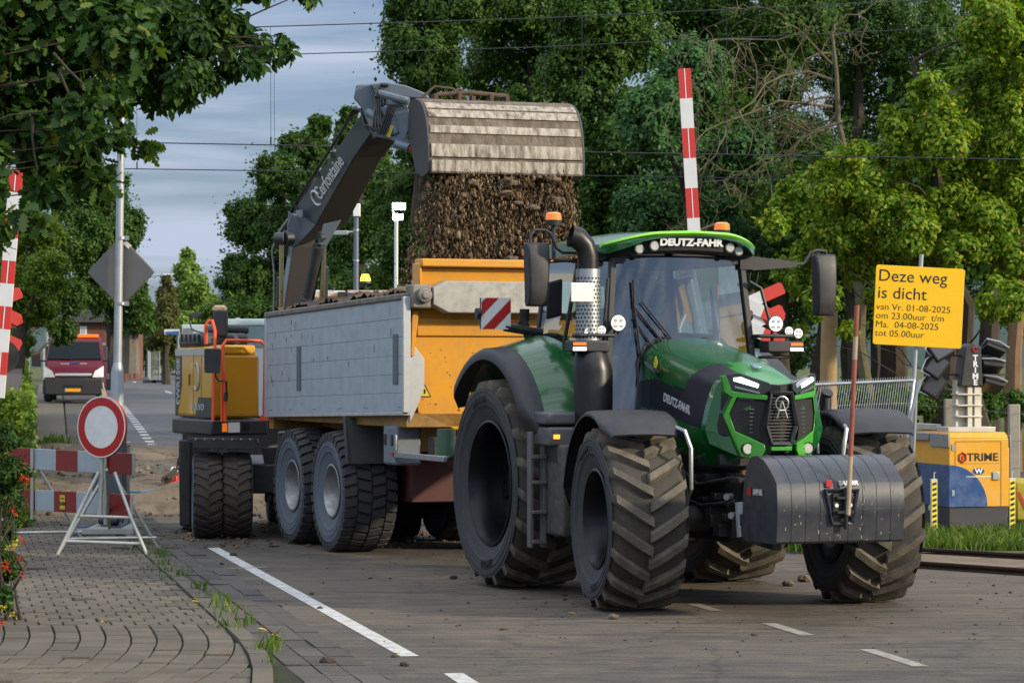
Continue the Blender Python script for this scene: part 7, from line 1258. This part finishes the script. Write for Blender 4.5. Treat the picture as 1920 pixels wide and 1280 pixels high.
# street lamps and small signs far down the road
for (u, v0, v1, Y, a) in ((278, 515, 704, 160, 1), (116, 455, 700, 140, 1), (88, 470, 720, 122, 1)):
    o_ = Vector((at(u, 690, Y).x, Y, ter(Y))); r = empty('street_lamp', o_); tag(r, {278: 'slim street lamp beside the olive conifer', 116: 'distant street lamp arm above the maroon van', 88: 'distant street lamp left of the diamond sign among leaves'}[u], 'street lamp', 'street lamps along the far road'); p = at(u, v0 + 6, Y) - o_; b = MB(); b.tube([(0, 0, 0), p], [.09, .05], 8); b.tube([p, p + Vector((.3, 0, .12)), p + Vector((.9, -.1, .16))], .04, 8); b.build('pole', GALV, r); b = MB(); e = p + Vector((.9, -.1, .13)); b.box(e.x, e.x + .6, e.y - .12, e.y + .12, e.z, e.z + .1); b.build('lamp_head', WHITE, r, bevel=.03)
o_ = gp(255, 702); r = empty('keep_left_bollard', o_); tag(r, 'small yellow post with a round blue sign at the road bend', 'bollard'); s_ = o_.y / F; b = MB(); b.box(-4 * s_, 2 * s_, -.05, .05, 0, 19 * s_); b.build('post', mat('bollard_yellow', (.75, .33, .02), .5), r, bevel=.02); b = MB(); b.tube([(1 * s_, -.06, 23 * s_), (1 * s_, -.02, 23 * s_)], 5 * s_, 18); b.build('sign', mat('sign_blue', (.02, .14, .42), .4), r); b = MB(); b.hexa([Vector((-1.5 * s_, -.07, 25 * s_)), Vector((-.5 * s_, -.07, 25.5 * s_)), Vector((3.5 * s_, -.07, 21 * s_)), Vector((2.5 * s_, -.07, 20.5 * s_))], [Vector((-1.5 * s_, -.062, 25 * s_)), Vector((-.5 * s_, -.062, 25.5 * s_)), Vector((3.5 * s_, -.062, 21 * s_)), Vector((2.5 * s_, -.062, 20.5 * s_))]); b.build('arrow', LETTER, r)
def fence(label, u0, u1, vt, vb, Y, n, cat='fence panel'):
    o_ = Vector((at((u0 + u1) / 2, 690, Y).x, Y, at(0, vb, Y).z)); r = empty('site_fence', o_); tag(r, label, cat); q = lambda u, v: at(u, v, Y) - o_; b = MB(); b.tube([q(u0, vb), q(u0, vt), q(u1, vt), q(u1, vb)], .03, 6); b.build('frame', STEEL, r); b = MB()
    for k in range(1, n): u = u0 + (u1 - u0) * k / n; b.tube([q(u, vt), q(u, vb)], .008, 3, False)
    for k in range(1, 4): v = vt + (vb - vt) * k / 4; b.tube([q(u0, v), q(u1, v)], .008, 3, False)
    b.build('mesh', MATS['wire_steel'], r); b = MB(); b.box(q(u0, vb).x - .3, q(u0, vb).x + .3, -.15, .15, -.02, .12); b.box(q(u1, vb).x - .3, q(u1, vb).x + .3, -.15, .15, -.02, .12); b.build('feet', BLACK, r)
fence('narrow grey mesh fence panel standing alone on the far road', 281, 299, 659, 717, 127, 10)
fence('long thin mesh fence closing the end of the far road', 195, 282, 659, 703, 172, 24); fence('thin mesh fence right of the lone panel at the far road', 300, 330, 659, 703, 171, 10)
# ------------------------------------------------------------------ maroon flatbed van
Y = 94.0; vx = at(141, 690, Y).x; V_ = Fr(vx, Y, 7); V_.o.z = ter(Y) + .02; vn = empty('flatbed_van', V_.o, V_.rz); tag(vn, 'maroon flatbed van with an orange roof light bar parked on the left', 'van')
MAR = mat('maroon_paint', (.105, .006, .022), .45, dirt=.08, spec=.3); BUMP = mat('bumper_grey', (.05, .05, .053), .6)
def sec(x, z0, z1, w0, w1): return [Vector((x, -w0, z0)), Vector((x, w0, z0)), Vector((x, w0 * 1.0, z0 + (z1 - z0) * .5)), Vector((x, w1, z1)), Vector((x, -w1, z1)), Vector((x, -w0, z0 + (z1 - z0) * .5))]
b = MB(); b.loft([sec(-1.1, .5, 2.16, 1.0, .86), sec(-.2, .5, 2.20, 1.0, .86), sec(.25, .5, 2.08, 1.0, .84), sec(.85, .5, 1.42, 1.0, .92), sec(1.30, .5, 1.20, .98, .88), sec(1.42, .55, 1.0, .94, .84)]); b.build('cab', MAR, vn, bevel=.04)
b = MB(); b.hexa([Vector((.30, -.80, 2.0)), Vector((.30, .80, 2.0)), Vector((.86, .90, 1.42)), Vector((.86, -.90, 1.42))], [Vector((.33, -.80, 2.03)), Vector((.33, .80, 2.03)), Vector((.89, .90, 1.45)), Vector((.89, -.90, 1.45))]); b.build('windscreen', mat('van_glass', (.008, .014, .017), .25, spec=.12), vn)
b = MB(); b.box(1.28, 1.52, -.98, .98, .24, .82); b.box(1.0, 1.4, -1.02, 1.02, .26, .78); b.build('bumper', mat('van_bumper', (.022, .022, .024), .65), vn, bevel=.06); b = MB(); b.box(1.40, 1.47, -.62, .62, .88, .97); b.build('grille_bar', mat('silver_bar', (.5, .51, .52), .45, .3), vn, bevel=.02); b = MB(); b.box(1.44, 1.50, -.42, .42, .70, .85); b.box(1.50, 1.525, -.35, .35, .48, .60); b.build('grille', MESH, vn, bevel=.01)
for s_ in (-1, 1):
    b = MB(); b.hexa([Vector((1.36, s_ * .96, .84)), Vector((1.46, s_ * .62, .84)), Vector((1.42, s_ * .70, 1.04)), Vector((1.24, s_ * .97, 1.22))], [Vector((1.44, s_ * .985, .84)), Vector((1.54, s_ * .62, .84)), Vector((1.50, s_ * .70, 1.04)), Vector((1.32, s_ * .985, 1.22))]); b.build('headlight', mat('clear_headlight', (.72, .72, .70), .2, dirt=.45, dcol=(.12, .12, .13), scale=14), vn)
    b = MB(); b.box(.62, .75, *sorted((s_ * 1.12, s_ * 1.42)), 1.20, 1.70); b.tube([(.68, s_ * .9, 1.38), (.68, s_ * 1.2, 1.40)], .03, 6); b.build('mirror', BLACK, vn, bevel=.03)
    b = MB(); tyre(b, .24, .36, .2, None, 30, .01); rimmesh(b, .24, .2, s_, .08); o = b.build('wheel', [RUB, RUB, RUB, RUB], vn); o.location = (.85, s_ * .86, .36)
    b = MB(); tyre(b, .24, .36, .2, None, 30, .01); rimmesh(b, .24, .2, s_, .08); o = b.build('wheel', [RUB, RUB, RUB, RUB], vn); o.location = (-2.6, s_ * .86, .36)
b = MB(); b.box(1.525, 1.54, -.27, .23, .36, .47); b.build('number_plate', MATS['bollard_yellow'], vn); b = MB(); b.box(1.525, 1.541, -.31, -.27, .36, .47); b.build('plate_band', MATS['sign_blue'], vn)
b = MB(); b.box(-.35, -.05, -.78, .78, 2.18, 2.29); b.build('light_bar', AMBER, vn, bevel=.02); b = MB(); b.box(1.10, 1.12, -.45, -.16, 1.285, 1.305); b.box(1.10, 1.12, .2, .42, 1.285, 1.305); b.build('lettering', LETTER, vn); b = MB(); b.box(1.085, 1.12, -.13, .16, 1.30, 1.36); b.build('blue_logo', MATS['blue_paint'], vn)
b = MB(); b.box(-4.6, -1.2, -1.05, 1.05, .75, .95); b.box(-1.35, -1.25, -1.05, 1.05, .95, 1.9); b.build('load_bed', BUMP, vn, bevel=.02); b = MB(); b.tube([(.55, -.62, 1.5), (.50, -.62, 2.0)], .01, 4); b.tube([(.92, -.05, 1.44), (.90, -.45, 1.50)], .012, 4); b.build('wiper', BLACK, vn)
o_ = V_.w(-1.6, -.42, 1.0); b = MB(); b.hexa([Vector((-.2, -.42, 0)), Vector((.2, -.42, 0)), Vector((.2, .4, 0)), Vector((-.2, .4, 0))], [Vector((-.15, -.30, 1.72)), Vector((.15, -.30, 1.72)), Vector((.15, .26, 1.72)), Vector((-.15, .26, 1.72))]); r = empty('crane_head', o_, V_.rz); tag(r, 'navy blue crane head standing up behind the maroon van cab', 'crane'); b.build('housing', mat('navy_paint', (.01, .018, .05), .5), r, bevel=.06); b = MB(); b.box(.2, .21, -.12, -.02, 1.28, 1.5); b.build('white_mark', LETTER, r); b = MB(); b.box(.2, .21, .05, .25, 1.25, 1.48); b.build('red_mark', SIGNRED, r)
# round sign behind and left of the van
o_ = Vector((at(82, 690, 99).x, 99, ter(99))); r = empty('round_sign', o_); tag(r, 'pale round sign seen from behind left of the van', 'road sign'); b = MB(); c = at(82, 664, 99) - o_; b.tube([c, c + Vector((0, .03, 0))], .22 * 99 / F * 11 / .22 * 1.0, 24); b.build('plate', mat('beige_plate', (.38, .33, .26), .7), r); b = MB(); b.tube([(0, -.05, 0), (0, -.05, c.z + .2)], .05, 8); b.build('post', GALV, r)
b = MB(); o_ = Vector((at(52, 690, 82).x, 82, ter(82))); b.tube([(0, 0, 0), at(53, 632, 82) - o_], .055, 10); r = b.build('steel_post', GALV); r.location = o_; tag(r, 'grey steel post at the end of the left hedge', 'post')
# brick house behind the van
Y = 150; o_ = Vector((at(195, 690, Y).x, Y, ter(Y))); hs_ = empty('brick_house', o_); tag(hs_, 'brick house with dark roof and white windows behind the van', 'house'); q = lambda u, v: at(u, v, Y) - o_
BRICK = mat('brown_brick', (.16, .065, .042), .9, var=.35, scale=3); a, c = q(140, 712), q(236, 604); b = MB(); b.box(a.x, q(198, 0).x, 0, 8, -.5, c.z); b.box(q(198, 0).x, c.x, .8, 7, -.5, q(0, 615).z); b.build('wall', BRICK, hs_); b = MB(); b.hexa([Vector((a.x - .3, -.4, c.z)), Vector((c.x + .3, -.4, c.z)), Vector((c.x + .3, 8.4, c.z)), Vector((a.x - .3, 8.4, c.z))], [Vector((a.x + .5, 3.5, c.z + 3.6)), Vector((c.x - .8, 3.5, c.z + 3.6)), Vector((c.x - .8, 4.5, c.z + 3.6)), Vector((a.x + .5, 4.5, c.z + 3.6))]); b.build('roof', mat('dark_roof_tile', (.03, .027, .026), .85), hs_)
for (u0, v0, u1, v1, dy) in ((150, 611, 163, 634, -.03), (192, 618, 206, 645, .77)):
    p, e = q(u0, v1), q(u1, v0); b = MB(); b.box(p.x, e.x, dy, dy + .1, p.z, e.z); f = b.build('window', mat('white_frame', (.62, .64, .64), .5), hs_); b = MB(); b.box(p.x + .12, (p.x + e.x) / 2 - .04, dy - .02, dy - .005, p.z + .12, e.z - .12); b.box((p.x + e.x) / 2 + .04, e.x - .12, dy - .02, dy - .005, p.z + .12, e.z - .12); b.build('pane', mat('net_curtain_pane', (.28, .32, .34), .15), f)
b = MB(); p, e = at(193, 712, 140), at(236, 647, 140); b.box(p.x, e.x, 140, 140.4, ter(140) - .3, e.z); b.mi = 1; b.box(p.x - .05, e.x + .05, 139.95, 140.45, e.z, e.z + .12); tag(b.build('garden_wall', [BRICK, mat('wall_coping', (.3, .26, .23), .8)]), 'brick garden wall with pale coping behind the lamp post', 'wall')
# ------------------------------------------------------------------ machines half hidden behind
Y = 46; o_ = Vector((at(415, 690, Y).x, Y, 0)); r = empty('service_truck', o_); tag(r, 'white and pale blue service truck behind the yellow excavator', 'truck'); q = lambda u, v, dy=0.0: at(u, v, Y + dy) - o_
TW = mat('pale_teal_white', (.42, .52, .53), .35, dirt=.1, coat=.3); b = MB(); a, c = q(338, 760), q(560, 600); b.box(a.x, c.x, .3, 2.2, .45, 1.34); b.build('chassis', CHASSIS, r); b = MB(); b.box(q(425, 0).x, c.x, 0, 2.4, 1.35, c.z); b.box(q(425, 0).x - .0, c.x + .02, -.03, 0, c.z - .09, c.z + .02); b.box(a.x, q(425, 0).x, .2, 2.2, 1.35, q(0, 608).z); b.build('body', TW, r, bevel=.05); b = MB(); b.box(q(432, 0).x, c.x - .1, -.02, -.005, q(0, 650).z, q(0, 612).z); b.build('window', mat('teal_glass', (.16, .24, .24), .08, coat=1), r); b = MB()
for k in range(7): b.hexa([q(338 + k * 3, 640, .18), q(340 + k * 3, 640, .18), q(346 + k * 3, 615, .18), q(344 + k * 3, 615, .18)], [q(338 + k * 3, 640, .2), q(340 + k * 3, 640, .2), q(346 + k * 3, 615, .2), q(344 + k * 3, 615, .2)])
b.build('louvre', GREYPAINT, r); b = MB(); b.tube([q(446, 603, -.02), q(446, 603, .1)], .07, 14); b.build('lamp', LENS, r)
for x in (-.3, 2.2):
    b = MB(); tyre(b, .3, .5, .28, None, 30, .02); rimmesh(b, .3, .28, -1, .1); o = b.build('wheel', [RUB, RUB, RUB, RUB], r); o.location = (x, .3, .5)
p = at(322, 622, 70); o_ = Vector((p.x, 70, ter(70))); r = empty('direction_sign', o_); tag(r, 'small blue and white finger sign left of the excavator', 'direction sign'); q = lambda u, v: at(u, v, 70) - o_; b = MB(); b.hexa([q(308, 627), q(336, 627), q(336, 617), q(308, 617)], [q(308, 627) + Vector((0, .05, 0)), q(336, 627) + Vector((0, .05, 0)), q(336, 617) + Vector((0, .05, 0)), q(308, 617) + Vector((0, .05, 0))]); b.build('board', WHITE, r); b = MB(); b.hexa([q(311, 626) - Vector((0, .01, 0)), q(336, 627) - Vector((0, .01, 0)), q(336, 620) - Vector((0, .01, 0)), q(310, 622) - Vector((0, .01, 0))], [q(311, 626), q(336, 627), q(336, 620), q(310, 622)]); b.build('blue_band', MATS['sign_blue'], r); b = MB(); b.tube([q(334, 700) * 1.0 * 1 + Vector((0, .06, 0)), q(334, 617) + Vector((0, .06, 0))], .04, 8); b.build('post', GALV, r)
Y = 43.5; o_ = Vector((at(680, 690, Y).x, Y, 0)); r = empty('rail_machine', o_); tag(r, 'white yellow and blue rail machine roof with a lit amber beacon above the trailer', 'rail machine'); q = lambda u, v, dy=0.0: at(u, v, Y + dy) - o_
b = MB(); b.hexa([q(590, 590), q(652, 590), q(652, 590, 2), q(590, 590, 2)], [q(584, 543), q(650, 545), q(650, 545, 2), q(584, 543, 2)]); b.box(q(590, 0).x, q(745, 0).x, .1, 2.2, .9, q(0, 560).z); b.build('body', mat('dirty_white', (.55, .53, .48), .5, dirt=.3), r, bevel=.04); b = MB(); b.hexa([q(586, 556, -.02), q(640, 553, -.02), q(636, 563, -.02), q(588, 562, -.02)], [q(586, 556, .01), q(640, 553, .01), q(636, 563, .01), q(588, 562, .01)]); b.build('yellow_band', YEL, r); b = MB(); b.hexa([q(652, 575), q(745, 575), q(745, 575, 1.5), q(652, 575, 1.5)], [q(652, 548), q(702, 549), q(702, 549, 1.5), q(652, 548, 1.5)]); b.build('blue_roof', mat('blue_roof_paint', (.03, .16, .28), .4), r, bevel=.02); b = MB(); b.box(q(652, 0).x, q(700, 0).x, -.02, .0, q(0, 549).z, q(0, 544).z); b.box(q(703, 0).x, q(745, 0).x, 0, .3, q(0, 552).z, q(0, 544).z); b.build('roof_edge', mat('orange_white_edge', (.6, .45, .38), .5), r); b = MB(); b.box(q(634, 0).x, q(654, 0).x, -.1, .3, q(0, 566).z, q(0, 547).z); b.tube([q(625, 544), q(625, 539)], .03, 6); b.tube([q(685, 545), q(685, 530)], .02, 6); b.build('roof_fitting', CHASSIS, r, bevel=.01); b = MB(); b.tube([q(685, 528), q(685, 521), q(685, 514)], [.085, .075, .05], 16); b.build('beacon_lens', AMBERLIT, r); b = MB(); b.tube([q(685, 531), q(685, 527)], [.10, .09], 16); b.build('beacon_base', BLACK, r)
for x in (-.3, .9):
    b = MB(); tyre(b, .3, .5, .28, None, 30, .02); rimmesh(b, .3, .28, -1, .1); o = b.build('wheel', [RUB, RUB, RUB, RUB], r); o.location = (x, .4, .5)
# things lying by the trench
gs = lambda u, v: Vector(((u - U0) / F * F * (H - .26) / (v - V0), F * (H - .26) / (v - V0), .26))
o_ = gs(327, 915); r = empty('jerrycan', o_); tag(r, 'red can with a white cap beside the excavator guard', 'can'); s_ = o_.y / F; b = MB(); b.box(-7 * s_, 7 * s_, -.1, .1, 0, 26 * s_); b.build('body', mat('can_red', (.5, .015, .01), .4), r, bevel=.02); b = MB(); b.box(-7 * s_, 6 * s_, -.09, .09, 26.5 * s_, 40 * s_); b.build('cap', WHITE, r, bevel=.03)
o_ = gs(312, 917); b = MB()
for k in range(7): b.tube([Vector((random.uniform(-.15, .05), random.uniform(-.1, .1), 0)), Vector((random.uniform(-.05, .15), random.uniform(-.1, .1), .18)), Vector((random.uniform(.0, .2), 0, random.uniform(.25, .36)))], .03, 6)
r = b.build('rag_heap', mat('brown_tarp', (.07, .055, .04), .9, var=.4)); r.location = o_; tag(r, 'crumpled dark brown tarpaulin next to the red can', 'tarpaulin')
b = MB(); b.tube([gs(u, v) + Vector((0, 0, .03)) for u, v in ((225, 925), (262, 925), (300, 921), (335, 919), (400, 917))], .022, 8); tag(b.build('blue_pipe', mat('blue_pipe_plastic', (.06, .12, .22), .5)), 'blue grey pipe lying along the edge of the trench', 'pipe')
o_ = gp(410, 842); r = empty('orange_bin', o_); tag(r, 'orange and yellow container seen below the excavator platform', 'container'); b = MB(); b.box(-.3, .12, 0, .4, 0, .75); b.build('body', ORANGE, r, bevel=.03); b = MB(); b.box(.13, .3, 0, .3, 0, .78); b.build('stripe', YEL, r)
# stones, crumbs and fallen leaves
n_ = 900; Yg = rng.uniform(20, 40, n_); Xg = np.array([edge(y) for y in Yg]) + rng.uniform(0, 1, n_) ** .8 * 11; Pg = np.stack([Xg, Yg, np.full(n_, .004)], 1); clods('road_crumbs', Pg, rng.gamma(1.2, .006, n_) + .003, .6, mat('dark_crumb', (.045, .035, .025), .95), 'small crumbs of soil scattered over the asphalt')
n_ = 700; Yg = rng.uniform(33, 38.5, n_); Xg = rng.uniform(-4.5, 3, n_); clods('trench_crumbs', np.stack([Xg, Yg, np.full(n_, .01)], 1), rng.gamma(1.5, .012, n_) + .006, .6, EARTH, 'soil crumbs spilled round the trailer wheels')
n_ = 7000; Yg = 40 + rng.uniform(0, 1, n_) ** 1.6 * 22; Xg = rng.uniform(-18, 6, n_); Zg = np.array([ter(y) for y in Yg]) + np.clip((Yg - 40.2) / .8, 0, 1) * .24 * np.clip((67.5 - Yg) / 9, 0, 1) + .03; clods('dug_clods', np.stack([Xg, Yg, Zg], 1), rng.gamma(1.2, .014, n_) + .008, .7, leafmat('sandy_clod', [(0, (.085, .06, .04)), (.6, (.16, .12, .08)), (1, (.24, .19, .13))], rough=.95, transl=0), 'sandy clods over the dug up crossing')
for i, (u, v, s_) in enumerate(((1477, 1098, .05), (1507, 1090, .06), (1150, 1160, .04), (850, 1085, .035), (615, 1245, .05), (437, 1042, .035), (758, 1248, .03))):
    p = gp(u, v); bm = bmesh.new(); bmesh.ops.create_icosphere(bm, subdivisions=2, radius=s_)
    for k in bm.verts: k.co = Vector((k.co.x * 1.2, k.co.y, k.co.z * .7)) * (1 + random.gauss(0, .09))
    me = bpy.data.meshes.new('stone'); bm.to_mesh(me); bm.free(); me.materials.append(MATS['clay_clump'] if i < 3 else MATS['dark_crumb']); r = bpy.data.objects.new('stone', me); SC.collection.objects.link(r); r.location = (p.x, p.y, s_ * .5); tag(r, ['brown lump behind the ballast weight left of another', 'brown lump just left of the tractor right front tyre', 'small lump in front of the near front tyre', 'dark lump beside the big rear tyre', 'dark clod in the gutter near the pavement corner', 'black clod on the end of the white edge line', 'dark clod near the end of the long white line'][i], 'lump of soil', 'lumps on the road')
LEAFY = mat('fallen_yellow_leaf', (.62, .36, .03), .6)
for i, (u, v, a) in enumerate(((359, 1138, .3), (189, 1178, .9), (483, 1191, 0), (506, 1203, .2), (420, 1147, 1.2), (737, 1225, .1), (597, 1235, .5), (1065, 1150, 0))):
    p = gp(u, v, .06 if u < 520 else .012); b = MB(); T_, f_ = leaf_verts('pointed'); b.add([tuple(Vector(k) * .085) for k in T_], f_); r = b.build('fallen_leaf', LEAFY); r.location = p; r.rotation_euler = (.1, .15, a); tag(r, ['yellow leaf flat on the pavers near the weeds', 'yellow leaf on the pavers left of the curved joints', 'left one of two yellow leaves at the pavement corner', 'right one of two yellow leaves at the pavement corner', 'narrow yellow leaf beside the kerb weeds', 'yellow leaf beside the end of the white edge line', 'orange leaf in the gutter by the corner', 'pale leaf on the asphalt before the tractor'][i], 'leaf', 'fallen leaves')
q = V_.w(.05, .42, 1.0); person('person', q, V_.rz, 'person in a bright vest behind the wheel of the maroon van', mat('hi_vis_vest', (.45, .6, .03), .7))
